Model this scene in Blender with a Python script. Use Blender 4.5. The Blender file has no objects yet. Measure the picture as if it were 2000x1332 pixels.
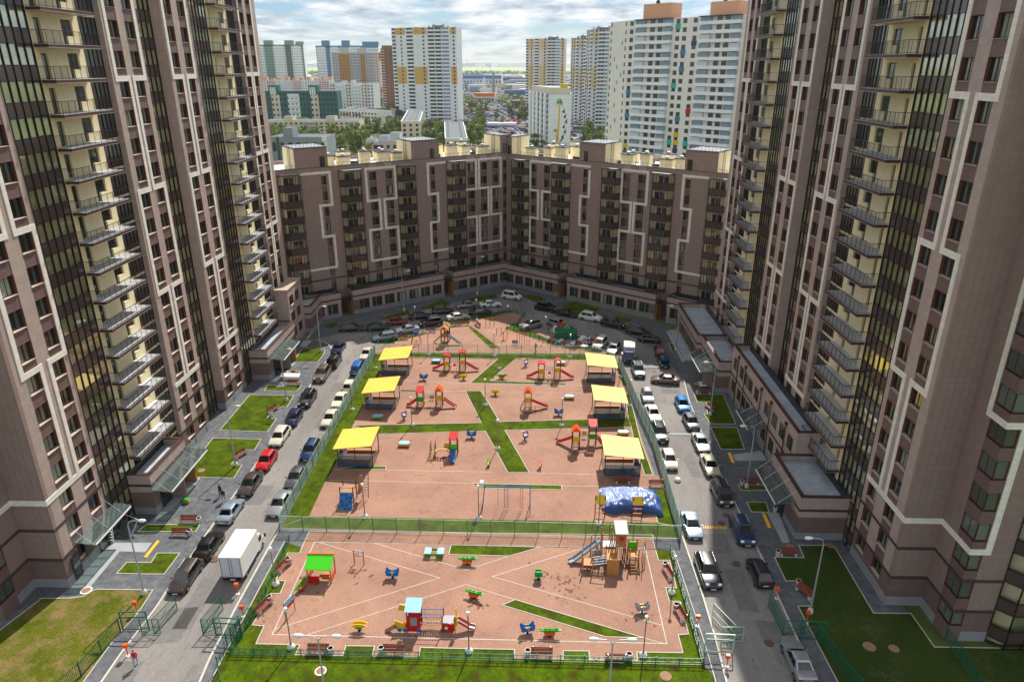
import bpy, bmesh, math, random
from mathutils import Vector, Matrix
R = math.radians
rnd = random.Random(7)
C = bpy.context.scene.collection
sc = bpy.context.scene

# ------------------------------------------------------------------ camera
FOC, CAMH = 1365.0, 47.0                    # focal length in photo pixels (photo is 2000 wide)
PITCH, YAW = math.atan(539 / FOC), R(1.37)
cam_d = bpy.data.cameras.new("camera"); cam = bpy.data.objects.new("camera", cam_d); C.objects.link(cam)
cam_d.sensor_width = 36; cam_d.lens = 36 * FOC / 2000
cam.location = (0, 0, CAMH); cam.rotation_euler = (R(90) - PITCH, 0, YAW)
cam_d.clip_start = 0.5; cam_d.clip_end = 40000
sc.camera = cam
# ------------------------------------------------------------------ light
SUN_EL, SUN_AZ = 47.9, 13.4                 # azimuth from +Y towards +X
W = bpy.data.worlds.new("World"); sc.world = W; W.use_nodes = True
nt = W.node_tree; N = nt.nodes; LK = nt.links; N.clear()
wo = N.new("ShaderNodeOutputWorld"); bg = N.new("ShaderNodeBackground"); bg2 = N.new("ShaderNodeBackground")
sky = N.new("ShaderNodeTexSky"); sky.sky_type = 'NISHITA'; sky.sun_disc = False
sky.sun_elevation = R(SUN_EL); sky.sun_rotation = R(SUN_AZ); sky.dust_density = 0.3; sky.ozone_density = 3.5; sky.altitude = 50
bg.inputs[1].default_value = 0.064
cool = N.new("ShaderNodeMix"); cool.data_type = 'RGBA'; cool.blend_type = 'MULTIPLY'; cool.inputs[0].default_value = 1; cool.inputs[7].default_value = (0.74, 0.87, 1.04, 1)
LK.new(sky.outputs[0], cool.inputs[6]); LK.new(cool.outputs[2], bg.inputs[0])
tc = N.new("ShaderNodeTexCoord"); sep = N.new("ShaderNodeSeparateXYZ"); LK.new(tc.outputs['Generated'], sep.inputs[0])
# clouds on a flat layer: direction / (z + small)
za = N.new("ShaderNodeMath"); za.operation = 'ADD'; za.inputs[1].default_value = 0.13
zm = N.new("ShaderNodeMath"); zm.operation = 'MAXIMUM'; zm.inputs[1].default_value = 0.0
LK.new(sep.outputs[2], zm.inputs[0]); LK.new(zm.outputs[0], za.inputs[0])
dv = N.new("ShaderNodeVectorMath"); dv.operation = 'DIVIDE'
cmbz = N.new("ShaderNodeCombineXYZ")
for i in range(3): LK.new(za.outputs[0], cmbz.inputs[i])
LK.new(tc.outputs['Generated'], dv.inputs[0]); LK.new(cmbz.outputs[0], dv.inputs[1])
def wnoise(scale, detail, rough, off):
    m = N.new("ShaderNodeMapping"); m.inputs['Location'].default_value = off; m.inputs['Scale'].default_value = (1, 0.8, 2.2)
    n = N.new("ShaderNodeTexNoise"); n.inputs['Scale'].default_value = scale; n.inputs['Detail'].default_value = detail
    n.inputs['Roughness'].default_value = rough; n.inputs['Distortion'].default_value = 0.25
    LK.new(dv.outputs[0], m.inputs[0]); LK.new(m.outputs[0], n.inputs['Vector']); return n
n1 = wnoise(1.5, 9, 0.56, (3.1, 1.7, 0)); n2 = wnoise(3.6, 8, 0.6, (7.4, 0.6, 2))
cr = N.new("ShaderNodeValToRGB"); cr.color_ramp.elements[0].position = 0.35; cr.color_ramp.elements[1].position = 0.49
LK.new(n1.outputs[0], cr.inputs[0])
cs = N.new("ShaderNodeValToRGB"); e = cs.color_ramp.elements
e[0].position = 0.34; e[0].color = (0.40, 0.47, 0.56, 1); e[1].position = 0.60; e[1].color = (0.97, 0.98, 1.0, 1)
LK.new(n2.outputs[0], cs.inputs[0])
LK.new(cs.outputs[0], bg2.inputs[0]); bg2.inputs[1].default_value = 0.80
hz = N.new("ShaderNodeMapRange"); hz.inputs['From Min'].default_value = 0.0; hz.inputs['From Max'].default_value = 0.075
hz.inputs['To Min'].default_value = 0.32; hz.inputs['To Max'].default_value = 0.95; LK.new(sep.outputs[2], hz.inputs[0])
mm = N.new("ShaderNodeMath"); mm.operation = 'MULTIPLY'; LK.new(cr.outputs[0], mm.inputs[0]); LK.new(hz.outputs[0], mm.inputs[1])
mx = N.new("ShaderNodeMixShader"); LK.new(mm.outputs[0], mx.inputs[0]); LK.new(bg.outputs[0], mx.inputs[1]); LK.new(bg2.outputs[0], mx.inputs[2])
LK.new(mx.outputs[0], wo.inputs[0])
sd = bpy.data.lights.new("sun", 'SUN'); sd.energy = 5.0; sd.angle = R(0.53); sd.color = (1.0, 0.95, 0.87)
sun = bpy.data.objects.new("sun", sd); C.objects.link(sun)
sdir = Vector((math.sin(R(SUN_AZ)) * math.cos(R(SUN_EL)), math.cos(R(SUN_AZ)) * math.cos(R(SUN_EL)), math.sin(R(SUN_EL))))
sun.rotation_euler = sdir.to_track_quat('Z', 'Y').to_euler(); sun.location = sdir * 300
sc.view_settings.view_transform = 'Standard'; sc.view_settings.look = 'None'; sc.view_settings.gamma = 1
sc.view_settings.exposure = 0.52; sc.view_settings.use_curve_mapping = False
cy = sc.cycles
cy.max_bounces = 6; cy.diffuse_bounces = 3; cy.glossy_bounces = 3; cy.transmission_bounces = 4; cy.transparent_max_bounces = 10
cy.caustics_reflective = False; cy.caustics_refractive = False; cy.sample_clamp_indirect = 8; cy.use_denoising = True

# ------------------------------------------------------------------ geometry of the place
SL = -0.0109
def zg(X): return SL * (max(-60.0, min(50.0, X)) + 44)      # the yard falls gently to the right
def ray(x, y):
    u = (x - 1000) / FOC; v = (y - 666) / FOC; cp, sp = math.cos(PITCH), math.sin(PITCH)
    fw = cp - v * sp; d = sp + v * cp
    return u * math.cos(YAW) - fw * math.sin(YAW), u * math.sin(YAW) + fw * math.cos(YAW), -d
def G(x, y, h=0.0, tilt=True):
    a = ray(x, y); z = h
    for _ in range(5):
        t = (z - CAMH) / a[2]; X = a[0] * t; Y = a[1] * t
        if not tilt: break
        z = zg(X) + h
    return X, Y
def crop(x0, y0, s): return lambda a, b: (x0 + a / s, y0 + b / s)
FX = lambda a, b: (a, b)
K3 = crop(0, 880, 2.947); KP1 = crop(480, 820, 4.1667); KP2 = crop(900, 820, 4.0); KP3 = crop(400, 1050, 3.7037); KP4 = crop(880, 1050, 3.5714)
KF1 = crop(560, 560, 4.4409); KF2 = crop(940, 560, 4.0); KR = crop(1360, 880, 2.947); KU = crop(1180, 640, 5.552); KV = crop(1240, 860, 5.55)
KW = crop(720, 560, 6.897); KX = crop(1000, 560, 6.25); KY = crop(380, 640, 5.55)
def pts(c, l): return [G(*c(a, b)) for a, b in l]
def gp(c, a, b, h=0.0):
    X, Y = G(*c(a, b), h); return X, Y, zg(X)

# ------------------------------------------------------------------ materials
def lin(h):
    h = h.lstrip('#'); o = []
    for i in (0, 2, 4):
        v = int(h[i:i + 2], 16) / 255; o.append(v / 12.92 if v < 0.04045 else ((v + 0.055) / 1.055) ** 2.4)
    return tuple(o)
MATS = {}
def mat(name, col, rough=0.7, metal=0.0, var=0.0, vscale=3.0, bump=0.0, bscale=30.0, coat=0.0, rand=0.0, spec=0.35, tile=None, world=False, detail=6, emit=None):
    """plain principled material with fine procedural colour variation, relief and optional cladding joints"""
    if name in MATS: return MATS[name]
    m = bpy.data.materials.new(name); m.use_nodes = True; t = m.node_tree; b = t.nodes['Principled BSDF']
    c = lin(col) if isinstance(col, str) else col
    b.inputs['Roughness'].default_value = rough; b.inputs['Metallic'].default_value = metal
    b.inputs['Specular IOR Level'].default_value = spec
    if coat: b.inputs['Coat Weight'].default_value = coat; b.inputs['Coat Roughness'].default_value = 0.06
    b.inputs['Base Color'].default_value = (*c, 1)
    if emit: b.inputs['Emission Color'].default_value = (*emit[0], 1); b.inputs['Emission Strength'].default_value = emit[1]
    tcn = t.nodes.new("ShaderNodeTexCoord")
    if world:
        gm = t.nodes.new("ShaderNodeNewGeometry"); vec = gm.outputs['Position']
    else: vec = tcn.outputs['Object']
    last = None
    if var:
        n = t.nodes.new("ShaderNodeTexNoise"); n.inputs['Scale'].default_value = vscale; n.inputs['Detail'].default_value = detail; n.inputs['Roughness'].default_value = 0.65
        t.links.new(vec, n.inputs['Vector'])
        mr = t.nodes.new("ShaderNodeMapRange"); mr.inputs[1].default_value = 0.3; mr.inputs[2].default_value = 0.7
        mr.inputs[3].default_value = 1 - var; mr.inputs[4].default_value = 1 + var; t.links.new(n.outputs[0], mr.inputs[0])
        hs = t.nodes.new("ShaderNodeHueSaturation"); hs.inputs['Color'].default_value = (*c, 1); t.links.new(mr.outputs[0], hs.inputs['Value']); last = hs.outputs[0]
    if rand:
        oi = t.nodes.new("ShaderNodeObjectInfo"); mr = t.nodes.new("ShaderNodeMapRange")
        mr.inputs[3].default_value = 1 - rand; mr.inputs[4].default_value = 1 + rand; t.links.new(oi.outputs['Random'], mr.inputs[0])
        hs = t.nodes.new("ShaderNodeHueSaturation"); hs.inputs['Color'].default_value = (*c, 1)
        if last: t.links.new(last, hs.inputs['Color'])
        t.links.new(mr.outputs[0], hs.inputs['Value']); last = hs.outputs[0]
    bh = None
    if tile:
        sp = t.nodes.new("ShaderNodeSeparateXYZ"); t.links.new(tcn.outputs['Object'], sp.inputs[0])
        ad = t.nodes.new("ShaderNodeMath"); ad.operation = 'ADD'; t.links.new(sp.outputs[0], ad.inputs[0]); t.links.new(sp.outputs[1], ad.inputs[1])
        cb = t.nodes.new("ShaderNodeCombineXYZ"); t.links.new(ad.outputs[0], cb.inputs[0]); t.links.new(sp.outputs[2], cb.inputs[1])
        br = t.nodes.new("ShaderNodeTexBrick"); br.offset = 0.0; br.inputs['Scale'].default_value = 1
        br.inputs['Brick Width'].default_value = tile[0]; br.inputs['Row Height'].default_value = tile[1]; br.inputs['Mortar Size'].default_value = tile[2]
        br.inputs['Mortar Smooth'].default_value = 0.3
        br.inputs['Color1'].default_value = (1, 1, 1, 1); br.inputs['Color2'].default_value = (0.88, 0.88, 0.88, 1); br.inputs['Mortar'].default_value = (tile[3],) * 3 + (1,)
        t.links.new(cb.outputs[0], br.inputs['Vector'])
        mxn = t.nodes.new("ShaderNodeMix"); mxn.data_type = 'RGBA'; mxn.blend_type = 'MULTIPLY'; mxn.inputs[0].default_value = 1
        if last: t.links.new(last, mxn.inputs[6])
        else: mxn.inputs[6].default_value = (*c, 1)
        t.links.new(br.outputs[0], mxn.inputs[7]); last = mxn.outputs[2]; bh = br.outputs[1]
    if last: t.links.new(last, b.inputs['Base Color'])
    if bump or bh:
        bp = t.nodes.new("ShaderNodeBump"); bp.inputs['Distance'].default_value = 0.03; bp.inputs['Strength'].default_value = bump or 0.4
        if bh:
            bp.invert = True; bp.inputs['Distance'].default_value = 0.01; t.links.new(bh, bp.inputs['Height'])
        else:
            n = t.nodes.new("ShaderNodeTexNoise"); n.inputs['Scale'].default_value = bscale; n.inputs['Detail'].default_value = 4; t.links.new(vec, n.inputs['Vector']); t.links.new(n.outputs[0], bp.inputs['Height'])
        t.links.new(bp.outputs[0], b.inputs['Normal'])
    MATS[name] = m; return m
def mixmat(name, cols, scales, rough=0.9, bump=0.3, bscale=40, thr=(0.42, 0.6), thr2=(0.35, 0.65), spec=0.3, wscale=(1, 1, 1)):
    """three colours blended by two world-space noises: ground surfaces"""
    m = bpy.data.materials.new(name); m.use_nodes = True; t = m.node_tree; b = t.nodes['Principled BSDF']
    b.inputs['Roughness'].default_value = rough; b.inputs['Specular IOR Level'].default_value = 0.05 if 'grass' in name else 0.2
    gm = t.nodes.new("ShaderNodeNewGeometry"); mp = t.nodes.new("ShaderNodeMapping"); mp.inputs['Scale'].default_value = wscale
    t.links.new(gm.outputs['Position'], mp.inputs[0])
    def no(s, d=6, r=0.65):
        n = t.nodes.new("ShaderNodeTexNoise"); n.inputs['Scale'].default_value = s; n.inputs['Detail'].default_value = d; n.inputs['Roughness'].default_value = r
        t.links.new(mp.outputs[0], n.inputs['Vector']); return n.outputs[0]
    def ramp(src, a, bb):
        r = t.nodes.new("ShaderNodeMapRange"); r.inputs[1].default_value = a; r.inputs[2].default_value = bb; t.links.new(src, r.inputs[0]); return r.outputs[0]
    def mixc(f, c1, c2):
        x = t.nodes.new("ShaderNodeMix"); x.data_type = 'RGBA'; t.links.new(f, x.inputs[0])
        for i, c in ((6, c1), (7, c2)):
            if isinstance(c, tuple): x.inputs[i].default_value = (*c, 1)
            else: t.links.new(c, x.inputs[i])
        return x.outputs[2]
    cc = [lin(c) if isinstance(c, str) else c for c in cols]
    a = mixc(ramp(no(scales[0]), *thr), cc[0], cc[1]); a = mixc(ramp(no(scales[1], 8, 0.7), *thr2), a, cc[2])
    fine = no(scales[2], 5, 0.8); hs = t.nodes.new("ShaderNodeHueSaturation"); t.links.new(a, hs.inputs['Color'])
    r = t.nodes.new("ShaderNodeMapRange"); r.inputs[1].default_value = 0.25; r.inputs[2].default_value = 0.75; r.inputs[3].default_value = 0.35 if 'grass' in name else 0.62; r.inputs[4].default_value = 1.7 if 'grass' in name else 1.38
    t.links.new(fine, r.inputs[0]); t.links.new(r.outputs[0], hs.inputs['Value']); t.links.new(hs.outputs[0], b.inputs['Base Color'])
    bp = t.nodes.new("ShaderNodeBump"); bp.inputs['Strength'].default_value = bump; bp.inputs['Distance'].default_value = 0.05
    t.links.new(no(bscale, 4, 0.7), bp.inputs['Height']); t.links.new(bp.outputs[0], b.inputs['Normal'])
    MATS[name] = m; return m
def glass(name, tint, refl=0.05, trans=1.0, rough=0.03, fk=1.15, milk=0.0):
    """thin clear glazing: see-through tinted sheet with a fresnel reflection"""
    m = bpy.data.materials.new(name); m.use_nodes = True; t = m.node_tree; t.nodes.clear()
    o = t.nodes.new("ShaderNodeOutputMaterial"); tr = t.nodes.new("ShaderNodeBsdfTransparent"); tr.inputs[0].default_value = (*tint, 1)
    gl = t.nodes.new("ShaderNodeBsdfGlossy"); gl.inputs['Roughness'].default_value = rough; gl.inputs[0].default_value = (0.95, 0.97, 1, 1)
    fr = t.nodes.new("ShaderNodeFresnel"); fr.inputs[0].default_value = 1.5
    ml = t.nodes.new("ShaderNodeMath"); ml.operation = 'MULTIPLY_ADD'; ml.inputs[1].default_value = fk; ml.inputs[2].default_value = refl
    mi = t.nodes.new("ShaderNodeMixShader"); t.links.new(fr.outputs[0], ml.inputs[0]); t.links.new(ml.outputs[0], mi.inputs[0])
    t.links.new(tr.outputs[0], mi.inputs[1]); t.links.new(gl.outputs[0], mi.inputs[2]); t.links.new(mi.outputs[0], o.inputs[0])
    if milk:
        df = t.nodes.new("ShaderNodeBsdfDiffuse"); df.inputs[0].default_value = (0.62, 0.75, 0.71, 1); m2 = t.nodes.new("ShaderNodeMixShader"); m2.inputs[0].default_value = milk
        t.links.new(mi.outputs[0], m2.inputs[1]); t.links.new(df.outputs[0], m2.inputs[2]); t.links.new(m2.outputs[0], o.inputs[0])
    MATS[name] = m; return m
T = (0.6, 0.6, 0.010, 0.62)
mat('clad_tan', '#b5a299', 0.6, var=0.05, vscale=0.25, tile=T); mat('clad_plum', '#765f5a', 0.55, var=0.05, tile=T)
mat('clad_brown', '#937f77', 0.6, var=0.04, vscale=0.3, tile=T); mat('clad_dark', '#79655f', 0.6, tile=T)
mat('clad_cream', '#efeade', 0.5, var=0.04, tile=T); mat('clad_plinth', '#929599', 0.5, var=0.08, tile=T)
mat('clad_tile', '#937f77', 0.55, var=0.03, vscale=0.8, rand=0.05); mat('clad_band', '#4c3b38', 0.6); mat('clad_stairs', '#9a867d', 0.6, var=0.04, vscale=0.3, tile=T)
mat('render_cream', '#f4e6bc', 0.8, var=0.04, vscale=1.5); mat('soffit_cream', '#e6d6aa', 0.8)
mat('reveal_rust', '#6f4536', 0.5); mat('sill_light', '#b9a596', 0.45, 0.2); mat('frame_dark', '#3a2a27', 0.4)
mat('alu_dark', '#2a2526', 0.35, 0.3); mat('panel_dark', '#4d3f3c', 0.2, var=0.1, rand=0.15, coat=0.3)
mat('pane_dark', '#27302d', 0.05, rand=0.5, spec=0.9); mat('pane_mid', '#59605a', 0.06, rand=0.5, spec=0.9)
mat('curtain', '#8d9487', 0.7, rand=0.35); mat('white_frame', '#dfe0dc', 0.5)
mat('interior', '#2a2826', 0.9); mat('steel_dark', '#30343a', 0.4, 0.6); mat('steel_grey', '#8c9296', 0.35, 0.7)
mat('deck_grey', '#b9bbbe', 0.6, var=0.12, vscale=2); mat('slab_brown', '#46302e', 0.5)
mat('roof_white', '#d9dadb', 0.6, var=0.12, vscale=0.35, world=True); mat('roof_grey', '#7d8287', 0.8, var=0.15, vscale=0.5, world=True)
mat('roof_wet', '#9ba1a8', 0.6, var=0.25, vscale=0.8, world=True); mat('coping_brown', '#4b2f2b', 0.45, 0.2); mat('coping_dark', '#2c3036', 0.35, 0.4)
mat('kerb', '#b3aea3', 0.85, var=0.12, vscale=1.2, world=True); mat('concrete', '#94989a', 0.9, var=0.12, vscale=0.8, bump=0.2, world=True)
mat('yellow_paint', '#e8a91d', 0.6, var=0.1, world=True); mat('white_paint', '#e4e4e0', 0.5); mat('galv', '#b9bec2', 0.35, 0.5)
mat('green_paint', '#136248', 0.4); mat('green_pale', '#a3bdac', 0.4); mat('wood_red', '#7b3f2b', 0.6, var=0.15, vscale=6); mat('wood', '#a9773f', 0.6, var=0.2, vscale=5)
mat('wood_dark', '#5a3a26', 0.7, var=0.2, vscale=5); mat('shelter_yellow', '#e8c254', 0.35, var=0.03, vscale=1, tile=(0.25, 90, 0.012, 0.85)); mat('shelter_edge', '#e07a10', 0.5)
mat('red', '#c41a16', 0.35); mat('orange', '#e2571a', 0.4); mat('yellow', '#dfb412', 0.4); mat('blue', '#1667ae', 0.4); mat('lblue', '#8fc0e2', 0.4)
mat('green', '#27a31b', 0.4); mat('green_roof', '#3fc313', 0.4); mat('dblue', '#243f7e', 0.4); mat('grey_plastic', '#8e919a', 0.4); mat('black', '#101010', 0.5)
mat('rubber', '#141414', 0.85); mat('rim', '#9a9da1', 0.3, 0.8); mat('car_glass', '#10181a', 0.04, spec=1.0, coat=0.5); mat('lamp_glass', '#dfe6ea', 0.08, spec=1.0, coat=1.0)
mat('tail_red', '#8e0f12', 0.15, coat=0.6); mat('plate', '#d9dbdc', 0.5); mat('tarp', '#2f4c84', 0.38, var=0.35, vscale=0.9, bump=0.6, bscale=2.2)
mat('tarp_pale', '#8295bd', 0.36, var=0.3, vscale=1.3, bump=0.6, bscale=2.2); mat('manhole', '#8a6a52', 0.85, var=0.2); mat('manhole_iron', '#5c4638', 0.7); mat('skin', '#c28d6c', 0.6); mat('red_cloth', '#c0182a', 0.8); mat('dark_cloth', '#1d222c', 0.8); mat('pale_cloth', '#8fa0b8', 0.8)
mat('hair', '#3a2417', 0.8); mat('cement_urn', '#c9cac7', 0.8, var=0.08)
glass('glass_clear', (0.93, 0.95, 0.88), 0.02, fk=0.55); glass('glass_canopy', (0.74, 0.84, 0.81), 0.08, rough=0.08, milk=0.05); glass('glass_bay', (0.93, 0.94, 0.92), 0.02, fk=0.7)
mixmat('grass', ['#374807', '#4a5d08', '#382e11'], (0.5, 0.8, 3.2), thr=(0.38, 0.60), thr2=(0.50, 0.66), bump=0.6, bscale=14)
mixmat('grass_worn', ['#454d0f', '#595a1b', '#72603e'], (0.22, 0.45, 6.0), thr=(0.35, 0.65), thr2=(0.46, 0.62), bump=0.5, bscale=12)
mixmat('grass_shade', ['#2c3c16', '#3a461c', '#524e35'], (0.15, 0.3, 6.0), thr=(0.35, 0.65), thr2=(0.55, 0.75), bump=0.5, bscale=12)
mixmat('asphalt_road', ['#726e6b', '#847f7a', '#565351'], (0.2, 0.8, 12.0), thr=(0.38, 0.58), thr2=(0.52, 0.74), bump=0.12, bscale=60, wscale=(1, 0.3, 1))
mixmat('asphalt_dark', ['#606265', '#6f7072', '#4b4d51'], (0.25, 1.4, 20.0), bump=0.12, bscale=60)
mixmat('gravel', ['#8e6c5c', '#9e7966', '#775949'], (0.13, 1.1, 7.0), thr=(0.38, 0.62), thr2=(0.54, 0.80), bump=0.5, bscale=24)
mixmat('far_ground', ['#4c5c2c', '#6b7044', '#8a8676'], (0.006, 0.03, 0.3), thr2=(0.5, 0.7), bump=0.0)

# ------------------------------------------------------------------ mesh builder
class MB:
    def __init__(s, sgn=1): s.v = []; s.f = []; s.m = []; s.names = []; s.sg = sgn
    def mi(s, n):
        if n not in s.names: s.names.append(n)
        return s.names.index(n)
    def face(s, pts_, m):
        b = len(s.v); s.v += [(p[0] * s.sg, p[1], p[2]) for p in pts_]; k = list(range(b, b + len(pts_)))
        if s.sg < 0: k.reverse()
        s.f.append(k); s.m.append(s.mi(m))
    def hexa(s, p, m, m_top=None, skip=()):
        b = len(s.v); s.v += [(q[0] * s.sg, q[1], q[2]) for q in p]
        F = [(0, 3, 2, 1), (4, 5, 6, 7), (0, 1, 5, 4), (1, 2, 6, 5), (2, 3, 7, 6), (3, 0, 4, 7)]
        for i, f in enumerate(F):
            if i in skip: continue
            k = [b + j for j in f]
            if s.sg < 0: k.reverse()
            s.f.append(k); s.m.append(s.mi(m_top if (i == 1 and m_top) else m))
    def box(s, x0, x1, y0, y1, z0, z1, m, m_top=None, skip=()):
        if x0 > x1: x0, x1 = x1, x0
        if y0 > y1: y0, y1 = y1, y0
        if z0 > z1: z0, z1 = z1, z0
        s.hexa([(x0, y0, z0), (x1, y0, z0), (x1, y1, z0), (x0, y1, z0), (x0, y0, z1), (x1, y0, z1), (x1, y1, z1), (x0, y1, z1)], m, m_top, skip)
    def prism(s, poly, z0, z1, m, m_top=None, bottom=True):
        a = sum(poly[i][0] * poly[(i + 1) % len(poly)][1] - poly[(i + 1) % len(poly)][0] * poly[i][1] for i in range(len(poly)))
        if a < 0: poly = poly[::-1]
        n = len(poly); s.face([(p[0], p[1], z1) for p in poly], m_top or m)
        if bottom: s.face([(p[0], p[1], z0) for p in poly[::-1]], m)
        for i in range(n):
            p, q = poly[i], poly[(i + 1) % n]; s.face([(p[0], p[1], z0), (q[0], q[1], z0), (q[0], q[1], z1), (p[0], p[1], z1)], m)
    def beam(s, p, q, w, h, m):
        p = Vector(p); q = Vector(q); d = (q - p).normalized(); up = Vector((0, 0, 1)) if abs(d.z) < 0.95 else Vector((0, 1, 0))
        a = d.cross(up).normalized() * w / 2; b = a.cross(d).normalized() * h / 2
        s.hexa([p - a - b, p + a - b, q + a - b, q - a - b, p - a + b, p + a + b, q + a + b, q - a + b], m)
    def tube(s, p, q, r, m, n=6, r2=None):
        p = Vector(p); q = Vector(q); d = (q - p).normalized(); up = Vector((0, 0, 1)) if abs(d.z) < 0.95 else Vector((0, 1, 0))
        a = d.cross(up).normalized(); b = d.cross(a).normalized(); r2 = r if r2 is None else r2
        A = [p + (a * math.cos(2 * math.pi * i / n) + b * math.sin(2 * math.pi * i / n)) * r for i in range(n)]
        B = [q + (a * math.cos(2 * math.pi * i / n) + b * math.sin(2 * math.pi * i / n)) * r2 for i in range(n)]
        for i in range(n):
            j = (i + 1) % n; s.face([A[i], B[i], B[j], A[j]], m)
        s.face(A, m); s.face(B[::-1], m)
    def path(s, P, r, m, n=6):
        for a, b in zip(P, P[1:]): s.tube(a, b, r, m, n)
    def lathe(s, prof, m, n=12, c=(0, 0, 0), axis='z'):
        for (r0, z0), (r1, z1) in zip(prof, prof[1:]):
            for i in range(n):
                a0 = 2 * math.pi * i / n; a1 = 2 * math.pi * (i + 1) / n
                P = [(r0 * math.cos(a0), r0 * math.sin(a0), z0), (r0 * math.cos(a1), r0 * math.sin(a1), z0), (r1 * math.cos(a1), r1 * math.sin(a1), z1), (r1 * math.cos(a0), r1 * math.sin(a0), z1)]
                if axis == 'y': P = [(p[0], p[2], -p[1]) for p in P]
                if axis == 'x': P = [(p[2], p[1], -p[0]) for p in P]
                if r0 < 1e-6: P = [P[0], P[2], P[3]]
                elif r1 < 1e-6: P = P[:3]
                s.face([(p[0] + c[0], p[1] + c[1], p[2] + c[2]) for p in P], m)
    def plate(s, outline, th, m, o=(0, 0, 0), ax=(1, 0), m_side=None):
        """outline in (a, z): a vertical board of thickness th; ax = direction of a in the xy plane"""
        nx, ny = -ax[1], ax[0]; h = th / 2
        F = [(o[0] + a * ax[0] - nx * h, o[1] + a * ax[1] - ny * h, o[2] + z) for a, z in outline]
        B = [(o[0] + a * ax[0] + nx * h, o[1] + a * ax[1] + ny * h, o[2] + z) for a, z in outline]
        s.face(F, m); s.face(B[::-1], m); n = len(F)
        for i in range(n):
            j = (i + 1) % n; s.face([F[j], F[i], B[i], B[j]], m_side or m)
    def mesh(s, name, smooth=None):
        me = bpy.data.meshes.new(name); me.from_pydata(s.v, [], s.f)
        for n in s.names: me.materials.append(MATS[n])
        me.polygons.foreach_set('material_index', s.m)
        if smooth:
            bm = bmesh.new(); bm.from_mesh(me); bmesh.ops.remove_doubles(bm, verts=bm.verts, dist=0.0005); bm.normal_update(); bm.to_mesh(me); bm.free()
            me.shade_smooth(); me.set_sharp_from_angle(angle=R(smooth))
        me.update(); return me
    def build(s, name, parent=None, loc=(0, 0, 0), rz=0, smooth=None):
        return inst(name, s.mesh(name, smooth), parent, loc, rz)
def inst(name, me, parent=None, loc=(0, 0, 0), rz=0):
    o = bpy.data.objects.new(name, me); C.objects.link(o); o.location = loc; o.rotation_euler = (0, 0, rz)
    if parent: o.parent = parent
    return o
def tag(o, label=None, cat=None, group=None, kind=None):
    if label: o['label'] = label
    if cat: o['category'] = cat
    if group: o['group'] = group
    if kind: o['kind'] = kind
    return o
def empty(name, loc=(0, 0, 0), rz=0, label=None, cat=None, group=None, rot=None):
    o = bpy.data.objects.new(name, None); C.objects.link(o); o.location = loc; o.rotation_euler = rot or (0, 0, rz); o.empty_display_size = 0.3
    return tag(o, label, cat, group)
def copy_tree(o, loc, rz, label=None, root=True, parent=None):
    c = o.copy(); C.objects.link(c)
    if root:
        c.location = loc; c.rotation_euler = (0, 0, rz)
        if label: c['label'] = label
    else: c.parent = parent
    for ch in list(o.children): copy_tree(ch, None, None, None, False, c)
    return c

# ------------------------------------------------------------------ ground
def struct(o): o['kind'] = 'structure'; return o
def sheet(name, polys, h, m, thick=0.0):
    """flat pieces lying on the sloping yard; h above the base ground"""
    mb = MB()
    for P in polys:
        a = sum(P[i][0] * P[(i + 1) % len(P)][1] - P[(i + 1) % len(P)][0] * P[i][1] for i in range(len(P)))
        if a < 0: P = P[::-1]
        mb.face([(x, y, zg(x) + h) for x, y in P], m)
    me = mb.mesh(name)
    bm = bmesh.new(); bm.from_mesh(me); bmesh.ops.triangulate(bm, faces=bm.faces[:]); bm.to_mesh(me); bm.free()
    return struct(inst(name, me))
def offset(P, d):
    n = len(P); a = sum(P[i][0] * P[(i + 1) % n][1] - P[(i + 1) % n][0] * P[i][1] for i in range(n)); sg = 1 if a > 0 else -1
    out = []
    for i in range(n):
        p0, p1, p2 = Vector(P[i - 1]), Vector(P[i]), Vector(P[(i + 1) % n])
        e1 = (p1 - p0).normalized(); e2 = (p2 - p1).normalized(); n1 = Vector((e1.y, -e1.x)) * sg; n2 = Vector((e2.y, -e2.x)) * sg
        b = n1 + n2; k = d / max(0.35, (1 + n1.dot(n2))); out.append((p1.x + b.x * k, p1.y + b.y * k))
    return out
def kerbline(mb, P, w=0.11, h0=0.0, h1=0.07, closed=True, m='kerb'):
    n = len(P); P = [Vector(p) for p in P]
    E = [(i, (i + 1) % n) for i in range(n if closed else n - 1)]
    for i, j in E:
        p, q = P[i], P[j]
        if (q - p).length < 0.02: continue
        d = (q - p).normalized(); nn = Vector((-d.y, d.x)) * w / 2; p = p - d * w * 0.48; q = q + d * w * 0.48; L = (q - p).length; k = max(1, int(L / 12))
        for a in range(k):
            s0 = p.lerp(q, a / k); s1 = p.lerp(q, (a + 1) / k); A = [s0 - nn, s1 - nn, s1 + nn, s0 + nn]
            mb.hexa([(v.x, v.y, zg(v.x) + h0) for v in A] + [(v.x, v.y, zg(v.x) + h1 + 0.002 * (i % 3)) for v in A], m, skip=(0,))
# base ground to the horizon
mb = MB(); XS = [-9000, -400, -60, 50, 400, 9000]; YS = [-600, 27, 165, 400, 900, 2000, 5000, 14000]
for i in range(5):
    for j in range(7):
        mb.face([(XS[i], YS[j], zg(XS[i])), (XS[i + 1], YS[j], zg(XS[i + 1])), (XS[i + 1], YS[j + 1], zg(XS[i + 1])), (XS[i], YS[j + 1], zg(XS[i]))], 'far_ground')
struct(mb.build('ground'))
sheet('courtyard_paving', [[(-48, 20), (36, 20), (36, 118), (26, 131), (-4.9, 156), (-38, 132), (-48, 122)]], 0.006, 'asphalt_dark')
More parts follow.
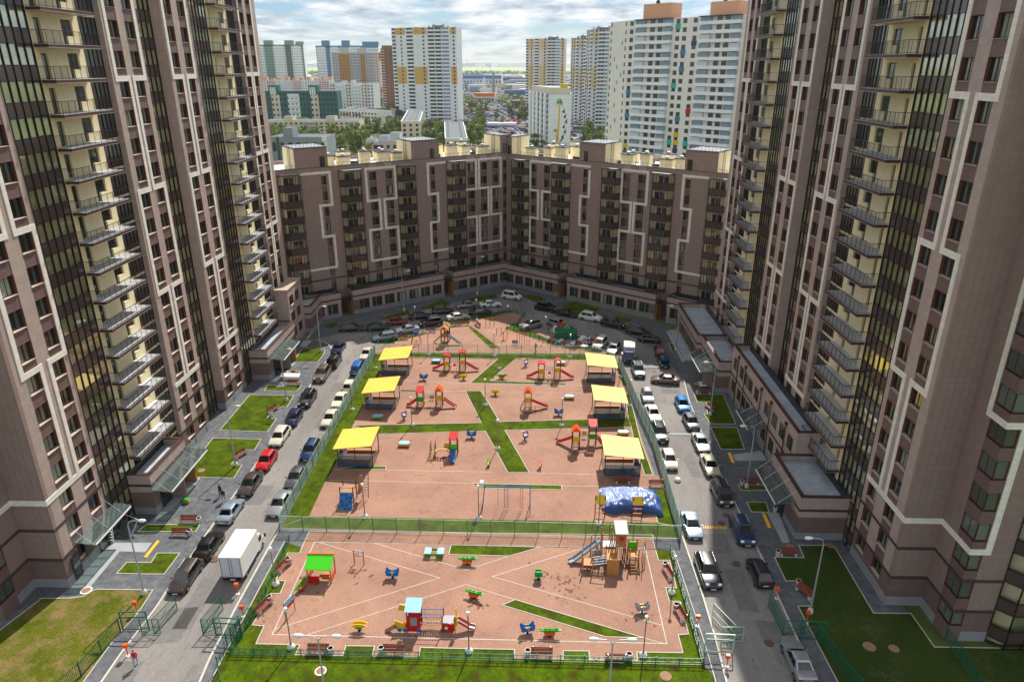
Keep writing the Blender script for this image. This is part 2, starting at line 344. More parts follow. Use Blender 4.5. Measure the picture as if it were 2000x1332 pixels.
# roads
roadL = [(200, 1340), (237, 1277), (307, 1185), (324, 1158)]
road_left = [G(*p) for p in [(190, 1345), (237, 1277), (307, 1185), (324, 1158), (421, 1019), (578, 798.5), (607, 752), (640, 703), (650, 686), (640, 672), (618, 664)]]
road_arc = [G(*p) for p in [(700, 640), (760, 622), (860, 598), (930, 581), (985, 574), (1030, 583), (1085, 602), (1150, 622), (1220, 652), (1290, 690)]]
road_right_out = [G(*p) for p in [(1335, 742), (1346, 785), (1372, 850), (1400, 912), (1446, 1005), (1490, 1095), (1520, 1168), (1552, 1238), (1600, 1345)]]
road_right_in = [G(*p) for p in [(1422, 1345), (1395, 1240), (1371, 1160), (1333, 1050), (1302, 955), (1275, 868), (1248, 790), (1212, 712), (1150, 690), (1085, 672), (1030, 648)]]
road_in2 = [G(*p) for p in [(1000, 610), (985, 608), (930, 622), (850, 646), (790, 662), (748, 676), (733, 692), (665, 806), (600, 932), (547, 1031), (465, 1180), (410, 1287), (385, 1345)]]
sheet('road', [road_left + road_arc + road_right_out + road_right_in + road_in2], 0.011, 'asphalt_road')
kb = MB()
kerbline(kb, road_left, 0.18, 0, 0.14, False); kerbline(kb, road_right_out, 0.18, 0, 0.14, False)
kerbline(kb, road_right_in[:4], 0.18, 0, 0.14, False); kerbline(kb, road_in2[-4:], 0.18, 0, 0.14, False)
struct(kb.build('kerb_strip'))
# playground ground
up = [G(*p) for p in [(547, 1031), (733, 688), (760, 672), (800, 655), (858, 640), (925, 624), (972, 612), (1010, 612), (1032, 630), (1045, 645), (1075, 660), (1115, 673), (1160, 688), (1205, 709), (1250, 800), (1280, 880), (1300, 945), (1327, 1051)]]
sheet('playground_gravel', [up], 0.017, 'gravel')
low = pts(KP3, [(735, 0), (685, 112), (600, 112), (512, 312), (585, 312), (545, 405), (480, 405), (345, 632), (430, 638), (370, 768), (688, 775), (655, 848), (1000, 852), (1020, 782), (1228, 785), (1210, 856), (1548, 862), (1560, 795)]) + \
      pts(KP4, [(0, 772), (445, 780), (448, 843), (785, 848), (785, 789), (965, 791), (970, 852), (1303, 856), (1300, 798), (1620, 803), (1588, 678), (1660, 672), (1600, 445), (1525, 443), (1500, 350), (1577, 352), (1528, 158), (1450, 158), (1412, 20)]) + pts(KP2, [(1500, 900)]) + pts(KP1, [(520, 905)])
fr_grass = [G(*p) for p in [(560, 1054), (1308, 1062), (1378, 1303), (1415, 1345), (405, 1345), (425, 1302)]]
sheet('lawn', [fr_grass], 0.015, 'grass')
sheet('play_yard_gravel', [low], 0.021, 'gravel')
kb = MB(); kerbline(kb, low, 0.085, 0.0, 0.06)
upg = []                       # grass beds of the fenced playground
upg.append([G(*p) for p in [(549, 1028), (733, 690), (757, 697), (736, 740), (689, 831), (648, 921), (636, 938), (604, 1007)]])
upg.append([G(*p) for p in [(604, 1008), (1285, 1021), (1322, 1030), (1327, 1050), (548, 1030)]])
upg.append([G(*p) for p in [(735, 688), (1160, 691), (1192, 703), (1144, 704), (1009, 700), (957, 744), (1106, 749), (1106, 752), (919, 748), (973, 701), (807, 698), (757, 697)]])
upg.append([G(*p) for p in [(781, 761), (826, 762.5), (826, 766), (781, 765)]])
upg.append([G(*p) for p in [(909, 763.8), (939.4, 763.8), (976, 824), (1227, 817), (1233, 834), (986, 840.5), (1033.7, 923), (992, 923), (948, 842), (740, 848), (689, 831), (940, 826)]])
upg.append([G(*p) for p in [(1193, 703), (1207, 710), (1225, 754), (1217, 754), (1206, 720)]])
upg.append([G(*p) for p in [(1222, 769), (1229, 769), (1251, 860), (1275, 927), (1259, 927), (1237, 855), (1233, 834), (1227, 817)]])
upg.append([G(*p) for p in [(1266, 955), (1298, 955), (1322, 1030), (1285, 1021)]])
upg.append([G(*p) for p in [(921, 944.5), (1097, 948), (1097, 956.7), (935, 953)]])
upg.append([G(*p) for p in [(700, 910), (753.6, 911), (753.6, 917), (652, 917.5)]])
arc_bed = [pts(KW, [(130, 770), (430, 690), (880, 600), (1130, 530), (1340, 430), (1370, 490), (1130, 545), (870, 600), (720, 655), (350, 745), (350, 770)]), pts(KW, [(1340, 545), (1400, 545), (1690, 770), (1760, 830), (1640, 830), (1590, 780)]),
           pts(KF2, [(180, 330), (260, 280), (340, 330), (560, 420), (860, 470), (870, 515), (700, 470), (520, 435)]), pts(KW, [(1380, 420), (1480, 395), (1850, 320), (1980, 330), (1850, 345), (1700, 400), (1420, 450)])]
sheet('lawn', upg + arc_bed, 0.025, 'grass')
for i_, P in enumerate(upg):
    if i_ not in (0, 1, 5): kerbline(kb, P, 0.085, 0.0, 0.055)
lowg = [pts(KP4, [(360, 470), (450, 432), (1345, 698), (1085, 692)]), pts(KP4, [(0, 50), (625, 66), (410, 128), (0, 118), (-8, 118), (2, 50)])]
lowg[1] = [G(*p) for p in [(881, 1064), (1055, 1068.5), (995, 1086), (877, 1083)]]
sheet('lawn', lowg, 0.025, 'grass')
for P in lowg: kerbline(kb, P, 0.085, 0.0, 0.055)
a1 = G(*KP3(795, 29)); a2 = G(*KP3(488, 700)); a3 = G(*KP4(1508, 738)); a4 = G(*KP4(1358, 74))
kerbline(kb, [a1, a2, a3, a4], 0.09, 0.0, 0.03)
kerbline(kb, pts(KP3, [(822, 32), (1700, 290), (510, 660)]), 0.07, 0.0, 0.028, False)
kerbline(kb, pts(KP3, [(1230, 40), (1895, 232)]) + pts(KP4, [(410, 128)]), 0.07, 0.0, 0.028, False)
kerbline(kb, pts(KP4, [(930, 70), (290, 270), (1480, 612)]), 0.07, 0.0, 0.028, False)
kerbline(kb, pts(KP3, [(745, 700), (1890, 338)]) + pts(KP4, [(450, 432)]), 0.07, 0.0, 0.028, False)
kerbline(kb, pts(KP4, [(1345, 698), (1490, 737)]), 0.07, 0.0, 0.028, False)
kerbline(kb, pts(KP1, [(683, 490), (1840, 517)]) , 0.07, 0, 0.03, False); kerbline(kb, pts(KP2, [(790, 515), (1465, 525)]), 0.07, 0, 0.03, False)
kerbline(kb, pts(KP1, [(1140, 408), (2000, 425)]), 0.07, 0, 0.03, False); kerbline(kb, pts(KP2, [(535, 414), (1075, 428), (1560, 436)]), 0.07, 0, 0.03, False)
kerbline(kb, [G(*p) for p in [(736, 741), (918, 749)]], 0.07, 0, 0.03, False); kerbline(kb, [G(*p) for p in [(957, 751), (1222, 755)]], 0.07, 0, 0.03, False)
kerbline(kb, [G(*p) for p in [(826, 765), (909, 764)]], 0.07, 0, 0.03, False); kerbline(kb, [G(*p) for p in [(939, 765), (1225, 769)]], 0.07, 0, 0.03, False)
path_r = [G(*p) for p in [(1212, 712), (1232, 745), (1262, 825), (1291, 930), (1280, 930), (1251, 848), (1226, 757), (1208, 712)]]
sheet('footpath', [path_r, [G(*p) for p in [(547, 1040), (602, 1041), (590, 1070), (553, 1057), (405, 1345), (386, 1345), (412, 1288), (470, 1178)]],
                   [G(*p) for p in [(1275, 1052), (1334, 1053), (1372, 1160), (1398, 1240), (1423, 1345), (1400, 1345), (1376, 1262), (1318, 1078), (1282, 1072)]]], 0.023, 'asphalt_dark')
kerbline(kb, [G(*p) for p in [(556, 1057), (470, 1218), (404, 1345)]], 0.085, 0, 0.06, False); kerbline(kb, [G(*p) for p in [(1316, 1075), (1378, 1262), (1402, 1345)]], 0.085, 0, 0.06, False)
# lawns between towers and roads
lawnsL = [pts(KY, [(1170, 225), (1290, 218), (1390, 222), (1412, 245), (1400, 290), (1335, 375), (1070, 372)]), pts(KY, [(790, 625), (890, 625), (895, 640), (960, 640), (965, 625), (1160, 628), (1108, 688), (755, 685)]),
          pts(KY, [(600, 728), (1078, 737), (1000, 862), (870, 862), (785, 980), (890, 987), (790, 1130), (275, 1113)]),
          [G(*p) for p in [(416, 856), (510, 858), (497, 879), (472, 879), (452, 907), (473, 908), (457, 934), (383, 932), (366, 920)]],
          pts(K3, [(845, 425), (1150, 428), (1125, 468), (790, 466)]), pts(K3, [(905, 590), (1035, 590), (945, 712), (672, 708), (730, 643), (870, 645)])]
sheet('lawn', lawnsL, 0.02, 'grass')
big_l = pts(K3, [(240, 850), (370, 850), (420, 848), (480, 840), (520, 815), (555, 798), (880, 803), (795, 935), (655, 1090), (470, 1345), (-330, 1345), (-60, 1080)])
sheet('lawn', [big_l], 0.02, 'grass_worn')
for P in lawnsL + [big_l]: kerbline(kb, P, 0.085, 0.0, 0.06)
lawnsR = [pts(KR, [(290, 297), (400, 297), (418, 355), (318, 353)]), pts(KR, [(240, 197), (425, 200), (430, 228), (258, 230)]),
          pts(KU, [(975, 725), (1290, 725), (1425, 1045), (1150, 1043), (1080, 935), (1118, 935), (1112, 815), (1010, 812)]), pts(KU, [(1155, 1083), (1440, 1083), (1520, 1318), (1265, 1318)]),
          pts(KU, [(695, 168), (865, 168), (890, 265), (740, 265)])]
sheet('lawn', lawnsR, 0.02, 'grass')
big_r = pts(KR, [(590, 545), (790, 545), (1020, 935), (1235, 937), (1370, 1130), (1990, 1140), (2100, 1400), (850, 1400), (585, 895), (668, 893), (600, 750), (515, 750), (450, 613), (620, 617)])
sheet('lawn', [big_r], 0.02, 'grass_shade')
for P in lawnsR + [big_r]: kerbline(kb, P, 0.085, 0.0, 0.06)
struct(kb.build('kerb_line'))
# lawns in front of the far block
sheet('lawn', [pts(KW, [(700, 290), (1000, 180), (1110, 245), (880, 300)]), pts(KW, [(150, 430), (530, 310), (560, 370), (260, 440)]), pts(KW, [(1240, 190), (1500, 120), (1700, 110), (1760, 150), (1500, 200)]), pts(KX, [(80, 100), (320, 110), (460, 200), (320, 205)]),
               pts(KX, [(600, 235), (760, 180), (1080, 270), (1000, 320), (830, 345)]), pts(KX, [(1100, 350), (1300, 360), (1480, 400), (1380, 460)]), pts(KY, [(1400, -10), (1500, -60), (1560, -30), (1480, 10)])], 0.02, 'grass')
aprons = [pts(K3, [(405, 790), (560, 610), (660, 530), (875, 530), (835, 585), (690, 580), (515, 790)]), pts(K3, [(905, 375), (1060, 200), (1085, 155), (1155, 155), (1095, 230), (1000, 330), (880, 415)]),
          pts(KY, [(830, 580), (1040, 440), (1040, 370), (1100, 372), (1020, 480), (880, 585)]), pts(KY, [(1140, 205), (1180, 140), (1275, 140), (1215, 210)]), pts(KU, [(1110, 590), (1330, 600), (1335, 660), (1170, 660)]),
          pts(KV, [(1060, 155), (1370, 112), (1430, 218), (1090, 222)]), pts(KV, [(1430, 780), (1560, 780), (1680, 1108), (1600, 1110)]), pts(KU, [(995, 315), (1100, 315), (1110, 370), (1020, 370)]), pts(KU, [(733, 85), (860, 78), (870, 105), (740, 105)])]
sheet('entrance_apron', aprons, 0.026, 'concrete')
# tactile strips and road humps
ym = MB()
def flat(mb, P, h, m): mb.prism([(p[0], p[1]) for p in P], zg(P[0][0]) - 0.02, zg(P[0][0]) + h, m)
for c, P in [(K3, [(905, 515), (919, 520), (845, 615), (828, 612)]), (KR, [(180, 12), (198, 12), (222, 70), (203, 70)]), (KR, [(377, 360), (395, 360), (433, 445), (412, 445)]), (KY, [(1210, 125), (1222, 128), (1285, 45), (1275, 42)]), (KU, [(1010, 615), (1040, 615), (1045, 640), (1015, 640)])]:
    flat(ym, pts(c, P), 0.035, 'yellow_paint')
for p0, p1 in [(G(1372, 1030), G(1422, 1033)), (G(1255, 717), G(1310, 718)), (G(1307, 848), G(1353, 849))]:
    k = 10 if p0[1] < 70 else 1
    for i in range(k):
        x0 = p0[0] + (p1[0] - p0[0]) * i / k; x1 = p0[0] + (p1[0] - p0[0]) * (i + (0.5 if k > 1 else 1)) / k; y = p0[1]
        ym.box(x0, x1, y - 0.25, y + 0.25, zg(x0), zg(x0) + 0.06, 'yellow_paint' if k > 1 else 'concrete')
struct(ym.build('road_marking'))
for i, (c, a, b, m, r) in enumerate([(K3, 497, 805, 'manhole', 0.55), (K3, 1237, 625, 'manhole_iron', 0.5), (KP3, 838, 965, 'manhole', 0.5), (KR, 995, 1128, 'manhole', 0.55), (KR, 1137, 1140, 'manhole', 0.45), (KR, 418, 1108, 'manhole_iron', 0.42), (KR, 230, 652, 'manhole_iron', 0.42), (KR, 172, 372, 'manhole_iron', 0.4), (KR, 145, 418, 'manhole_iron', 0.4),
                                    (KR, 380, 122, 'manhole', 0.5), (KR, 538, 555, 'manhole', 0.45), (KR, 775, 548, 'manhole', 0.45), (KP4, 1500, 965, 'manhole', 0.5), (K3, 1160, 115, 'manhole', 0.45), (KV, 1380, 340, 'manhole', 0.45)]):
    x, y, z = gp(c, a, b); mb = MB(); mb.lathe([(r, 0.0), (r, 0.06), (r * 0.75, 0.06)], 'cement_urn' if m == 'manhole' and i < 3 else m, 16); mb.lathe([(r * 0.75, 0.055), (r * 0.3, 0.07), (0, 0.07)], m, 16)
    places = ['by the front door of the left tower', 'on the left road behind the parked black car', 'in the front lawn under the twin street lamp', 'in the right lawn, wider left one of two', 'in the right lawn, narrower right one of two', 'on the shaded right road by the silver sedan', 'on the shaded right road beside the black sport utility', 'on the right road by the dark hatchback, upper one', 'on the right road by the dark hatchback, lower one', 'by the glass canopy on the right footway', 'by the bench at the right lawn corner', 'between lawn and podium on the right', 'half buried in the front lawn at the right corner', 'in the left lawn beside the second entrance', 'near the podium behind the right lamp post']
    tag(mb.build('manhole_cover', loc=(x, y, z + 0.005)), 'round %s manhole cover %s' % ('iron' if 'iron' in m else 'pale rimmed', places[i]), 'manhole cover', 'manhole covers')

# ------------------------------------------------------------------ air
hm = bpy.data.materials.new('haze'); hm.use_nodes = True; ht = hm.node_tree; ht.nodes.clear(); ho = ht.nodes.new('ShaderNodeOutputMaterial'); hv = ht.nodes.new('ShaderNodeVolumePrincipled')
hv.inputs['Color'].default_value = (0.90, 0.95, 1.0, 1); hv.inputs['Density'].default_value = 0.00005; hv.inputs['Anisotropy'].default_value = 0.3; ht.links.new(hv.outputs[0], ho.inputs['Volume']); MATS['haze'] = hm
mb = MB(); mb.box(-9500, 9500, -700, 14500, -8, 106, 'haze'); tag(mb.build('haze'), None, None, kind='stuff')

mat('asphalt_patch', '#6b6866', .95, var=.15, vscale=2, world=True); mat('scuff', '#6b4c3e', .95, var=.2, vscale=3, world=True)
rq = random.Random(17); pt = []
for c, a, b_, w_, l_ in ((K3, 1010, 1000, 1.1, 2.2), (K3, 1130, 880, .9, 3.4), (K3, 1490, 250, 1.2, 2.0), (KY, 1400, 1000, .8, 2.6), (KY, 1560, 640, 1.1, 1.5), (KV, 620, 280, .7, 2.4), (KV, 900, 1120, 1.3, 1.6), (KU, 720, 690, 1.4, .8), (KR, 260, 800, 1.0, 3.0), (KR, 420, 1040, .9, 1.4), (K3, 700, 1290, 1.2, 1.6)):
    x, y = G(*c(a, b_)); pt.append([(x + w_ * sx * rq.uniform(.85, 1.1), y + l_ * sy * rq.uniform(.85, 1.1)) for sx, sy in ((-1, -1), (1, -1), (1, 1), (-1, 1))])
sheet('asphalt_patch', pt, 0.014, 'asphalt_patch')
mb = MB()
for c, a, b_, n_, s_ in ((KP4, 720, 315, 26, 1.0), (KP4, 830, 330, 24, .9), (KP4, 1320, 560, 10, .6), (KP3, 1450, 690, 18, 1.2), (KP2, 1290, 760, 10, .4), (KP3, 800, 330, 14, .9), (KP3, 1120, 260, 10, .6), (KF1, 1380, 760, 10, .6), (KF2, 560, 760, 12, .8), (KP1, 1600, 330, 14, .9), (KP3, 420, 600, 12, .7), (KP4, 170, 470, 10, .6)):
    x0, y0 = G(*c(a, b_))
    for i in range(n_):
        x = x0 + rq.gauss(0, s_); y = y0 + rq.gauss(0, s_ * 1.1); r_ = rq.uniform(.04, .16); k_ = rq.uniform(1, 2.6); t_ = rq.uniform(0, 3)
        mb.face([(x + r_ * k_ * math.cos(t_) * math.cos(q) - r_ * math.sin(t_) * math.sin(q), y + r_ * k_ * math.sin(t_) * math.cos(q) + r_ * math.cos(t_) * math.sin(q), zg(x) + .0245) for q in [6.283 * k / 7 for k in range(7)]], 'scuff')
tag(mb.build('scuff_marks'), None, None, kind='stuff')

# ------------------------------------------------------------------ facade parts shared by the buildings
MESH = {}
def cached(key, fn):
    if key not in MESH: MESH[key] = fn()
    return MESH[key]
def window_meshes(sg, w, h, n=2, depth=0.28, side_reveal='reveal_rust'):
    """frame lies in local (u, s, z): opening s 0..w, z 0..h, wall face at u=0, glass at -depth"""
    def fr():
        m = MB(sg); f = 0.07; d = depth
        m.box(-d, 0.012, 0, 0.03, 0, h, side_reveal); m.box(-d, 0.012, w - 0.03, w, 0, h, side_reveal); m.box(-d, 0.012, 0.03, w - 0.03, h - 0.03, h, side_reveal)
        m.hexa([(-d, 0.03, 0), (0.07, 0.03, 0), (0.07, w - 0.03, 0), (-d, w - 0.03, 0), (-d, 0.03, 0.07), (0.07, 0.03, 0.03), (0.07, w - 0.03, 0.03), (-d, w - 0.03, 0.07)], 'sill_light')
        a, b, c, e = 0.03, w - 0.03, 0.07, h - 0.03
        m.box(-d - 0.05, -d + 0.04, a, b, c, c + f, 'frame_dark'); m.box(-d - 0.05, -d + 0.04, a, b, e - f, e, 'frame_dark')
        for i in range(n + 1):
            s = a + (b - a - f) * i / n; m.box(-d - 0.05, -d + 0.035, s, s + f, c + f, e - f, 'frame_dark')
        return m.mesh('window')
    def pn():
        m = MB(sg); a, b, c, e = 0.10, w - 0.10, 0.14, h - 0.10
        m.box(-depth - 0.02, -depth, a, b, c, e, 'pane_dark')
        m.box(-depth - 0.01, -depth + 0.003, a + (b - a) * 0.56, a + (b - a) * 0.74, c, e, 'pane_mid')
        return m.mesh('pane')
    return cached(('w', sg, w, h, n, depth), fr), cached(('p', sg, w, h, n, depth), pn)
def put_window(root, sg, u, s, z, w, h, n=2, depth=0.28):
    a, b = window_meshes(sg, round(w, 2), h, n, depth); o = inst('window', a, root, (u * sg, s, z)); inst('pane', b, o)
    if rnd.random() < .16:
        k = rnd.choice((0.35, 0.5, 0.8)); cm = cached(('cu', sg, round(w, 2), k, depth), lambda: (lambda q: (q.box(-depth, -depth + .006, .1 + (w - .2) * .02, .1 + (w - .2) * k, .14, h - .1, 'curtain'), q.mesh('curtain'))[1])(MB(sg))); inst('curtain', cm, o)
def pier(m, s0, s1, u0, u1, ztop, clad='clad_tan'):
    m.box(u0, u1 + 0.03, s0, s1, -1.5, 1.0, 'clad_plinth'); m.box(u0, u1, s0, s1, 1.0, 3.1, 'clad_dark'); m.box(u0, u1, s0, s1, 3.1, ztop, clad)
def corner_window(sg):
    def fr():
        m = MB(sg); w, v, h, d = 2.0, 1.15, 1.8, 0.25     # along s, along u
        m.box(-0.25, 0.0, 0, w, 0, 0.06, 'coping_brown'); m.box(-v, -0.25, 0, 0.25, 0, 0.06, 'coping_brown')
        m.box(-0.25, 0.0, w - 0.06, w, 0.06, h, 'reveal_rust'); m.box(-v, -v + 0.06, 0.0, 0.25, 0.06, h, 'reveal_rust')
        m.box(-0.18, -0.08, 0.08, 0.18, 0.06, h, 'frame_dark'); m.box(-0.16, -0.1, w * 0.52, w * 0.52 + 0.07, 0.06, h, 'frame_dark')
        m.box(-0.16, -0.1, 0.18, w - 0.06, 0.06, 0.14, 'frame_dark'); m.box(-v + 0.06, -0.18, 0.1, 0.16, 0.06, 0.14, 'frame_dark')
        m.box(-0.16, -0.1, 0.18, w - 0.06, h - 0.1, h, 'frame_dark'); m.box(-v + 0.06, -0.18, 0.1, 0.16, h - 0.1, h, 'frame_dark')
        return m.mesh('corner_window')
    def pn():
        m = MB(sg); m.box(-0.14, -0.12, 0.18, 1.94, 0.14, 1.7, 'pane_mid'); m.box(-1.09, -0.18, 0.12, 0.14, 0.14, 1.7, 'pane_mid'); return m.mesh('pane')
    return cached(('cw', sg), fr), cached(('cwp', sg), pn)
def loggia_mesh(sg, w, n, h_pan=1.25):
    def fr():
        m = MB(sg)
        for i in range(n + 1):
            s = (w - 0.08) * i / n; m.box(-0.1, 0.06, s, s + 0.08, 0, 3.0, 'alu_dark')
        m.box(-0.1, 0.02, 0, w, h_pan - 0.03, h_pan + 0.04, 'alu_dark'); m.box(-0.1, 0.02, 0, w, 2.94, 3.0, 'alu_dark')
        m.box(-0.08, -0.02, 0.04, w - 0.04, 0.0, h_pan, 'panel_dark'); return m.mesh('loggia_frame')
    def gl():
        m = MB(sg)
        for i in range(n):
            s = (w - 0.08) * i / n + 0.08; t_ = rnd.uniform(-0.01, 0.01)
            m.box(-0.05 + t_, -0.035 + t_, s, s + (w - 0.08) / n - 0.08, h_pan + 0.04, 2.94, 'glass_clear')
        return m.mesh('pane')
    return cached(('lf', sg, w, n), fr), cached(('lg', sg, w, n), gl)
def balcony_mesh(sg):
    def sl():
        m = MB(sg); m.box(-0.62, 1.4, 0, 8.1, -0.26, -0.02, 'slab_brown'); m.box(-0.6, 1.34, 0.06, 8.04, -0.02, 0.012, 'deck_grey'); m.box(-0.62, 1.41, -0.01, 8.11, -0.30, -0.262, 'sill_light'); return m.mesh('balcony')
    def rl():
        m = MB(sg); H = 1.12
        P = [(0.0, 0.05), (1.33, 0.05), (1.33, 8.05), (0.0, 8.05)]
        for (a, b), (c, d) in zip(P, P[1:]):
            m.box(min(a, c) - 0.025, max(a, c) + 0.025, min(b, d) - 0.025, max(b, d) + 0.025, H, H + 0.045, 'steel_dark')
            m.box(min(a, c) - 0.02, max(a, c) + 0.02, min(b, d) - 0.02, max(b, d) + 0.02, 0.10, 0.13, 'steel_dark')
            L = math.hypot(c - a, d - b); k = int(L / 0.125)
            for i in range(k + 1):
                x = a + (c - a) * i / k; y = b + (d - b) * i / k; r = 0.018 if i % 8 == 0 else 0.006
                m.box(x - r, x + r, y - r, y + r, 0.0, H, 'steel_dark')
        return m.mesh('railing')
    return cached(('bs', sg), sl), cached(('br', sg), rl)
def bal_wall(sg, length):
    def f():
        m = MB(sg); u0, u1 = -1.9, -0.65; H = 3.0
        m.box(u0, u1, 0, 1.0, 0, H, 'render_cream'); m.box(u0, u1, 1.0, 2.0, 2.25, H, 'render_cream'); m.box(u0, u1, 2.0, 5.0, 0, H, 'render_cream')
        m.box(u0, u1, 5.0, 5.7, 2.3, H, 'render_cream'); m.box(u0, u1, 5.7, 6.8, 2.3, H, 'render_cream'); m.box(u0, u1, 5.7, 6.8, 0, 0.85, 'render_cream'); m.box(u0, u1, 6.8, 7.9, 0, H, 'render_cream')
        m.box(u0, u1, 7.9, length, 2.75, H, 'render_cream')
        return m.mesh('balcony_wall')
    def door():
        m = MB(sg); m.box(-1.0, -0.85, 0, 1.0, 0, 2.25, 'frame_dark'); m.box(-0.85, -0.83, 0.12, 0.88, 0.12, 2.12, 'pane_dark'); m.box(-0.85, -0.78, 0.05, 0.1, 0.95, 1.1, 'galv'); return m.mesh('balcony_door')
    def door2():
        m = MB(sg); m.box(-1.0, -0.85, 0, 0.7, 0, 2.3, 'frame_dark'); m.box(-0.85, -0.83, 0.1, 0.6, 0.12, 2.18, 'pane_dark')
        m.box(-1.0, -0.85, 0.7, 1.8, 0.85, 2.3, 'frame_dark'); m.box(-0.85, -0.83, 0.8, 1.7, 0.95, 2.18, 'pane_dark'); return m.mesh('balcony_door')
    def gl():
        m = MB(sg); L = length - 7.9; n = 4
        for i in range(n + 1):
            s = (L - 0.08) * i / n; m.box(-0.78, -0.62, s, s + 0.08, 0, 2.75, 'alu_dark')
        m.box(-0.76, -0.7, 0, L, 0.0, 0.12, 'alu_dark'); m.box(-0.75, -0.72, 0.04, L - 0.04, 0.12, 2.75, 'pane_mid')
        m.box(-0.76, -0.69, 0.04, L - 0.04, 1.05, 1.12, 'alu_dark'); m.box(-0.74, -0.7, 0.04, L - 0.04, 0.12, 1.05, 'panel_dark'); return m.mesh('balcony_glazing')
    k = round(length, 2)
    return cached(('bw', sg, k), f), cached(('bd', sg), door), cached(('bd2', sg), door2), cached(('bg', sg, k), gl)

def canopy(name, root, sg, u, s0, s1, z, depth=2.3, drop=0.25):
    m = MB(sg)
    m.beam((u + depth, s0, z - drop), (u + depth, s1, z - drop), 0.12, 0.16, 'white_frame')
    n = max(3, int((s1 - s0) / 1.1))
    for i in range(n + 1):
        s = s0 + (s1 - s0) * i / n; m.beam((u, s, z), (u + depth, s, z - drop), 0.06, 0.12, 'galv'); 
        if i % 2 == 0: m.tube((u, s, z + 1.5), (u + depth - 0.2, s, z - drop + 0.1), 0.025, 'galv', 5)
    o = m.build(name, root)
    g = MB(sg); g.hexa([(u, s0 - 0.2, z + 0.09), (u + depth, s0 - 0.2, z + 0.09 - drop), (u + depth, s1 + 0.2, z + 0.09 - drop), (u, s1 + 0.2, z + 0.09), (u, s0 - 0.2, z + 0.12), (u + depth, s0 - 0.2, z + 0.12 - drop), (u + depth, s1 + 0.2, z + 0.12 - drop), (u, s1 + 0.2, z + 0.12)], 'glass_canopy')
    g.build('glass_panel', o); return o

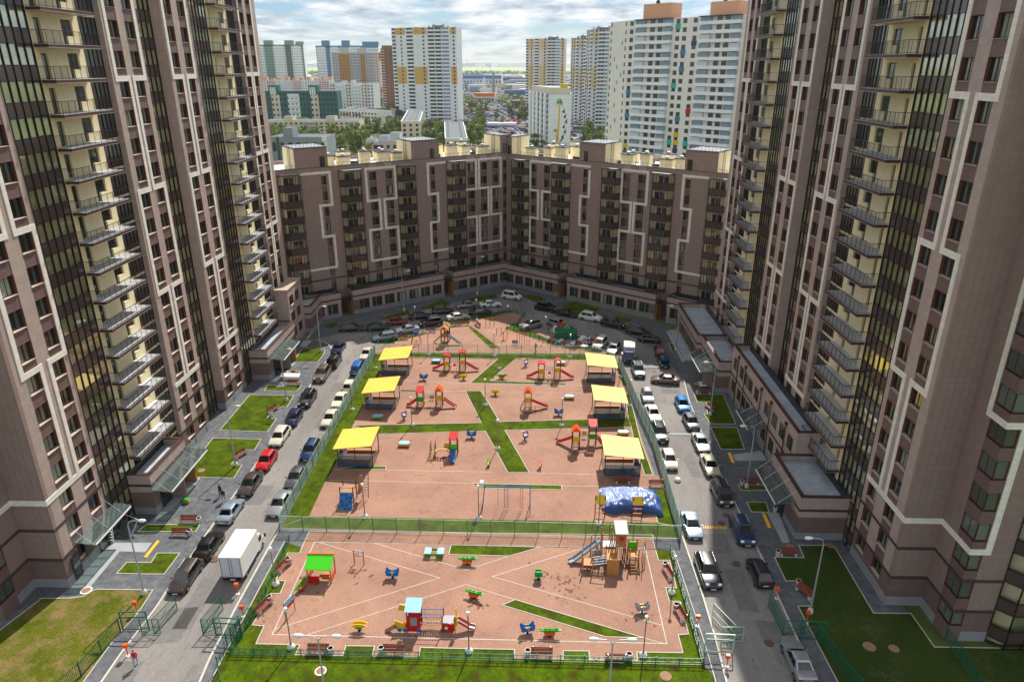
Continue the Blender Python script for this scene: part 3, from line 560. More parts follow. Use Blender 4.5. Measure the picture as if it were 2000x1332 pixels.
ZT = 75.4
def tower(sg, X0, Y0, Z0, label):
    root = empty('apartment_tower', (X0, Y0, Z0), 0, label, 'apartment tower', 'twin residential towers beside the yard')
    blocks = [(0, 7.7, [(1.7, 3.5), (5.2, 6.95)]), (24.6, 31.8, [(25.7, 27.6), (29.0, 30.9)]), (37.6, 45.3, [(38.5, 40.4), (42.0, 43.9)]), (61.5, 69.1, [(62.1, 63.8), (65.1, 66.9)])]
    m = MB(sg)
    m.box(-14, -1.9, 0.45, 69.1, -1.5, ZT - 0.4, 'clad_brown'); m.box(-14, -3.8, -3.85, 0.45, -1.5, ZT - 0.4, 'clad_brown'); m.box(-14, -8.2, -3.85, -3.0, -1.5, ZT - 0.5, 'clad_brown')
    # tall end walls facing the front
    for z0, z1, c in ((-1.5, 1.0, 'clad_plinth'), (1.0, 3.1, 'clad_dark'), (3.1, ZT, 'clad_brown')):
        e = 0.03 if c == 'clad_plinth' else 0
        m.box(-3.35, 0, 0 - e, 0.45, z0, z1, c); m.box(-3.8, -3.35 + e, -2.3, 0, z0, z1, c); m.box(-6.9, -4.5, -4.3 - e, -3.85, z0, z1, c)
    m.build('end_wall', root)
    tm = cached(('tile', sg), lambda: (lambda q: (q.hexa([(0.008, 0.0, 0.008), (0.592, 0.0, 0.008), (0.592, 0.02, 0.008), (0.008, 0.02, 0.008), (0.008, 0.0, 0.592), (0.592, 0.0, 0.592), (0.592, 0.02, 0.592), (0.008, 0.02, 0.592)], 'clad_tile'), q.mesh('cladding_tile'))[1])(MB(1)))
    for i in range(5):
        for k in range(52):
            z = 3.45 + .6 * k
            if 6.0 < z < 6.8 or 8.8 < z < 9.95: continue
            inst('cladding_tile', tm, root, ((-3.27 + .62 * i) if sg > 0 else (3.27 - .62 * i - .6), -.022 - .003 * ((i * 7 + k * 5) % 4) / 3, z))
    for s0, s1, wins in blocks:
        m = MB(sg); edges = [s0] + [x for w in wins for x in w] + [s1]
        if s0 == 0: edges[0] = 0.45; m.box(-0.45, 0.0, 0.45, 0.46, -1.5, 0, 'clad_tan')
        for i in range(0, len(edges), 2): pier(m, edges[i], edges[i + 1], -1.95, 0, ZT)
        if s0 == 0: m.box(-0.02, 0.0, 0.0, 0.45, 3.1, ZT, 'clad_tan') if False else None
        for a, b in wins:
            m.box(-1.95, -0.40, a, b, -1.5, ZT, 'interior')
            m.box(-0.40, -0.02, a, b, -1.5, 1.0, 'clad_plinth')
            for k in range(-1, 25):
                z1 = 1.6 + 3 * (k + 1); z0 = 3.4 + 3 * k
                if k == -1: z0 = 1.0
                if k == 24: z1 = ZT
                m.box(-0.40, -0.04, a, b, z0, z1, 'clad_dark' if z0 < 3 else 'clad_plum')
        m.build('facade_wall', root)
        for a, b in wins:
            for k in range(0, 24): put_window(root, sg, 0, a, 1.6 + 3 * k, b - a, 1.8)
        # pale outline bands
        m = MB(sg); (a, b), (c, d) = wins; lo, hi = a - 0.62, d + 0.6
        if s0 == 0: lo = a - 0.62
        mid = ((b + 0.02, b + 0.5), (c - 0.5, c - 0.02)); out = ((lo, lo + 0.52), (hi - 0.52, hi))
        lv = [9.6, 21.6, 33.6, 45.6, 57.6, 69.6, ZT]
        for i, z in enumerate(lv[:-1]):
            strips = mid if i % 2 == 0 else out; z1 = lv[i + 1] - 0.28 if i < 5 else ZT
            for p, q in strips: m.box(0.0, 0.05, p, q, z + 0.28, z1, 'clad_cream')
            L0 = -0.02 if (s0 == 0 and i == 0) else lo
            if i == 0: m.box(0.0, 0.055, L0, s1 if s0 else s1 - 0.2, z - 0.28, z + 0.28, 'clad_cream')
            else:
                m.box(0.0, 0.055, lo, mid[0][1], z - 0.28, z + 0.28, 'clad_cream'); m.box(0.0, 0.055, mid[1][0], hi, z - 0.28, z + 0.28, 'clad_cream')
        m.build('pale_band', root)
        for z in (3.25, 6.55): m = MB(sg); m.box(0.0, 0.03, s0, s1, z - 0.16, z + 0.16, 'clad_band'); m.build('string_course', root)
    # bands on the end walls, wrapping the corner window
    m = MB(sg)
    m.box(-3.35, 0.055, -0.05, 0, 9.32, 9.88, 'clad_cream'); m.box(-3.35, -3.295, -2.3, -0.05, 9.32, 9.88, 'clad_cream'); m.box(-3.35, -3.295, -4.3, -2.3, 9.32, 9.88, 'clad_cream')
    m.box(-5.1, -3.295, -4.355, -4.3, 9.32, 9.88, 'clad_cream'); m.box(-5.1, -4.55, -4.36, -4.3, 9.88, 21.32, 'clad_cream')
    m.box(-5.1, -3.295, -4.355, -4.3, 21.32, 21.88, 'clad_cream'); m.box(-3.35, -3.295, -4.3, -1.75, 21.32, 21.88, 'clad_cream'); m.box(-3.35, -3.29, -2.25, -1.75, 21.88, 33.3, 'clad_cream')
    m.box(-3.35, -3.295, -4.3, -1.75, 33.3, 33.86, 'clad_cream'); m.box(-5.1, -3.295, -4.355, -4.3, 33.3, 33.86, 'clad_cream'); m.box(-5.1, -4.55, -4.36, -4.3, 33.86, 45.3, 'clad_cream')
    m.box(-3.35, -3.295, -4.3, -1.75, 45.3, 45.86, 'clad_cream'); m.box(-3.35, -3.29, -2.25, -1.75, 45.86, 57.3, 'clad_cream')
    m.build('pale_band', root)
    for z in (3.25, 6.55):
        m = MB(sg); m.box(-3.35, 0.03, -0.03, 0, z - 0.16, z + 0.16, 'clad_band'); m.box(-3.35, -3.32, -4.3, -0.03, z - 0.16, z + 0.16, 'clad_band'); m.box(-6.9, -3.35, -4.33, -4.3, z - 0.16, z + 0.16, 'clad_band'); m.build('string_course', root)
    # corner windows and the spandrels between them
    m = MB(sg)
    for k in range(-1, 24):
        z0 = 3.4 + 3 * k if k >= 0 else -1.5; z1 = 4.6 + 3 * k
        if k == 23: z1 = ZT
        m.prism([(-3.38, -2.3), (-3.38, -4.27), (-4.5, -4.27), (-4.5, -3.9), (-3.78, -3.9), (-3.78, -2.3)], z0, z1, 'clad_plum' if k >= 0 else 'clad_dark')
    m.box(-4.5, -3.79, -3.89, -2.3, 0, ZT, 'interior'); m.build('corner_spandrel', root)
    cf, cp_ = corner_window(sg)
    for k in range(0, 22):
        o = inst('corner_window', cf, root, (-3.37 * sg, -4.28, 1.6 + 3 * k)); inst('pane', cp_, o)
    # large glazed end bay
    for k in range(-1, 24):
        z = 0.7 + 3 * k; m = None
        def ef():
            m = MB(sg); P = [(-6.9, -4.3), (-7.9, -5.3), (-12.5, -5.3), (-14, -5.3)]
            for (a, b), (c, d) in zip(P, P[1:]):
                m.beam((a, b, 0.6), (c, d, 0.6), 0.06, 1.25, 'panel_dark'); m.beam((a, b, 1.25), (c, d, 1.25), 0.12, 0.08, 'alu_dark'); m.beam((a, b, 2.96), (c, d, 2.96), 0.12, 0.08, 'alu_dark')
                for f in ((0,) if c > -12 and a > -7 else (0, 0.33, 0.66)): m.box(a + (c - a) * f - 0.05, a + (c - a) * f + 0.05, b + (d - b) * f - 0.05, b + (d - b) * f + 0.05, 0, 3.0, 'alu_dark')
            return m.mesh('glazed_bay')
        def eg():
            m = MB(sg); P = [(-6.9, -4.3), (-7.9, -5.3), (-14, -5.3)]
            for (a, b), (c, d) in zip(P, P[1:]): m.beam((a, b, 2.1), (c, d, 2.1), 0.02, 1.62, 'glass_bay')
            return m.mesh('pane')
        if k in range(-1, 16):
            o = inst('glazed_bay', cached(('eb', sg), ef), root, (0, 0, z)); inst('pane', cached(('ebg', sg), eg), o)
    m = MB(sg); m.prism([(-7.1, -3.9), (-8.1, -4.6), (-14, -4.6), (-14, -3.86), (-7.1, -3.86)], -1.5, 48, 'render_cream'); m.build('bay_back_wall', root)
    # glazed loggia stacks
    m = MB(sg)
    for a, b, u in ((7.7, 12.95, 0), (45.3, 50.1, 0)):
        m.box(-1.9, -0.2, a, b, -1.5, ZT, 'render_cream')
        for k in range(25): m.box(-0.2, -0.12, a, b, 0.55 + 3 * k, 0.72 + 3 * k, 'soffit_cream')
    m.box(-1.9, -1.56, 31.8, 37.6, -1.5, ZT, 'render_cream')
    
    m.build('loggia_wall', root)
    for a, b, u, n, k0 in ((7.7, 12.95, 0, 5, -1), (45.3, 50.1, 0, 5, -1), (31.8, 37.6, -1.36, 5, -1)):
        f, g = loggia_mesh(sg, round(b - a, 2), n)
        for k in range(k0, 24):
            o = inst('loggia_window', f, root, (u * sg, a, 0.7 + 3 * k)); inst('pane', g, o)
    # pilasters and balconies
    for a, b in ((12.95, 13.7), (50.1, 50.95)): m = MB(sg); m.box(-1.9, 0.06, a, b, -1.5, ZT, 'soffit_cream'); m.build('pilaster', root)
    bs, br = balcony_mesh(sg)
    for p, L in ((13.7, 10.9), (50.95, 10.55)):
        w, d1, d2, g = bal_wall(sg, L)
        for k in range(0, 25):
            zf = 0.72 + 3 * k
            inst('balcony_wall', w, root, (0, p, zf))
            if k == 24: continue
            inst('balcony_door', d1, root, (0, p + 1.0, zf)); inst('balcony_door', d2, root, (0, p + 5.0, zf)); inst('balcony_glazing', g, root, (0, p + 7.9, zf))
            if k >= 2:
                o = inst('balcony', bs, root, (0, p - 0.7, zf)); inst('railing', br, o)
    # roof
    m = MB(sg); m.box(-14.1, 0.08, -0.1, 69.2, ZT, ZT + 0.25, 'coping_brown'); m.box(-14.1, -3.27, -4.4, -0.1, ZT, ZT + 0.25, 'coping_brown'); m.build('roof', root)
    return root
TL = tower(1, -44.0, 53.1, 0.0, 'tall brown panelled apartment tower on the left, sunlit facade with stacked cream balconies')
TR = tower(-1, 34.2, 53.6, -0.85, 'tall brown panelled apartment tower on the right, shaded facade with stacked cream balconies')

def podium_box(m, u0, u1, s0, s1, ztop, roof='roof_wet'):
    """low annexe with parapet, string courses and darker base"""
    t = 0.35
    for (a, b, c, d) in ((u0, u1, s0, s0 + t), (u0, u1, s1 - t, s1), (u1 - t, u1, s0 + t, s1 - t)):
        m.box(a, b, c, d, -1.6, 0.9, 'clad_plinth'); m.box(a, b, c, d, 0.9, 2.9 if ztop < 6 else 3.0, 'clad_dark' if ztop < 6 else 'clad_tan'); m.box(a, b, c, d, 2.9 if ztop < 6 else 3.0, ztop, 'clad_tan')
        m.box(a - 0.03, b + 0.03, c - 0.03, d + 0.03, 3.62, 3.92, 'clad_band'); m.box(a - 0.05, b + 0.05, c - 0.05, d + 0.05, ztop, ztop + 0.1, 'coping_brown')
    m.box(u0, u1 - t, s0 + t, s1 - t, -1.6, ztop - 0.7, 'roof_grey', roof)
    m.box(u0, u0 + 0.3, s0 + t, s1 - t, ztop - 0.7, ztop + 0.1, 'coping_dark')
# left tower annexes
m = MB(1); podium_box(m, -0.1, 2.6, 11.9, 20.2, 5.1); m.box(2.0, 2.63, 13.2, 16.2, 0.0, 3.2, 'interior'); m.box(2.3, 2.66, 17.0, 19.6, 0, 3.2, 'wood_dark'); ann = m.build('entrance_annexe', TL)
m = MB(1); m.box(2.6, 4.3, 15.3, 15.6, 0, 3.3, 'clad_brown'); m.box(2.6, 4.0, 18.6, 18.95, 0, 3.3, 'wood'); m.box(2.61, 2.7, 13.2, 15.2, 0.05, 2.6, 'car_glass'); m.build('porch_wall', TL)
canopy('glass_canopy', TL, 1, 2.62, 11.6, 20.6, 3.45)
m = MB(1); podium_box(m, -0.1, 2.9, 47.9, 61.5, 5.1); m.box(2.91, 3.0, 50.0, 52.4, 0, 2.7, 'car_glass'); m.build('entrance_annexe', TL)
m = MB(1); m.box(2.9, 4.6, 52.6, 52.95, 0, 3.4, 'clad_brown'); m.box(2.9, 4.5, 55.8, 56.2, 0, 3.4, 'wood'); m.build('porch_wall', TL); canopy('glass_canopy', TL, 1, 2.92, 48.5, 56.5, 3.5)
m = MB(1)
for s0, s1 in ((61.5, 69.1),):
    m.box(0.06, 2.3, s0, s1, -0.5, 0.9, 'clad_plinth'); m.box(0.06, 2.3, s0, s1, 0.9, 10.6, 'clad_tan'); m.box(0.04, 2.4, s0 - 0.1, s1 + 0.1, 10.6, 10.8, 'sill_light')
m.build('lower_bay', TL)
for k in range(3):
    for s in (62.3, 65.4): put_window(TL, 1, 2.38, s, 1.6 + 3 * k, 1.7, 1.8, 2, 0.05)
m = MB(1); podium_box(m, -0.1, 3.6, 69.1, 76.5, 5.2); m.build('entrance_annexe', TL)
# front door canopy, steps and ramp of the left tower
canopy('glass_canopy', TL, 1, 0.05, 2.2, 8.6, 3.6, 1.9)
m = MB(1); m.box(0.0, 0.1, 0.9, 2.1, 0.1, 2.7, 'frame_dark'); m.box(0.1, 0.12, 1.05, 1.95, 0.3, 2.5, 'car_glass'); m.box(0.0, 0.1, 3.1, 4.3, 1.3, 3.0, 'frame_dark'); m.box(0.0, 0.12, 5.2, 7.2, 0.1, 2.9, 'car_glass'); m.build('front_door', TL)
# right tower annexes: long two-storey podium
m = MB(-1); podium_box(m, -0.1, 5.1, 9.7, 18.6, 5.35); m.box(2.0, 5.13, 13.5, 16.6, 0, 2.8, 'interior'); m.build('entrance_annexe', TR)
canopy('glass_canopy', TR, -1, 5.12, 11.0, 18.0, 3.9, 2.1)
m = MB(-1); podium_box(m, 0.07, 2.75, 18.6, 46.0, 8.2); m.build('podium', TR)
for i, s in enumerate((19.6, 22.4, 25.2, 28.4, 32.8, 35.6, 37.6, 39.9, 43.0)):
    for z in (1.3, 4.9): put_window(TR, -1, 2.83, s, z, 1.5, 1.9, 2, 0.05)
m = MB(-1)
for s in (22.0, 27.6, 31.6, 38.9, 42.4): m.tube((2.9, s, -0.8), (2.9, s, 7.6), 0.07, 'coping_brown', 6); m.box(2.75, 3.05, s - 0.16, s + 0.16, 7.4, 7.8, 'coping_brown')
m.build('drainpipe', TR)
canopy('glass_canopy', TR, -1, 2.78, 28.0, 33.5, 3.7, 2.5)
m = MB(-1); podium_box(m, 0.07, 4.7, 46.0, 57.5, 5.3); m.box(4.71, 4.8, 50.5, 52.5, 0, 2.7, 'frame_dark'); m.build('entrance_annexe', TR)
m = MB(-1); m.box(4.7, 6.2, 48.4, 48.75, -0.5, 3.4, 'clad_brown'); m.build('porch_wall', TR); canopy('glass_canopy', TR, -1, 4.72, 46.4, 54.0, 3.6, 2.6)
m = MB(-1); podium_box(m, 0.07, 5.4, 57.5, 74.5, 5.3); m.build('entrance_annexe', TR)
for s in (59.0, 62.0, 65.0, 68.0, 71.0): put_window(TR, -1, 5.48, s, 1.0, 1.9, 2.0, 2, 0.05)
m = MB(-1); m.box(5.4, 7.0, 58, 73, -0.6, 0.45, 'concrete'); m.box(7.0, 7.5, 58, 73, -0.6, 0.2, 'concrete'); m.build('terrace', TR)

# ------------------------------------------------------------------ far V-shaped block of nine storeys
def wing(sg, rz, zoff, label, wins, stairs, bays, blocks, bands, podium, length):
    root = empty('apartment_block', (-4.9, 159.6, zoff), rz, label, 'apartment block', 'two wings of the nine storey block')
    ZP = 29.0; ops = sorted([(a, b, 'w') for a, b in wins] + [(a, b, 's') for a, b in stairs] + [(a, b, 'b') for a, b in bays])
    m = MB(sg); m.box(-13.5, -0.40, -2, length, -1, 28.4, 'clad_brown', 'roof_white')
    cur = -0.6
    for a, b, k in ops + [(length, length, 'x')]:
        st = any(x0 - 0.3 <= (cur + a) / 2 <= x1 + 0.3 for x0, x1 in stairs + [(c, d) for c, d in blocks])
        m.box(-0.40, 0, cur, a, -1, ZP, 'clad_stairs'); cur = b
        if k in 'ws':
            m.box(-0.40, -0.04, a, b, 27.4, ZP, 'clad_tan'); m.box(-0.40, -0.06, a, b, -1, 4.6, 'clad_plum')
            for f in range(1, 8): m.box(-0.40, -0.06, a, b, 3.4 + 3 * f, 4.6 + 3 * f, 'clad_plum')
        elif k == 'b': m.box(-0.40, -0.02, a, b, -1, 4.4, 'clad_dark'); m.box(-0.40, -0.02, a, b, 27.9, ZP, 'clad_stairs')
    m.box(-0.40, 0.06, -0.6, length, ZP, ZP + 0.1, 'coping_dark'); m.box(-13.6, -13.2, -2, length, 28.4, ZP + 0.1, 'clad_brown'); m.build('facade_wall', root)
    m = MB(sg)
    for a, b, k in ops:
        if k == 'b': m.box(-0.38, 0.25, a + .15, b - .15, 4.4, 27.9, 'render_cream')
    m.build('bay_back_wall', root)
    for a, b, k in ops:
        if k in 'ws':
            for f in range(8): put_window(root, sg, -0.02, a, 4.6 + 3 * f, b - a, 1.8, 2 if k == 'w' else 1)
    # bays
    def bayf(w):
        def f():
            m = MB(sg); P = [(0, 0.0), (1.15, 0.75), (1.15, w - 0.75), (0, w)]
            for (a, b), (c, d) in zip(P, P[1:]):
                m.beam((a, b, 0.62), (c, d, 0.62), 0.05, 1.24, 'panel_dark'); m.beam((a, b, 1.26), (c, d, 1.26), 0.1, 0.07, 'alu_dark'); m.beam((a, b, 2.97), (c, d, 2.97), 0.1, 0.06, 'alu_dark')
                n = 1 if abs(c - a) > 0.1 else 5
                for i in range(n + 1): m.box(a + (c - a) * i / n - 0.04, a + (c - a) * i / n + 0.04, b + (d - b) * i / n - 0.04, b + (d - b) * i / n + 0.04, 0, 3.0, 'alu_dark')
            m.prism([(-0.3, 0.1), (1.1, 0.85), (1.1, w - 0.85), (-0.3, w - 0.1)], -0.1, 0.06, 'interior'); return m.mesh('bay_window')
        def g():
            m = MB(sg); P = [(0, 0.0), (1.15, 0.75), (1.15, w - 0.75), (0, w)]
            for (a, b), (c, d) in zip(P, P[1:]): m.beam((a, b, 2.1), (c, d, 2.1), 0.015, 1.64, 'glass_bay')
            return m.mesh('pane')
        def dr(v):
            def h():
                m = MB(sg); c = w * 0.42 if v else w * 0.56
                m.box(0.25, 0.30, c - 1.0, c + 1.0, 0.06 if v else 0.9, 2.55, 'white_frame'); m.box(0.30, 0.32, c - 0.92, c - 0.12, 0.9, 2.45, 'pane_dark'); m.box(0.30, 0.32, c + 0.0, c + 0.92, 0.95 if not v else 0.2, 2.45, 'pane_dark')
                return m.mesh('balcony_door')
            return h
        k = round(w, 2); return cached(('by', sg, k), f), cached(('byg', sg, k), g), cached(('byd', sg, k, 0), dr(0)), cached(('byd', sg, k, 1), dr(1))
    for a, b in bays:
        A, B, D0, D1 = bayf(b - a)
        for f in range(8):
            o = inst('bay_window', A, root, (0, a, 4.1 + 3 * f)); inst('pane', B, o); inst('balcony_door', D0 if f % 3 else D1, root, (0, a, 4.1 + 3 * f))
        m = MB(sg); m.prism([(-0.05, a - 0.15), (1.35, a + 0.6), (1.35, b - 0.6), (-0.05, b + 0.15)], 28.1, 28.22, 'coping_brown', 'galv'); m.prism([(0, a), (1.15, a + 0.75), (1.15, b - 0.75), (0, b)], 3.8, 4.1, 'coping_dark'); m.build('bay_roof', root)
    # stair blocks standing above the roof
    for a, b in blocks:
        m = MB(sg); m.box(-6.5, 0.02, a, b, 28.5, 32.6, 'render_cream'); m.box(0.02, 0.05, a, b, 28.2, 32.62, 'clad_stairs'); m.box(-6.6, 0.1, a - 0.06, b + 0.06, 32.62, 32.75, 'coping_dark'); m.box(-6.3, -0.2, a + 0.2, b - 0.2, 32.75, 32.8, 'roof_grey'); o = m.build('stair_head', root)
        w = MB(sg); ws = [x for x in stairs if a <= x[0] <= b]
        c = ws[0][0] if ws else max(a, 0) + 0.2
        w.box(0.05, 0.08, c, c + 1.0, 29.0, 31.0, 'frame_dark'); w.box(0.08, 0.09, c + 0.1, c + 0.9, 29.1, 30.9, 'pane_dark'); w.build('window', o)
        w = MB(sg); e = b if a > 10 else b
        for q in (-2.0, -3.0): w.box(q, q + 0.05, b + 0.15, b + 0.2, 28.5, 33.2, 'steel_dark')
        for z in range(10): w.box(-3.0, -2.0, b + 0.15, b + 0.19, 28.9 + z * 0.4, 28.93 + z * 0.4, 'steel_dark')
        n = 9
        for i in range(n + 1): w.box(-0.3, -0.26, a + (b - a) * i / n - 0.02, a + (b - a) * i / n + 0.02, 32.75, 33.6, 'steel_dark')
        w.box(-0.3, -0.26, a, b, 33.57, 33.61, 'steel_dark'); w.build('roof_ladder', o)
    # roof vents
    vents = [(c, u) for c in (4.5, 9.0, 12.5, 25.5, 28.5, 32.5, 37.0, 40.0) for u in (-3.2,)] + [(14.5, -6), (30.5, -7.5), (35.0, -8), (7, -8), (26.5, -9)]
    for i, (s, u) in enumerate(vents):
        if any(a - 1 < s < b + 1 for a, b in blocks): continue
        h = 1.9 + (i % 3) * 0.35; m = MB(sg); w = 1.0 if i % 2 else 1.3; m.box(u - 0.6, u + 0.6, s - w, s + w, 28.4, 28.4 + h, 'render_cream'); m.box(u - 0.8, u + 0.8, s - w - 0.2, s + w + 0.2, 28.4 + h, 28.55 + h, 'coping_dark')
        m.lathe([(0.25, 28.55 + h), (0.25, 28.8 + h), (0.4, 28.82 + h), (0.4, 28.95 + h), (0, 29.05 + h)], 'white_frame', 10, (u, s, 0)); m.build('roof_vent', root)
    m = MB(sg)
    for s in (3.0, 14.0, 24.5, 31.0, 38.5): m.box(-9.5, -5.2, s, s + 0.4, 28.4, 29.0, 'coping_dark'); m.box(-5.6, -5.2, s, s + 4.5, 28.4, 29.0, 'coping_dark', 'white_frame')
    for s in range(2, int(length), 1): m.box(-0.9, -0.86, s, s + 0.04, 28.4, 29.6, 'steel_dark')
    for s0, s1 in [(2, 16), (25, 40), (46, length)]: m.box(-0.9, -0.86, s0, s1, 29.57, 29.61, 'steel_dark')
    m.build('roof_rail', root)
    # pale outline bands
    for P in bands:
        m = MB(sg)
        for i, ((a, z), (b, y)) in enumerate(zip(P, P[1:])):
            w = 0.24
            if abs(a - b) < 0.01: m.box(0.0, 0.050, a - w, a + w, min(z, y) + w, max(z, y) - w, 'clad_cream')
            else: m.box(0.0, 0.054, min(a, b) - w, max(a, b) + w, z - w, z + w, 'clad_cream')
        m.build('pale_band', root)
    m = MB(sg)
    for a, b, k in [(-0.6, -0.6, '')] + ops:
        pass
    cur = -0.6
    for a, b, k in ops + [(length, length, 'x')]:
        m.box(0, 0.03, cur, a, 7.0, 7.3, 'clad_band'); cur = b
    m.build('string_course', root)
    # podium with shop windows
    for i, (a, b, u) in enumerate(podium):
        m = MB(sg); podium_box(m, -0.06, u, a, b, 5.0); m.build('podium', root)
        n = int((b - a - 1.0) / 2.6)
        for k in range(n):
            s = a + 0.8 + (b - a - 1.4) * k / max(1, n); put_window(root, sg, u + 0.08, s, 0.8, 2.0, 2.1, 2, 0.05)
            mm_ = MB(sg); mm_.box(u, u + 0.05, s - 0.62, s - 0.03, 0.92, 3.4, 'clad_tan'); mm_.build('shop_pier', root)
    for a, b in zip(podium, podium[1:]):
        m = MB(sg); s0, s1 = a[1], b[0]; m.box(0, 1.4, s0, s1, -1, 4.6, 'clad_dark'); m.box(1.4, 1.46, s0 + 0.5, s1 - 0.4, 0, 2.6, 'frame_dark'); m.box(1.4, 3.3, s0 + 0.1, s0 + 0.3, -1, 3.0, 'wood'); m.box(0.2, 3.2, s0, s1, 3.2, 3.4, 'coping_dark'); m.build('entrance_porch', root)
    return root
lead = [(46.9, 28), (41.2, 28), (41.2, 21.8), (43.6, 21.8), (43.6, 15.7), (41.4, 15.7), (41.4, 9.4), (46.6, 9.4)]
P2 = lambda a, b, c, d: [(c, 21.7), (d, 21.7), (d, 28), (a, 28), (a, 21.7), (b, 21.7), (b, 15.8), (a, 15.8), (a, 9.4), (d, 9.4), (d, 15.8), (c, 15.8), (c, 21.7)]
wing(-1, R(90 + 36.0), -0.1, 'left wing of the brown nine storey block closing the yard, glazed dark bays',
     [(0.2, 1.1), (2.4, 3.95), (5.4, 7.0), (8.6, 10.3), (28.1, 29.6), (31.6, 33.1)], [(18.35, 19.4), (41.9, 42.9)], [(10.9, 15.6), (22.8, 27.1), (34.7, 39.4), (46.9, 51.2)], [(-1.2, 1.9), (17.2, 23.6), (41.3, 47.7)],
     [lead, P2(27.5, 30.2, 31.2, 33.8), [(15.8, 28), (20.0, 28), (20.0, 21.7), (17.8, 21.7), (17.8, 15.7), (19.8, 15.7), (19.8, 9.4), (15.9, 9.4)], [(10.7, 28), (8.2, 28), (8.2, 21.8), (10.7, 21.8)], [(10.7, 15.7), (8.2, 15.7), (8.2, 9.4), (10.7, 9.4)],
      [(7.45, 28), (1.75, 28), (1.75, 21.8), (4.35, 21.8), (4.35, 15.7), (1.75, 15.7), (1.75, 9.4), (7.45, 9.4), (7.45, 15.7), (5.05, 15.7), (5.05, 21.8), (7.45, 21.8), (7.45, 28)]],
     [(1.6, 16.6, 3.5), (19.0, 40.0, 3.5), (42.5, 52.5, 3.5)], 56)
wing(1, -R(90 + 36.0), -0.45, 'right wing of the brown nine storey block closing the yard, glazed dark bays',
     [(6.7, 8.1), (10.1, 11.6), (29.4, 30.9), (32.7, 34.2)], [(20.0, 21.1), (42.7, 43.7)], [(1.4, 6.1), (12.1, 16.9), (24.4, 28.9), (35.7, 40.4), (47.2, 51.5)], [(-1.6, 1.35), (18.9, 25.0), (42.2, 48.6)],
     [[(21.5, 28), (6.45, 28), (6.45, 21.8), (8.6, 21.8), (8.6, 15.7), (6.45, 15.7), (6.45, 9.4), (12.0, 9.4)], [(12.0, 21.8), (9.6, 21.8), (9.6, 15.7), (12.0, 15.7)], [(21.5, 27.5), (21.5, 21.8), (19.4, 21.8), (19.4, 15.7), (21.5, 15.7), (21.5, 9.5), (17.0, 9.5)],
      P2(29.05, 31.45, 32.15, 34.75), [(47.1, 28), (42.2, 28), (42.2, 21.8), (44.2, 21.8), (44.2, 15.7), (42.2, 15.7), (42.2, 9.4), (47.1, 9.4)]],
     [(1.6, 16.6, 3.5), (19.0, 40.0, 3.5), (42.5, 52.5, 3.5)], 56)

# ------------------------------------------------------------------ fences
def bar_panel(w, h, sp, m, r=0.011, rails=(0.12, 0.94)):
    mb = MB(); n = int(w / sp)
    for i in range(n): x = sp * (i + 0.5); mb.box(x - r, x + r, -r, r, 0.06, h, m)
    for f in rails: mb.box(0, w, -0.02, 0.02, h * f - 0.02, h * f + 0.02, m)
    return mb.mesh('bar_panel')
def fence(name, P, label, group, step, h, panel_fn, post_m, cat='fence', pr=0.03, close=False):
    root = empty(name, (P[0][0], P[0][1], zg(P[0][0])), 0, label, cat, group); o0 = Vector((P[0][0], P[0][1], zg(P[0][0])))
    pm = None
    for a, b in zip(P, P[1:]):
        a = Vector(a); b = Vector(b); L = (b - a).length; n = max(1, round(L / step)); w = L / n; rz = math.atan2(b.y - a.y, b.x - a.x)
        me = cached(('fp', name, round(w, 2)), lambda: panel_fn(w))
        def po():
            mb = MB(); mb.box(-pr, pr, -pr, pr, 0, h + 0.06, post_m); return mb.mesh('post')
        pm = cached(('post', name), po)
        for i in range(n):
            p = a.lerp(b, i / n); z = zg(p.x); inst('fence_panel', me, root, (p.x - o0.x, p.y - o0.y, z - o0.z), rz); inst('post', pm, root, (p.x - o0.x, p.y - o0.y, z - o0.z), rz)
        inst('post', pm, root, (b.x - o0.x, b.y - o0.y, zg(b.x) - o0.z), rz)
    return root
tallp = lambda w: bar_panel(w, 2.0, 0.12, 'green_pale', 0.011)
meshp = lambda w: bar_panel(w, 2.0, 0.16, 'green_pale', 0.010, (0.05, 0.35, 0.65, 0.97))
F0 = G(547, 1036); F1 = G(1329, 1055)
fence('tall_fence', [F0, F1], 'long green bar fence between the two playgrounds, running across the yard', 'tall green playground fences', 2.5, 2.0, tallp, 'green_paint')
fence('tall_fence', [F0, G(733, 692)], 'tall green bar fence beside the left road and its parked cars', 'tall green playground fences', 2.5, 2.0, tallp, 'green_paint')
fence('tall_fence', [F1, G(1300, 951), G(1275, 868), G(1240, 790), G(1208, 716), G(1160, 696)], 'tall green bar fence beside the right road bending at its far corner', 'tall green playground fences', 2.5, 2.0, tallp, 'green_paint')
fence('tall_fence', [G(733, 692), G(1160, 696)], 'far mesh fence with dark posts behind the topmost grass strip', 'tall green playground fences', 2.5, 2.0, meshp, 'steel_dark')
def orn(w):
    mb = MB(); m = 'green_paint'
    for z in (0.30, 0.72): mb.box(0, w, -0.02, 0.02, z - 0.025, z + 0.025, m)
    mb.box(0, w, -0.015, 0.015, 0.06, 0.09, m)
    c = w / 2
    for i in range(10):
        a0 = 2 * math.pi * i / 10; a1 = 2 * math.pi * (i + 1) / 10
        mb.beam((c + 0.2 * math.cos(a0), 0, 0.51 + 0.2 * math.sin(a0)), (c + 0.2 * math.cos(a1), 0, 0.51 + 0.2 * math.sin(a1)), 0.03, 0.03, m)
    for x in (c - 0.28, c + 0.28, 0.12, w - 0.12, 0.28, w - 0.28): mb.box(x - 0.012, x + 0.012, -0.012, 0.012, 0.06, 0.84, m)
    return mb.mesh('fence_panel')
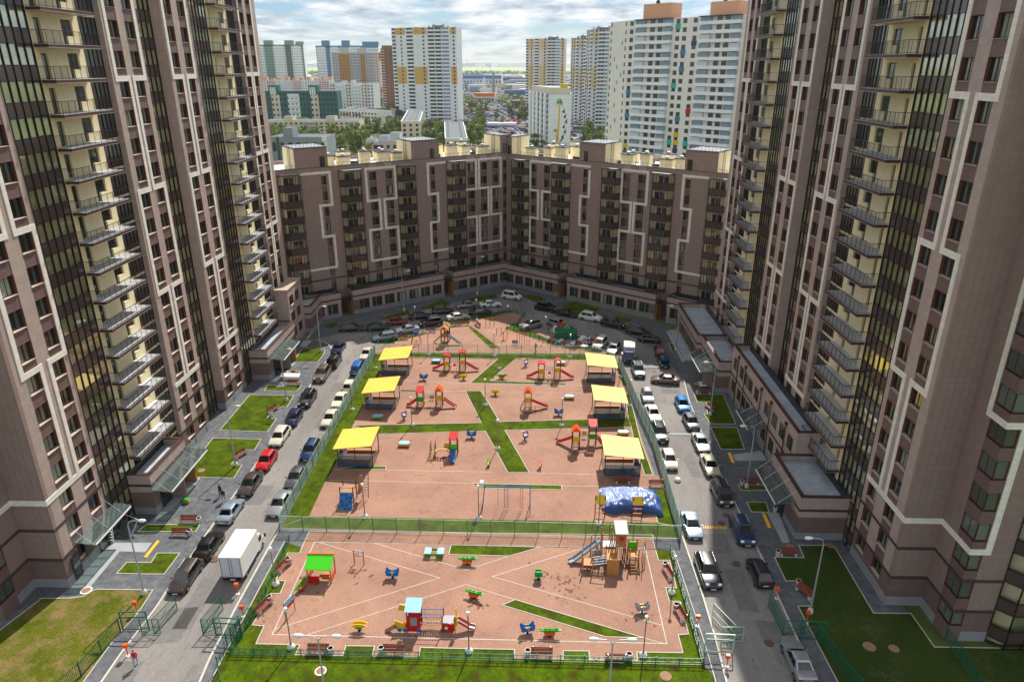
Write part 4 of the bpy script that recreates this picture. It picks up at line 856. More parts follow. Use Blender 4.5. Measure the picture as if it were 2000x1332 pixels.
lowf = [G(565, 1058), G(*KP3(395, 500)), G(451, 1278)]
fence('low_fence', lowf, 'low green ornamental fence along the left edge of the near playground', 'low green ornamental fences', 2.0, 0.82, orn, 'green_paint', pr=0.035)
fence('low_fence', [G(451, 1278), G(1373, 1299)], 'low green ornamental fence with rings along the front lawn', 'low green ornamental fences', 2.0, 0.82, orn, 'green_paint', pr=0.035)
fence('low_fence', [G(1373, 1299), G(1309, 1076)], 'low green ornamental fence along the right edge of the near playground', 'low green ornamental fences', 2.0, 0.82, orn, 'green_paint', pr=0.035)
fence('low_fence', pts(KW, [(230, 770), (420, 690), (880, 590), (1330, 445)]) + pts(KX, [(-40, 300)]), 'far low green fence along the parked cars left of the fitness corner', 'low green ornamental fences', 2.2, 0.8, orn, 'green_paint', pr=0.035)
fence('low_fence', pts(KX, [(-40, 300), (160, 350), (20, 520), (330, 650), (560, 730)]), 'far low green fence in front of the rubbish heap', 'low green ornamental fences', 2.2, 0.8, orn, 'green_paint', pr=0.035)
yardp = lambda w: bar_panel(w, 1.5, 0.14, 'green_paint', 0.012)
fence('yard_fence', pts(K3, [(695, 1045), (470, 1300), (330, 1420)]), 'green bar fence running along the worn front left lawn', 'green boundary fences', 2.5, 1.5, yardp, 'green_paint', pr=0.04)
fence('yard_fence', pts(KR, [(690, 1070), (790, 1210), (960, 1420)]), 'green bar fence along the shaded front right lawn beside the footway', 'green boundary fences', 2.5, 1.5, yardp, 'green_paint', pr=0.04)
fence('yard_fence', pts(KR, [(1430, 1090), (1600, 1340), (1680, 1460)]), 'green bar fence leaving the corner of the right tower', 'green boundary fences', 2.5, 1.5, yardp, 'green_paint', pr=0.04)
fence('yard_fence', [G(*KP3(255, 660)), G(*KP3(165, 790)), G(*KP3(100, 960)), G(*KP3(130, 1130))], 'green rail fence between left footway and low ornamental fence', 'green boundary fences', 2.4, 1.2, lambda w: bar_panel(w, 1.2, 1.2, 'green_paint', 0.02), 'green_paint', pr=0.04)
# gates
def gate_leaf(x, y, rz, w, label, m='green_paint', h=1.7):
    r = empty('gate_leaf', (x, y, zg(x)), rz, label, 'gate', 'open yard gates')
    mb = MB()
    for a, b in (((0, 0, .1), (w, 0, .1)), ((0, 0, h * .5), (w, 0, h * .5)), ((0, 0, h), (w, 0, h)), ((0, 0, 0), (0, 0, h + .1)), ((w, 0, .1), (w, 0, h))): mb.beam(a, b, 0.045, 0.045, m)
    mb.beam((0, 0.01, .12), (w, 0.01, h * .5), 0.04, 0.04, m); mb.build('frame', r); b2 = bar_panel(w, h, 0.14, 'green_paint', 0.011, ()); inst('bar_panel', b2, r); return r
def wicket(x, y, rz, w, label, m='green_paint', h=2.1):
    r = empty('wicket_gate', (x, y, zg(x)), rz, label, 'gate', 'wicket gates'); mb = MB()
    for xx in (0, w): mb.beam((xx, 0, 0), (xx, 0, h), 0.09, 0.09, m)
    mb.beam((0, 0, h), (w, 0, h), 0.09, 0.09, m); mb.build('frame', r); [(lambda q: (q.box(0.08, w - 0.08, -0.02, 0.02, zz, zz + .05, m), q.build('crossbar', r)))(MB()) for zz in (.12, 1.5)]; inst('bar_panel', bar_panel(w - 0.1, 1.55, 0.13, 'green_paint'), r, (0.05, 0, 0)); return r
wx = G(*K3(710, 1035)); wicket(*wx, R(3), 2.3, 'green wicket gate beside the left footway and orange post')
gx = G(*K3(890, 1060)); gate_leaf(*gx, R(78), 3.1, 'open green gate leaf on the left side of the left road'); gate_leaf(*G(*K3(820, 1060)), R(5), 1.6, 'short green gate panel bearing the gate motor by the left road')
gate_leaf(*G(*K3(1170, 1060)), R(80), 3.1, 'open green gate leaf beside the left road opposite the walking woman'); gate_leaf(*G(*K3(1170, 1058)), R(2), 1.7, 'short green gate panel near the long shadow of the box truck')
wicket(*G(*K3(1245, 1065)), R(-3), 2.4, 'green wicket gate across the left footway by the playground')
gate_leaf(*G(*K3(1335, 1110)), R(72), 2.9, 'green side gate panel between footway and ornamental fence')
wicket(*G(*KR(45, 1160)), R(-2), 2.4, 'pale wicket gate across the right footway', 'green_pale'); gate_leaf(*G(*KR(140, 1100)), R(2), 1.9, 'pale short gate panel with motor at the shadow edge', 'green_pale'); gate_leaf(*G(*KR(215, 1090)), R(115), 3.0, 'open pale gate leaf at the shadow edge of the right road', 'green_pale')
gate_leaf(*G(*KR(495, 1060)), R(92), 3.6, 'open green gate leaf in shade beside the silver sedan'); gate_leaf(*G(*KR(495, 1062)), R(4), 1.9, 'short green gate panel in shade on the right road'); wicket(*G(*KR(590, 1085)), R(-3), 2.2, 'green wicket gate across the shaded far right footway')

# ------------------------------------------------------------------ lamps
def park_lamp():
    r = empty('park_lamp'); m = MB(); m.lathe([(0.34, 0), (0.37, 0.14), (0.30, 0.30), (0.13, 0.42), (0.10, 0.5)], 'cement_urn', 12); m.build('base', r, smooth=60)
    m = MB(); m.lathe([(0.055, 0.4), (0.05, 4.1)], 'steel_grey', 8); m.build('pole', r, smooth=60)
    m = MB(); m.lathe([(0.05, 4.05), (0.13, 4.1), (0.15, 4.12)], 'steel_grey', 10); m.lathe([(0.15, 4.12), (0.16, 4.38), (0.14, 4.44), (0, 4.48)], 'lamp_glass', 12); m.build('lantern', r, smooth=50); return r
LP = [((805, 831), 'beside the left diagonal grass strip below the middle yellow roof'), ((972, 877), 'on the lower diagonal grass strip in the middle of the playground'), ((837, 694), 'on the topmost grass strip left of the slides'), ((733, 720), 'behind the topmost left yellow roof, by the fence'),
      ((688, 801), 'between the middle and lower left yellow roofs by the fence'), ((975, 721), 'on the zigzag grass strip'), ((965, 696), 'on the topmost grass strip at the zigzag'), ((948, 792), 'on the middle diagonal grass strip'), ((1113, 699), 'on the topmost grass strip left of the upper right roof'),
      ((1212, 737), 'right of the upper right yellow roof'), ((1097, 832), 'on the cross strip of grass right of the middle'), ((1229, 794), 'right of the middle right yellow roof'), ((713, 1010), 'beside the blue climbing board by the long fence'), ((935, 1013), 'left of the swing frame by the long fence'),
      ((1169, 1024), 'left of the blue tarpaulin by the long fence'), ((539, 1142), 'between the two left benches of the near playground'), ((569, 1265), 'at the bottom left corner of the near playground'), ((916, 1273), 'in the bottom middle grass bed'), ((1256, 1281), 'at the bottom right corner of the near playground'), ((1312, 1158), 'between the two right benches of the near playground'),
      ((931, 626), 'by the gravel path in front of the pale saloon car'), ((812, 641), 'behind the small red and blue swing'), ((992, 639), 'at the tip of the far fitness yard'), ((1065, 662), 'beside the rubbish heap, left one'), ((741, 706 ), 'at the far left fence corner')]
pl = None
for i, (p, w) in enumerate(LP[:-1]):
    x, y = G(*p); lab = 'short park lamp ' + w
    if pl is None: pl = park_lamp(); pl.location = (x, y, zg(x)); pl['label'] = lab; pl['category'] = 'park lamp'; pl['group'] = 'short park lamps'
    else: copy_tree(pl, (x, y, zg(x)), 0, lab)
def street_lamp(arms=1, H=8.3):
    r = empty('street_lamp'); m = MB(); m.lathe([(0.24, 0), (0.26, 0.25), (0.2, 0.5), (0.11, 0.6)], 'cement_urn', 12); m.build('base', r, smooth=60)
    m = MB(); m.lathe([(0.10, 0.5), (0.055, H - 0.4)], 'galv', 8)
    for s in ((1,) if arms == 1 else (1, -1)): m.path([(0, 0, H - 0.42), (0.12 * s, 0, H - 0.1), (0.45 * s, 0, H + 0.08), (1.1 * s, 0, H + 0.15)], 0.04, 'galv', 7)
    m.build('pole', r, smooth=60)
    for s in ((1,) if arms == 1 else (1, -1)):
        m = MB(); m.lathe([(0, 1.0), (0.10, 1.08), (0.17, 1.35), (0.15, 1.65), (0, 1.85)], 'white_frame', 10, (0, 0, H + 0.13), 'x')
        if s < 0: m.v = [(-a, b, c) for a, b, c in m.v]; m.f = [f[::-1] for f in m.f]
        m.build('lamp_head', r, smooth=60)
    return r
SLs = [((627, 687), 0, 'at the tip of the small left lawn'), ((560, 783), 0, 'on the second left lawn beside the dark blue car'), ((461, 910), 0, 'behind the two standing people'), ((282, 1160), 0, 'at the corner of the worn lawn beside the gate'),
       ((789, 607), 20, 'in front of the left wing of the far block'), ((932, 575), 20, 'near the inner corner of the far block'), ((1320, 684), 180, 'in the shade by the small far right lawn'), ((1387, 811), 180, 'at the boundary of sun and shade on the right lawn'),
       ((1458, 952), 180, 'in the narrow bed before the right glass canopy'), ((1582, 1196), 180, 'in the large shaded right lawn')]
s0 = None
for p, a, w in SLs:
    x, y = G(*p); lab = 'tall single arm street lamp ' + w
    if s0 is None: s0 = street_lamp(); s0.location = (x, y, zg(x)); s0.rotation_euler = (0, 0, R(a)); tag(s0, lab, 'street lamp', 'tall street lamps')
    else: copy_tree(s0, (x, y, zg(x)), R(a), lab)
x, y = G(620, 1242, 8.4); d0 = street_lamp(2, 8.3); d0.location = (x, y, zg(x)); tag(d0, 'twin headed street lamp before the bottom left benches', 'street lamp', 'twin headed street lamps'); x, y = G(1197, 1249, 8.4); copy_tree(d0, (x, y, zg(x)), 0, 'twin headed street lamp before the bottom right benches')

# ------------------------------------------------------------------ benches and bins
def bench():
    r = empty('bench')
    for s in (-0.75, 0.75):
        m = MB(); m.box(s - 0.09, s + 0.09, -0.28, 0.24, 0, 0.38, 'cement_urn'); m.hexa([(s - 0.04, 0.16, 0.38), (s + 0.04, 0.16, 0.38), (s + 0.04, 0.22, 0.38), (s - 0.04, 0.22, 0.38), (s - 0.04, 0.30, 0.85), (s + 0.04, 0.30, 0.85), (s + 0.04, 0.35, 0.85), (s - 0.04, 0.35, 0.85)], 'steel_grey'); m.build('leg', r)
    for i in range(4): m = MB(); y = -0.26 + i * 0.115; m.box(-0.95, 0.95, y, y + 0.09, 0.38, 0.43, 'wood_red'); m.build('slat', r)
    for i in range(3): m = MB(); z = 0.48 + i * 0.13; y = 0.18 + i * 0.04; m.hexa([(-0.95, y - 0.02, z), (0.95, y - 0.02, z), (0.95, y + 0.01, z), (-0.95, y + 0.01, z), (-0.95, y + 0.01, z + 0.1), (0.95, y + 0.01, z + 0.1), (0.95, y + 0.04, z + 0.1), (-0.95, y + 0.04, z + 0.1)], 'wood_red'); m.build('slat', r)
    return r
def bin_():
    m = MB(); m.lathe([(0.20, 0), (0.24, 0.05), (0.22, 0.4), (0.26, 0.62), (0.27, 0.66), (0.22, 0.66)], 'cement_urn', 12); m.lathe([(0.22, 0.66), (0.20, 0.5), (0, 0.5)], 'black', 12); return m.build('litter_bin', smooth=50)
BL = [(KP3, 575, 205, 68, 'upper of the two on the left side of the near playground'), (KP3, 432, 495, 66, 'lower of the two on the left side of the near playground'), (KP3, 818, 815, 0, 'at the bottom edge nearest the left corner lamp'), (KP3, 1365, 820, 0, 'at the bottom edge right of its bin, left half'),
      (KP4, 637, 812, 0, 'at the bottom edge just right of the middle'), (KP4, 1155, 825, 180, 'at the bottom edge beside the right twin lamp'), (KP4, 1515, 245, -77, 'upper of the two on the right side of the near playground'), (KP4, 1600, 530, -77, 'lower of the two on the right side of the near playground'),
      (K3, 1085, 400, 0, 'upper of two facing ones by the left lawn strip'), (K3, 1035, 475, 0, 'lower of two facing ones by the left lawn strip'), (K3, 1385, 22, 62, 'at the lamp behind the red car'), (KY, 1068, 600, 0, 'beside the pile of logs and leaning board'), (KY, 848, 890, 65, 'in the notch of the large left lawn'),
      (KR, 318, 182, 0, 'by the narrow shaded bed before the canopy'), (KR, 530, 588, 0, 'at the corner of the big shaded lawn'), (KR, 622, 810, -62, 'slanting one beside the shaded lawn street lamp'), (KU, 1090, 700, 0, 'on the right side at the shadow edge'), (KU, 1140, 865, -70, 'tilted one between the sunlit right lawns'),
      (KP2, 1265, 475, 0, 'in the shade below the lower right yellow roof'), (KP2, 1530, 505, 0, 'at the fence above the blue tarpaulin'), (KW, 465, 695, 12, 'far left one by the far fence'), (KW, 838, 600, 12, 'in front of the far black car'), (KW, 1175, 515, 12, 'left of a far pair by the path'), (KW, 1290, 505, 12, 'right of a far pair by the path'), (KW, 1468, 520, -60, 'tipped sideways by the far path')]
b0 = None
for c, a, b, rz, w in BL:
    x, y, z = gp(c, a, b, 0.3); lab = 'red slatted bench ' + w
    if b0 is None: b0 = bench(); b0.location = (x, y, z); b0.rotation_euler = (0, 0, R(rz)); tag(b0, lab, 'bench', 'slatted benches')
    else: copy_tree(b0, (x, y, z), R(rz), lab)
UL = [(KP3, 602, 165, 'by the upper left bench'), (KP3, 467, 440, 'by the lower left bench'), (KP3, 911, 815, 'at the bottom edge right of the corner bench'), (KP3, 1275, 810, 'at the bottom edge left of its bench'), (KP4, 538, 800, 'at the bottom edge in the middle'), (KP4, 1246, 825, 'at the bottom edge near the right corner'),
      (KP4, 1497, 190, 'by the upper right bench'), (KP4, 1573, 478, 'by the lower right bench'), (K3, 1145, 400, 'by the upper bench on the left'), (K3, 1092, 470, 'by the lower bench on the left'), (KY, 1138, 605, 'by the pile of logs'), (KY, 830, 940, 'in the notch of the left lawn'), (KR, 262, 185, 'by the narrow shaded bed'),
      (KR, 455, 335, 'standing alone under the right canopy'), (KR, 470, 588, 'by the shaded lawn corner bench'), (KR, 588, 760, 'by the slanting shaded bench'), (KU, 1010, 695, 'on the right at the shadow edge')]
u0 = None
for c, a, b, w in UL:
    x, y, z = gp(c, a, b, 0.35); lab = 'round pale concrete litter bin ' + w
    if u0 is None: u0 = bin_(); u0.location = (x, y, z); tag(u0, lab, 'litter bin', 'concrete litter bins')
    else: o = u0.copy(); C.objects.link(o); o.location = (x, y, z); o['label'] = lab
for i, (c, a, b, w) in enumerate([(K3, 1370, 825, 'beside the truck shadow'), (K3, 790, 930, 'by the left wicket gate'), (K3, 1400, 955, 'by the left playground footway'), (K3, 738, 1180, 'near the walking woman'), (KR, 460, 850, 'by the dark hatchback'), (KR, 635, 985, 'under the shaded street lamp'), (KR, 5, 1010, 'by the right wicket gate'), (KR, 175, 1240, 'at the front right kerb')]):
    x, y, z = gp(c, a, b); m = MB(); m.tube((0, 0, 0), (0, 0, 1.0), 0.05, 'orange', 8); m.tube((0, 0, 0), (0, 0, 0.06), 0.18, 'white_frame', 10); r = m.build('orange_post', loc=(x, y, z)); m = MB(); m.box(-0.2, 0.16, -0.13, 0.13, 0.95, 1.3, 'orange'); m.build('head_box', r); tag(r, 'orange signal post ' + w, 'signal post', 'orange signal posts')

# ------------------------------------------------------------------ shelters with yellow roofs
def shelter(side, X0, Y0, label):
    r = empty('shelter', (X0, Y0, zg(X0)), 0, label, 'shelter', 'yellow roofed play shelters'); zl, zr = (2.95, 3.45) if side < 0 else (3.45, 2.95); W_, D = 4.85, 5.1
    m = MB(); m.hexa([(0, 0, zl), (W_, 0, zr), (W_, D, zr), (0, D, zl), (0, 0, zl + .06), (W_, 0, zr + .06), (W_, D, zr + .06), (0, D, zl + .06)], 'shelter_edge', 'shelter_yellow'); m.build('roof', r)
    for x in (0.25, W_ - 0.25):
        for y in (0.9, D - 0.4): m = MB(); m.beam((x, y, 0), (x, y, min(zl, zr) + (0.05 if (x < 1) == (zl < zr) else 0.42)), 0.1, 0.1, 'steel_dark'); m.build('post', r)
    m = MB()
    for y in (0.9, D - 0.4): m.beam((0.25, y, 2.85), (W_ - 0.25, y, 2.85), 0.07, 0.1, 'steel_dark')
    for x in (0.25, W_ / 2, W_ - 0.25): m.beam((x, 0.9, 2.85), (x, D - 0.4, 2.85), 0.07, 0.08, 'steel_dark')
    m.beam((W_ / 2, 0.9, 0), (W_ / 2, 0.9, 2.85), 0.08, 0.08, 'wood_dark'); m.build('truss', r)
    for nme, P in (('wall_panel', ((0.25, 0.86), (W_ - 0.25, 0.86))), ('wall_panel', ((0.22 if side < 0 else W_ - 0.22, 0.9), (0.22 if side < 0 else W_ - 0.22, D - 0.4)))):
        (a, b), (c, d) = P; m = MB(); m.beam((a, b, 0.85), (c, d, 0.85), 0.03, 1.25, 'glass_canopy'); m.beam((a, b - .02, 0.28), (c, d - .02, 0.28), 0.07, 0.12, 'blue'); m.beam((a, b - .02, 1.5), (c, d - .02, 1.5), 0.06, 0.05, 'blue'); n = 4
        for i in range(n):
            p = Vector((a, b - .03, 0)).lerp(Vector((c, d - .03, 0)), i / n); q = Vector((a, b - .03, 0)).lerp(Vector((c, d - .03, 0)), (i + 1) / n)
            m.beam((p.x, p.y, .34), (q.x, q.y, 1.45) if i % 2 else (q.x, q.y, 1.45), 0.035, 0.035, 'blue') if i % 2 else m.beam((p.x, p.y, 1.45), (q.x, q.y, .34), 0.035, 0.035, 'blue')
        m.build(nme, r)
    m = MB(); m.box(0.2, W_ - 0.2, 0.85, D - 0.3, 0, 0.12, 'wood_dark'); m.box(0.6, W_ - 0.6, D - 0.95, D - 0.6, 0.12, 0.45, 'wood'); m.build('floor', r); return r
for i, (s, X0, Y0, w) in enumerate([(-1, -24, 103.0, 'uppermost of the three on the left side'), (-1, -24, 90.8, 'middle of the three on the left side'), (-1, -24, 75.0, 'lowest of the three on the left side'), (1, 9.5, 101.6, 'uppermost of the three on the right side'), (1, 9.5, 89.2, 'middle of the three on the right side'), (1, 9.5, 74.2, 'lowest of the three on the right side')]):
    shelter(s, X0, Y0, 'open play shelter with tilted yellow roof, ' + w)

# ------------------------------------------------------------------ playground equipment
def slide(r, x0, y0, z0, dx, dy, col, L=2.0, w=0.5):
    m = MB(); d = Vector((dx, dy, 0)).normalized(); n = Vector((-d.y, d.x, 0)); P = [Vector((x0, y0, z0)), Vector((x0, y0, z0 - 0.05)) + d * 0.2, Vector((x0, y0, 0.35)) + d * (L - 0.5), Vector((x0, y0, 0.28)) + d * L]
    for a, b in zip(P, P[1:]):
        m.hexa([a - n * w / 2, b - n * w / 2, b + n * w / 2, a + n * w / 2] + [v + Vector((0, 0, .04)) for v in (a - n * w / 2, b - n * w / 2, b + n * w / 2, a + n * w / 2)], 'grey_plastic' if col == 'red' else col)
        for s in (-1, 1): m.beam(a + n * w / 2 * s + Vector((0, 0, .1)), b + n * w / 2 * s + Vector((0, 0, .1)), 0.05, 0.22, col)
    m.beam(P[3] - Vector((0, 0, .28)) + n * .2, P[3] + n * .2, .05, .05, 'steel_dark'); m.build('slide', r)
def tower_unit(r, x, y, zp, H, roof, rc, panel, s=0.95):
    h = s / 2
    for a in (-h, h):
        for b in (-h, h): m = MB(); m.beam((x + a, y + b, 0), (x + a, y + b, H), 0.1, 0.1, 'wood_dark'); m.build('post', r)
    m = MB(); m.box(x - h, x + h, y - h, y + h, zp - .06, zp, 'wood'); m.build('platform', r)
    m = MB(); m.box(x - h + .05, x + h - .05, y - h - .06, y - h - .03, zp, zp + .75, panel); m.build('side_panel', r)
    m = MB(); t = 0.15
    if roof == 'gable':
        for s_ in (-1, 1): m.hexa([(x + s_ * (h + t), y - h - t, H - .15), (x, y - h - t, H + .5), (x, y + h + t, H + .5), (x + s_ * (h + t), y + h + t, H - .15), (x + s_ * (h + t), y - h - t, H - .1), (x, y - h - t, H + .55), (x, y + h + t, H + .55), (x + s_ * (h + t), y + h + t, H - .1)], rc)
        m.plate([(-h, -.1), (h, -.1), (0, .45)], .04, 'orange', (x, y - h - .05, H))
    elif roof == 'flat': m.hexa([(x - h - .1, y - h - .2, H - .25), (x + h + .1, y - h - .2, H - .25), (x + h + .1, y + h + .2, H + .25), (x - h - .1, y + h + .2, H + .25), (x - h - .1, y - h - .2, H - .2), (x + h + .1, y - h - .2, H - .2), (x + h + .1, y + h + .2, H + .3), (x - h - .1, y + h + .2, H + .3)], rc)
    elif roof == 'arch':
        for k in range(6):
            a0 = math.pi * k / 6; a1 = math.pi * (k + 1) / 6
            for yy in (-h - .04, h + .04): m.beam((x - (h + .08) * math.cos(a0), y + yy, H - .05 + .42 * math.sin(a0)), (x - (h + .08) * math.cos(a1), y + yy, H - .05 + .42 * math.sin(a1)), .06, .2, rc)
            m.beam((x - (h + .02) * math.cos((a0 + a1) / 2), y - h, H + .4 * math.sin((a0 + a1) / 2)), (x - (h + .02) * math.cos((a0 + a1) / 2), y + h, H + .4 * math.sin((a0 + a1) / 2)), .2, .04, 'red')
    m.build('roof', r)
def steps(r, x, y, dx, dy, z, m_='wood_dark'):
    m = MB(); n = 4
    for i in range(n): t = (i + .5) / n; m.box(x + dx * (1 - t) - .3, x + dx * (1 - t) + .3, y + dy * (1 - t) - .1, y + dy * (1 - t) + .1, z * t - .04, z * t, 'wood')
    for s in (-.33, .33): m.beam((x + dx + s, y + dy, 0), (x + s, y, z), .05, .12, m_)
    m.build('steps', r)
def bridge(r, x0, x1, y, z, col):
    m = MB(); n = 8
    for i in range(n): t = (i + .5) / n; xx = x0 + (x1 - x0) * t; m.box(xx - .07, xx + .07, y - .35, y + .35, z - .1 - .12 * math.sin(math.pi * t), z - .05 - .12 * math.sin(math.pi * t), 'wood')
    for s in (-.38, .38):
        m.tube((x0, y + s, z + .7), (x1, y + s, z + .7), .03, col, 6)
        for i in range(1, 5): xx = x0 + (x1 - x0) * i / 5; m.tube((xx, y + s, z - .1), (xx, y + s, z + .7), .015, col, 5)
    m.build('bridge', r)
def combo(c, a, b, label, build):
    x, y, z = gp(c, a, b); r = empty('play_tower', (x, y, z), 0, label, 'play tower', 'wooden play towers with slides'); build(r)
def cA(r):
    tower_unit(r, -1.35, 0, 1.0, 2.4, 'arch', 'red', 'yellow'); tower_unit(r, 1.25, 0, 1.25, 3.0, 'arch', 'red', 'yellow'); slide(r, -1.85, 0, 1.0, -1, -.1, 'red', 1.9); slide(r, 1.75, 0, 1.25, 1, -.15, 'red', 2.2); bridge(r, -.9, .8, 0, 1.05, 'blue'); steps(r, -1.35, -.5, 0, -.9, 1.0); steps(r, 1.25, -.5, 0, -1.0, 1.2)
    m = MB(); m.tube((0.55, -.45, 0), (0.75, .1, 1.8), .03, 'lblue', 5); m.tube((0.2, -.45, 0), (0.4, .1, 1.8), .03, 'lblue', 5); m.box(-.25, .15, -.42, -.38, .9, 1.3, 'red'); m.build('climbing_frame', r)
def cB(r):
    tower_unit(r, -1.5, 0, 1.0, 2.7, 'flat', 'red', 'green'); tower_unit(r, 1.3, .1, 1.2, 2.7, 'gable', 'orange', 'yellow'); slide(r, -2.0, 0, 1.0, -1, -.25, 'red', 1.6); slide(r, 1.8, .1, 1.2, 1, -.3, 'red', 2.1); bridge(r, -1.0, .85, 0, 1.0, 'blue'); steps(r, -1.5, -.5, 0, -.9, 1.0); steps(r, 1.3, -.4, 0, -1.0, 1.2)
    m = MB(); m.box(-.2, .5, .45, .5, 1.0, 1.6, 'yellow'); m.build('side_panel', r)
def cC(r):
    tower_unit(r, 0, 0, 1.35, 2.9, 'gable', 'orange', 'yellow'); slide(r, .5, 0, 1.35, 1, .2, 'red', 2.5); steps(r, 0, -.5, 0, -1.1, 1.3)
    m = MB()
    for k in range(12): a0 = 2 * math.pi * k / 12; a1 = 2 * math.pi * (k + 1) / 12; m.tube((1.1 + 1.0 * math.cos(a0), -.6 + .6 * math.sin(a0), .45), (1.1 + 1.0 * math.cos(a1), -.6 + .6 * math.sin(a1), .45), .04, 'wood', 5)
    for k in range(0, 12, 3): a0 = 2 * math.pi * k / 12; m.tube((1.1 + 1.0 * math.cos(a0), -.6 + .6 * math.sin(a0), 0), (1.1 + 1.0 * math.cos(a0), -.6 + .6 * math.sin(a0), .45), .03, 'wood_dark', 5)
    for k in range(5): m.tube((-.6 - .12 * k, -.3, 1.35 - .3 * k), (-.6 - .12 * k, .3, 1.35 - .3 * k), .03, 'dblue', 5)
    m.tube((-.5, -.3, 1.5), (-1.2, -.3, 0), .03, 'dblue', 5); m.tube((-.5, .3, 1.5), (-1.2, .3, 0), .03, 'dblue', 5); m.build('climbing_frame', r)
def cD(r):
    tower_unit(r, -.6, -.3, 1.3, 2.9, 'gable', 'orange', 'yellow'); tower_unit(r, 1.7, .9, 1.1, 3.2, 'flat', 'red', 'green'); slide(r, -.9, .3, 1.3, -1, .35, 'red', 2.3); slide(r, 2.2, .9, 1.1, 1, -.5, 'red', 1.4); bridge(r, -.1, 1.3, .6, 1.1, 'blue'); steps(r, -.6, -.8, 0, -1.1, 1.3)
    m = MB(); m.box(.3, .9, .95, 1.0, 1.3, 2.0, 'yellow'); m.beam((-1.1, .9, 2.5), (1.2, .9, 2.5), .08, .08, 'blue'); m.build('side_panel', r)
def cE(r):
    tower_unit(r, 1.5, .4, 1.0, 2.7, 'flat', 'red', 'green_roof'); slide(r, 1.5, -.15, 1.0, 0, -1, 'blue', 1.9, .6); m = MB()
    for k in range(8):
        a0 = math.pi * k / 8; a1 = math.pi * (k + 1) / 8
        for yy in (-.5, .4): m.tube((.1 - 1.0 * math.cos(a0), yy, .5 + .6 * math.sin(a0)), (.1 - 1.0 * math.cos(a1), yy, .5 + .6 * math.sin(a1)), .045, 'wood', 6)
        m.box(.1 - 1.0 * math.cos(a0) - .1, .1 - 1.0 * math.cos(a0) + .1, -.5, .4, .48 + .6 * math.sin(a0), .53 + .6 * math.sin(a0), 'wood')
    m.build('arched_bridge', r)
    for x in (-1.5, -.9):
        for y in (-.4, .5): m = MB(); m.beam((x, y, 0), (x, y, 1.9), .09, .09, 'wood_dark'); m.build('post', r)
    steps(r, -1.2, -.4, -.1, -1.2, .9); m = MB(); m.box(.2, .9, .5, .55, .9, 1.6, 'yellow'); m.build('side_panel', r)
combo(KF1, 1462, 722, 'twin tower with red arches and two red slides, upper left', cA); combo(KF2, 533, 712, 'twin tower with red arches and two red slides, upper right', cA)
combo(KF1, 1250, 1035, 'tower pair with one red flat roof and one orange gable roof, left middle', cB); combo(KF2, 365, 955, 'single tower with orange gable roof and a round balance ring', cC)
combo(KP2, 930, 215, 'slanting tower pair with orange and red roofs, right middle', cD); combo(KP1, 1600, 290, 'arched wooden bridge with red roof tower and short blue slide', cE)
def spring(m): 
    m.lathe([(0.10, 0.0), (0.10, 0.34)], 'steel_dark', 8); m.lathe([(0.2, 0), (0.2, 0.03), (0, 0.03)], 'steel_dark', 8)
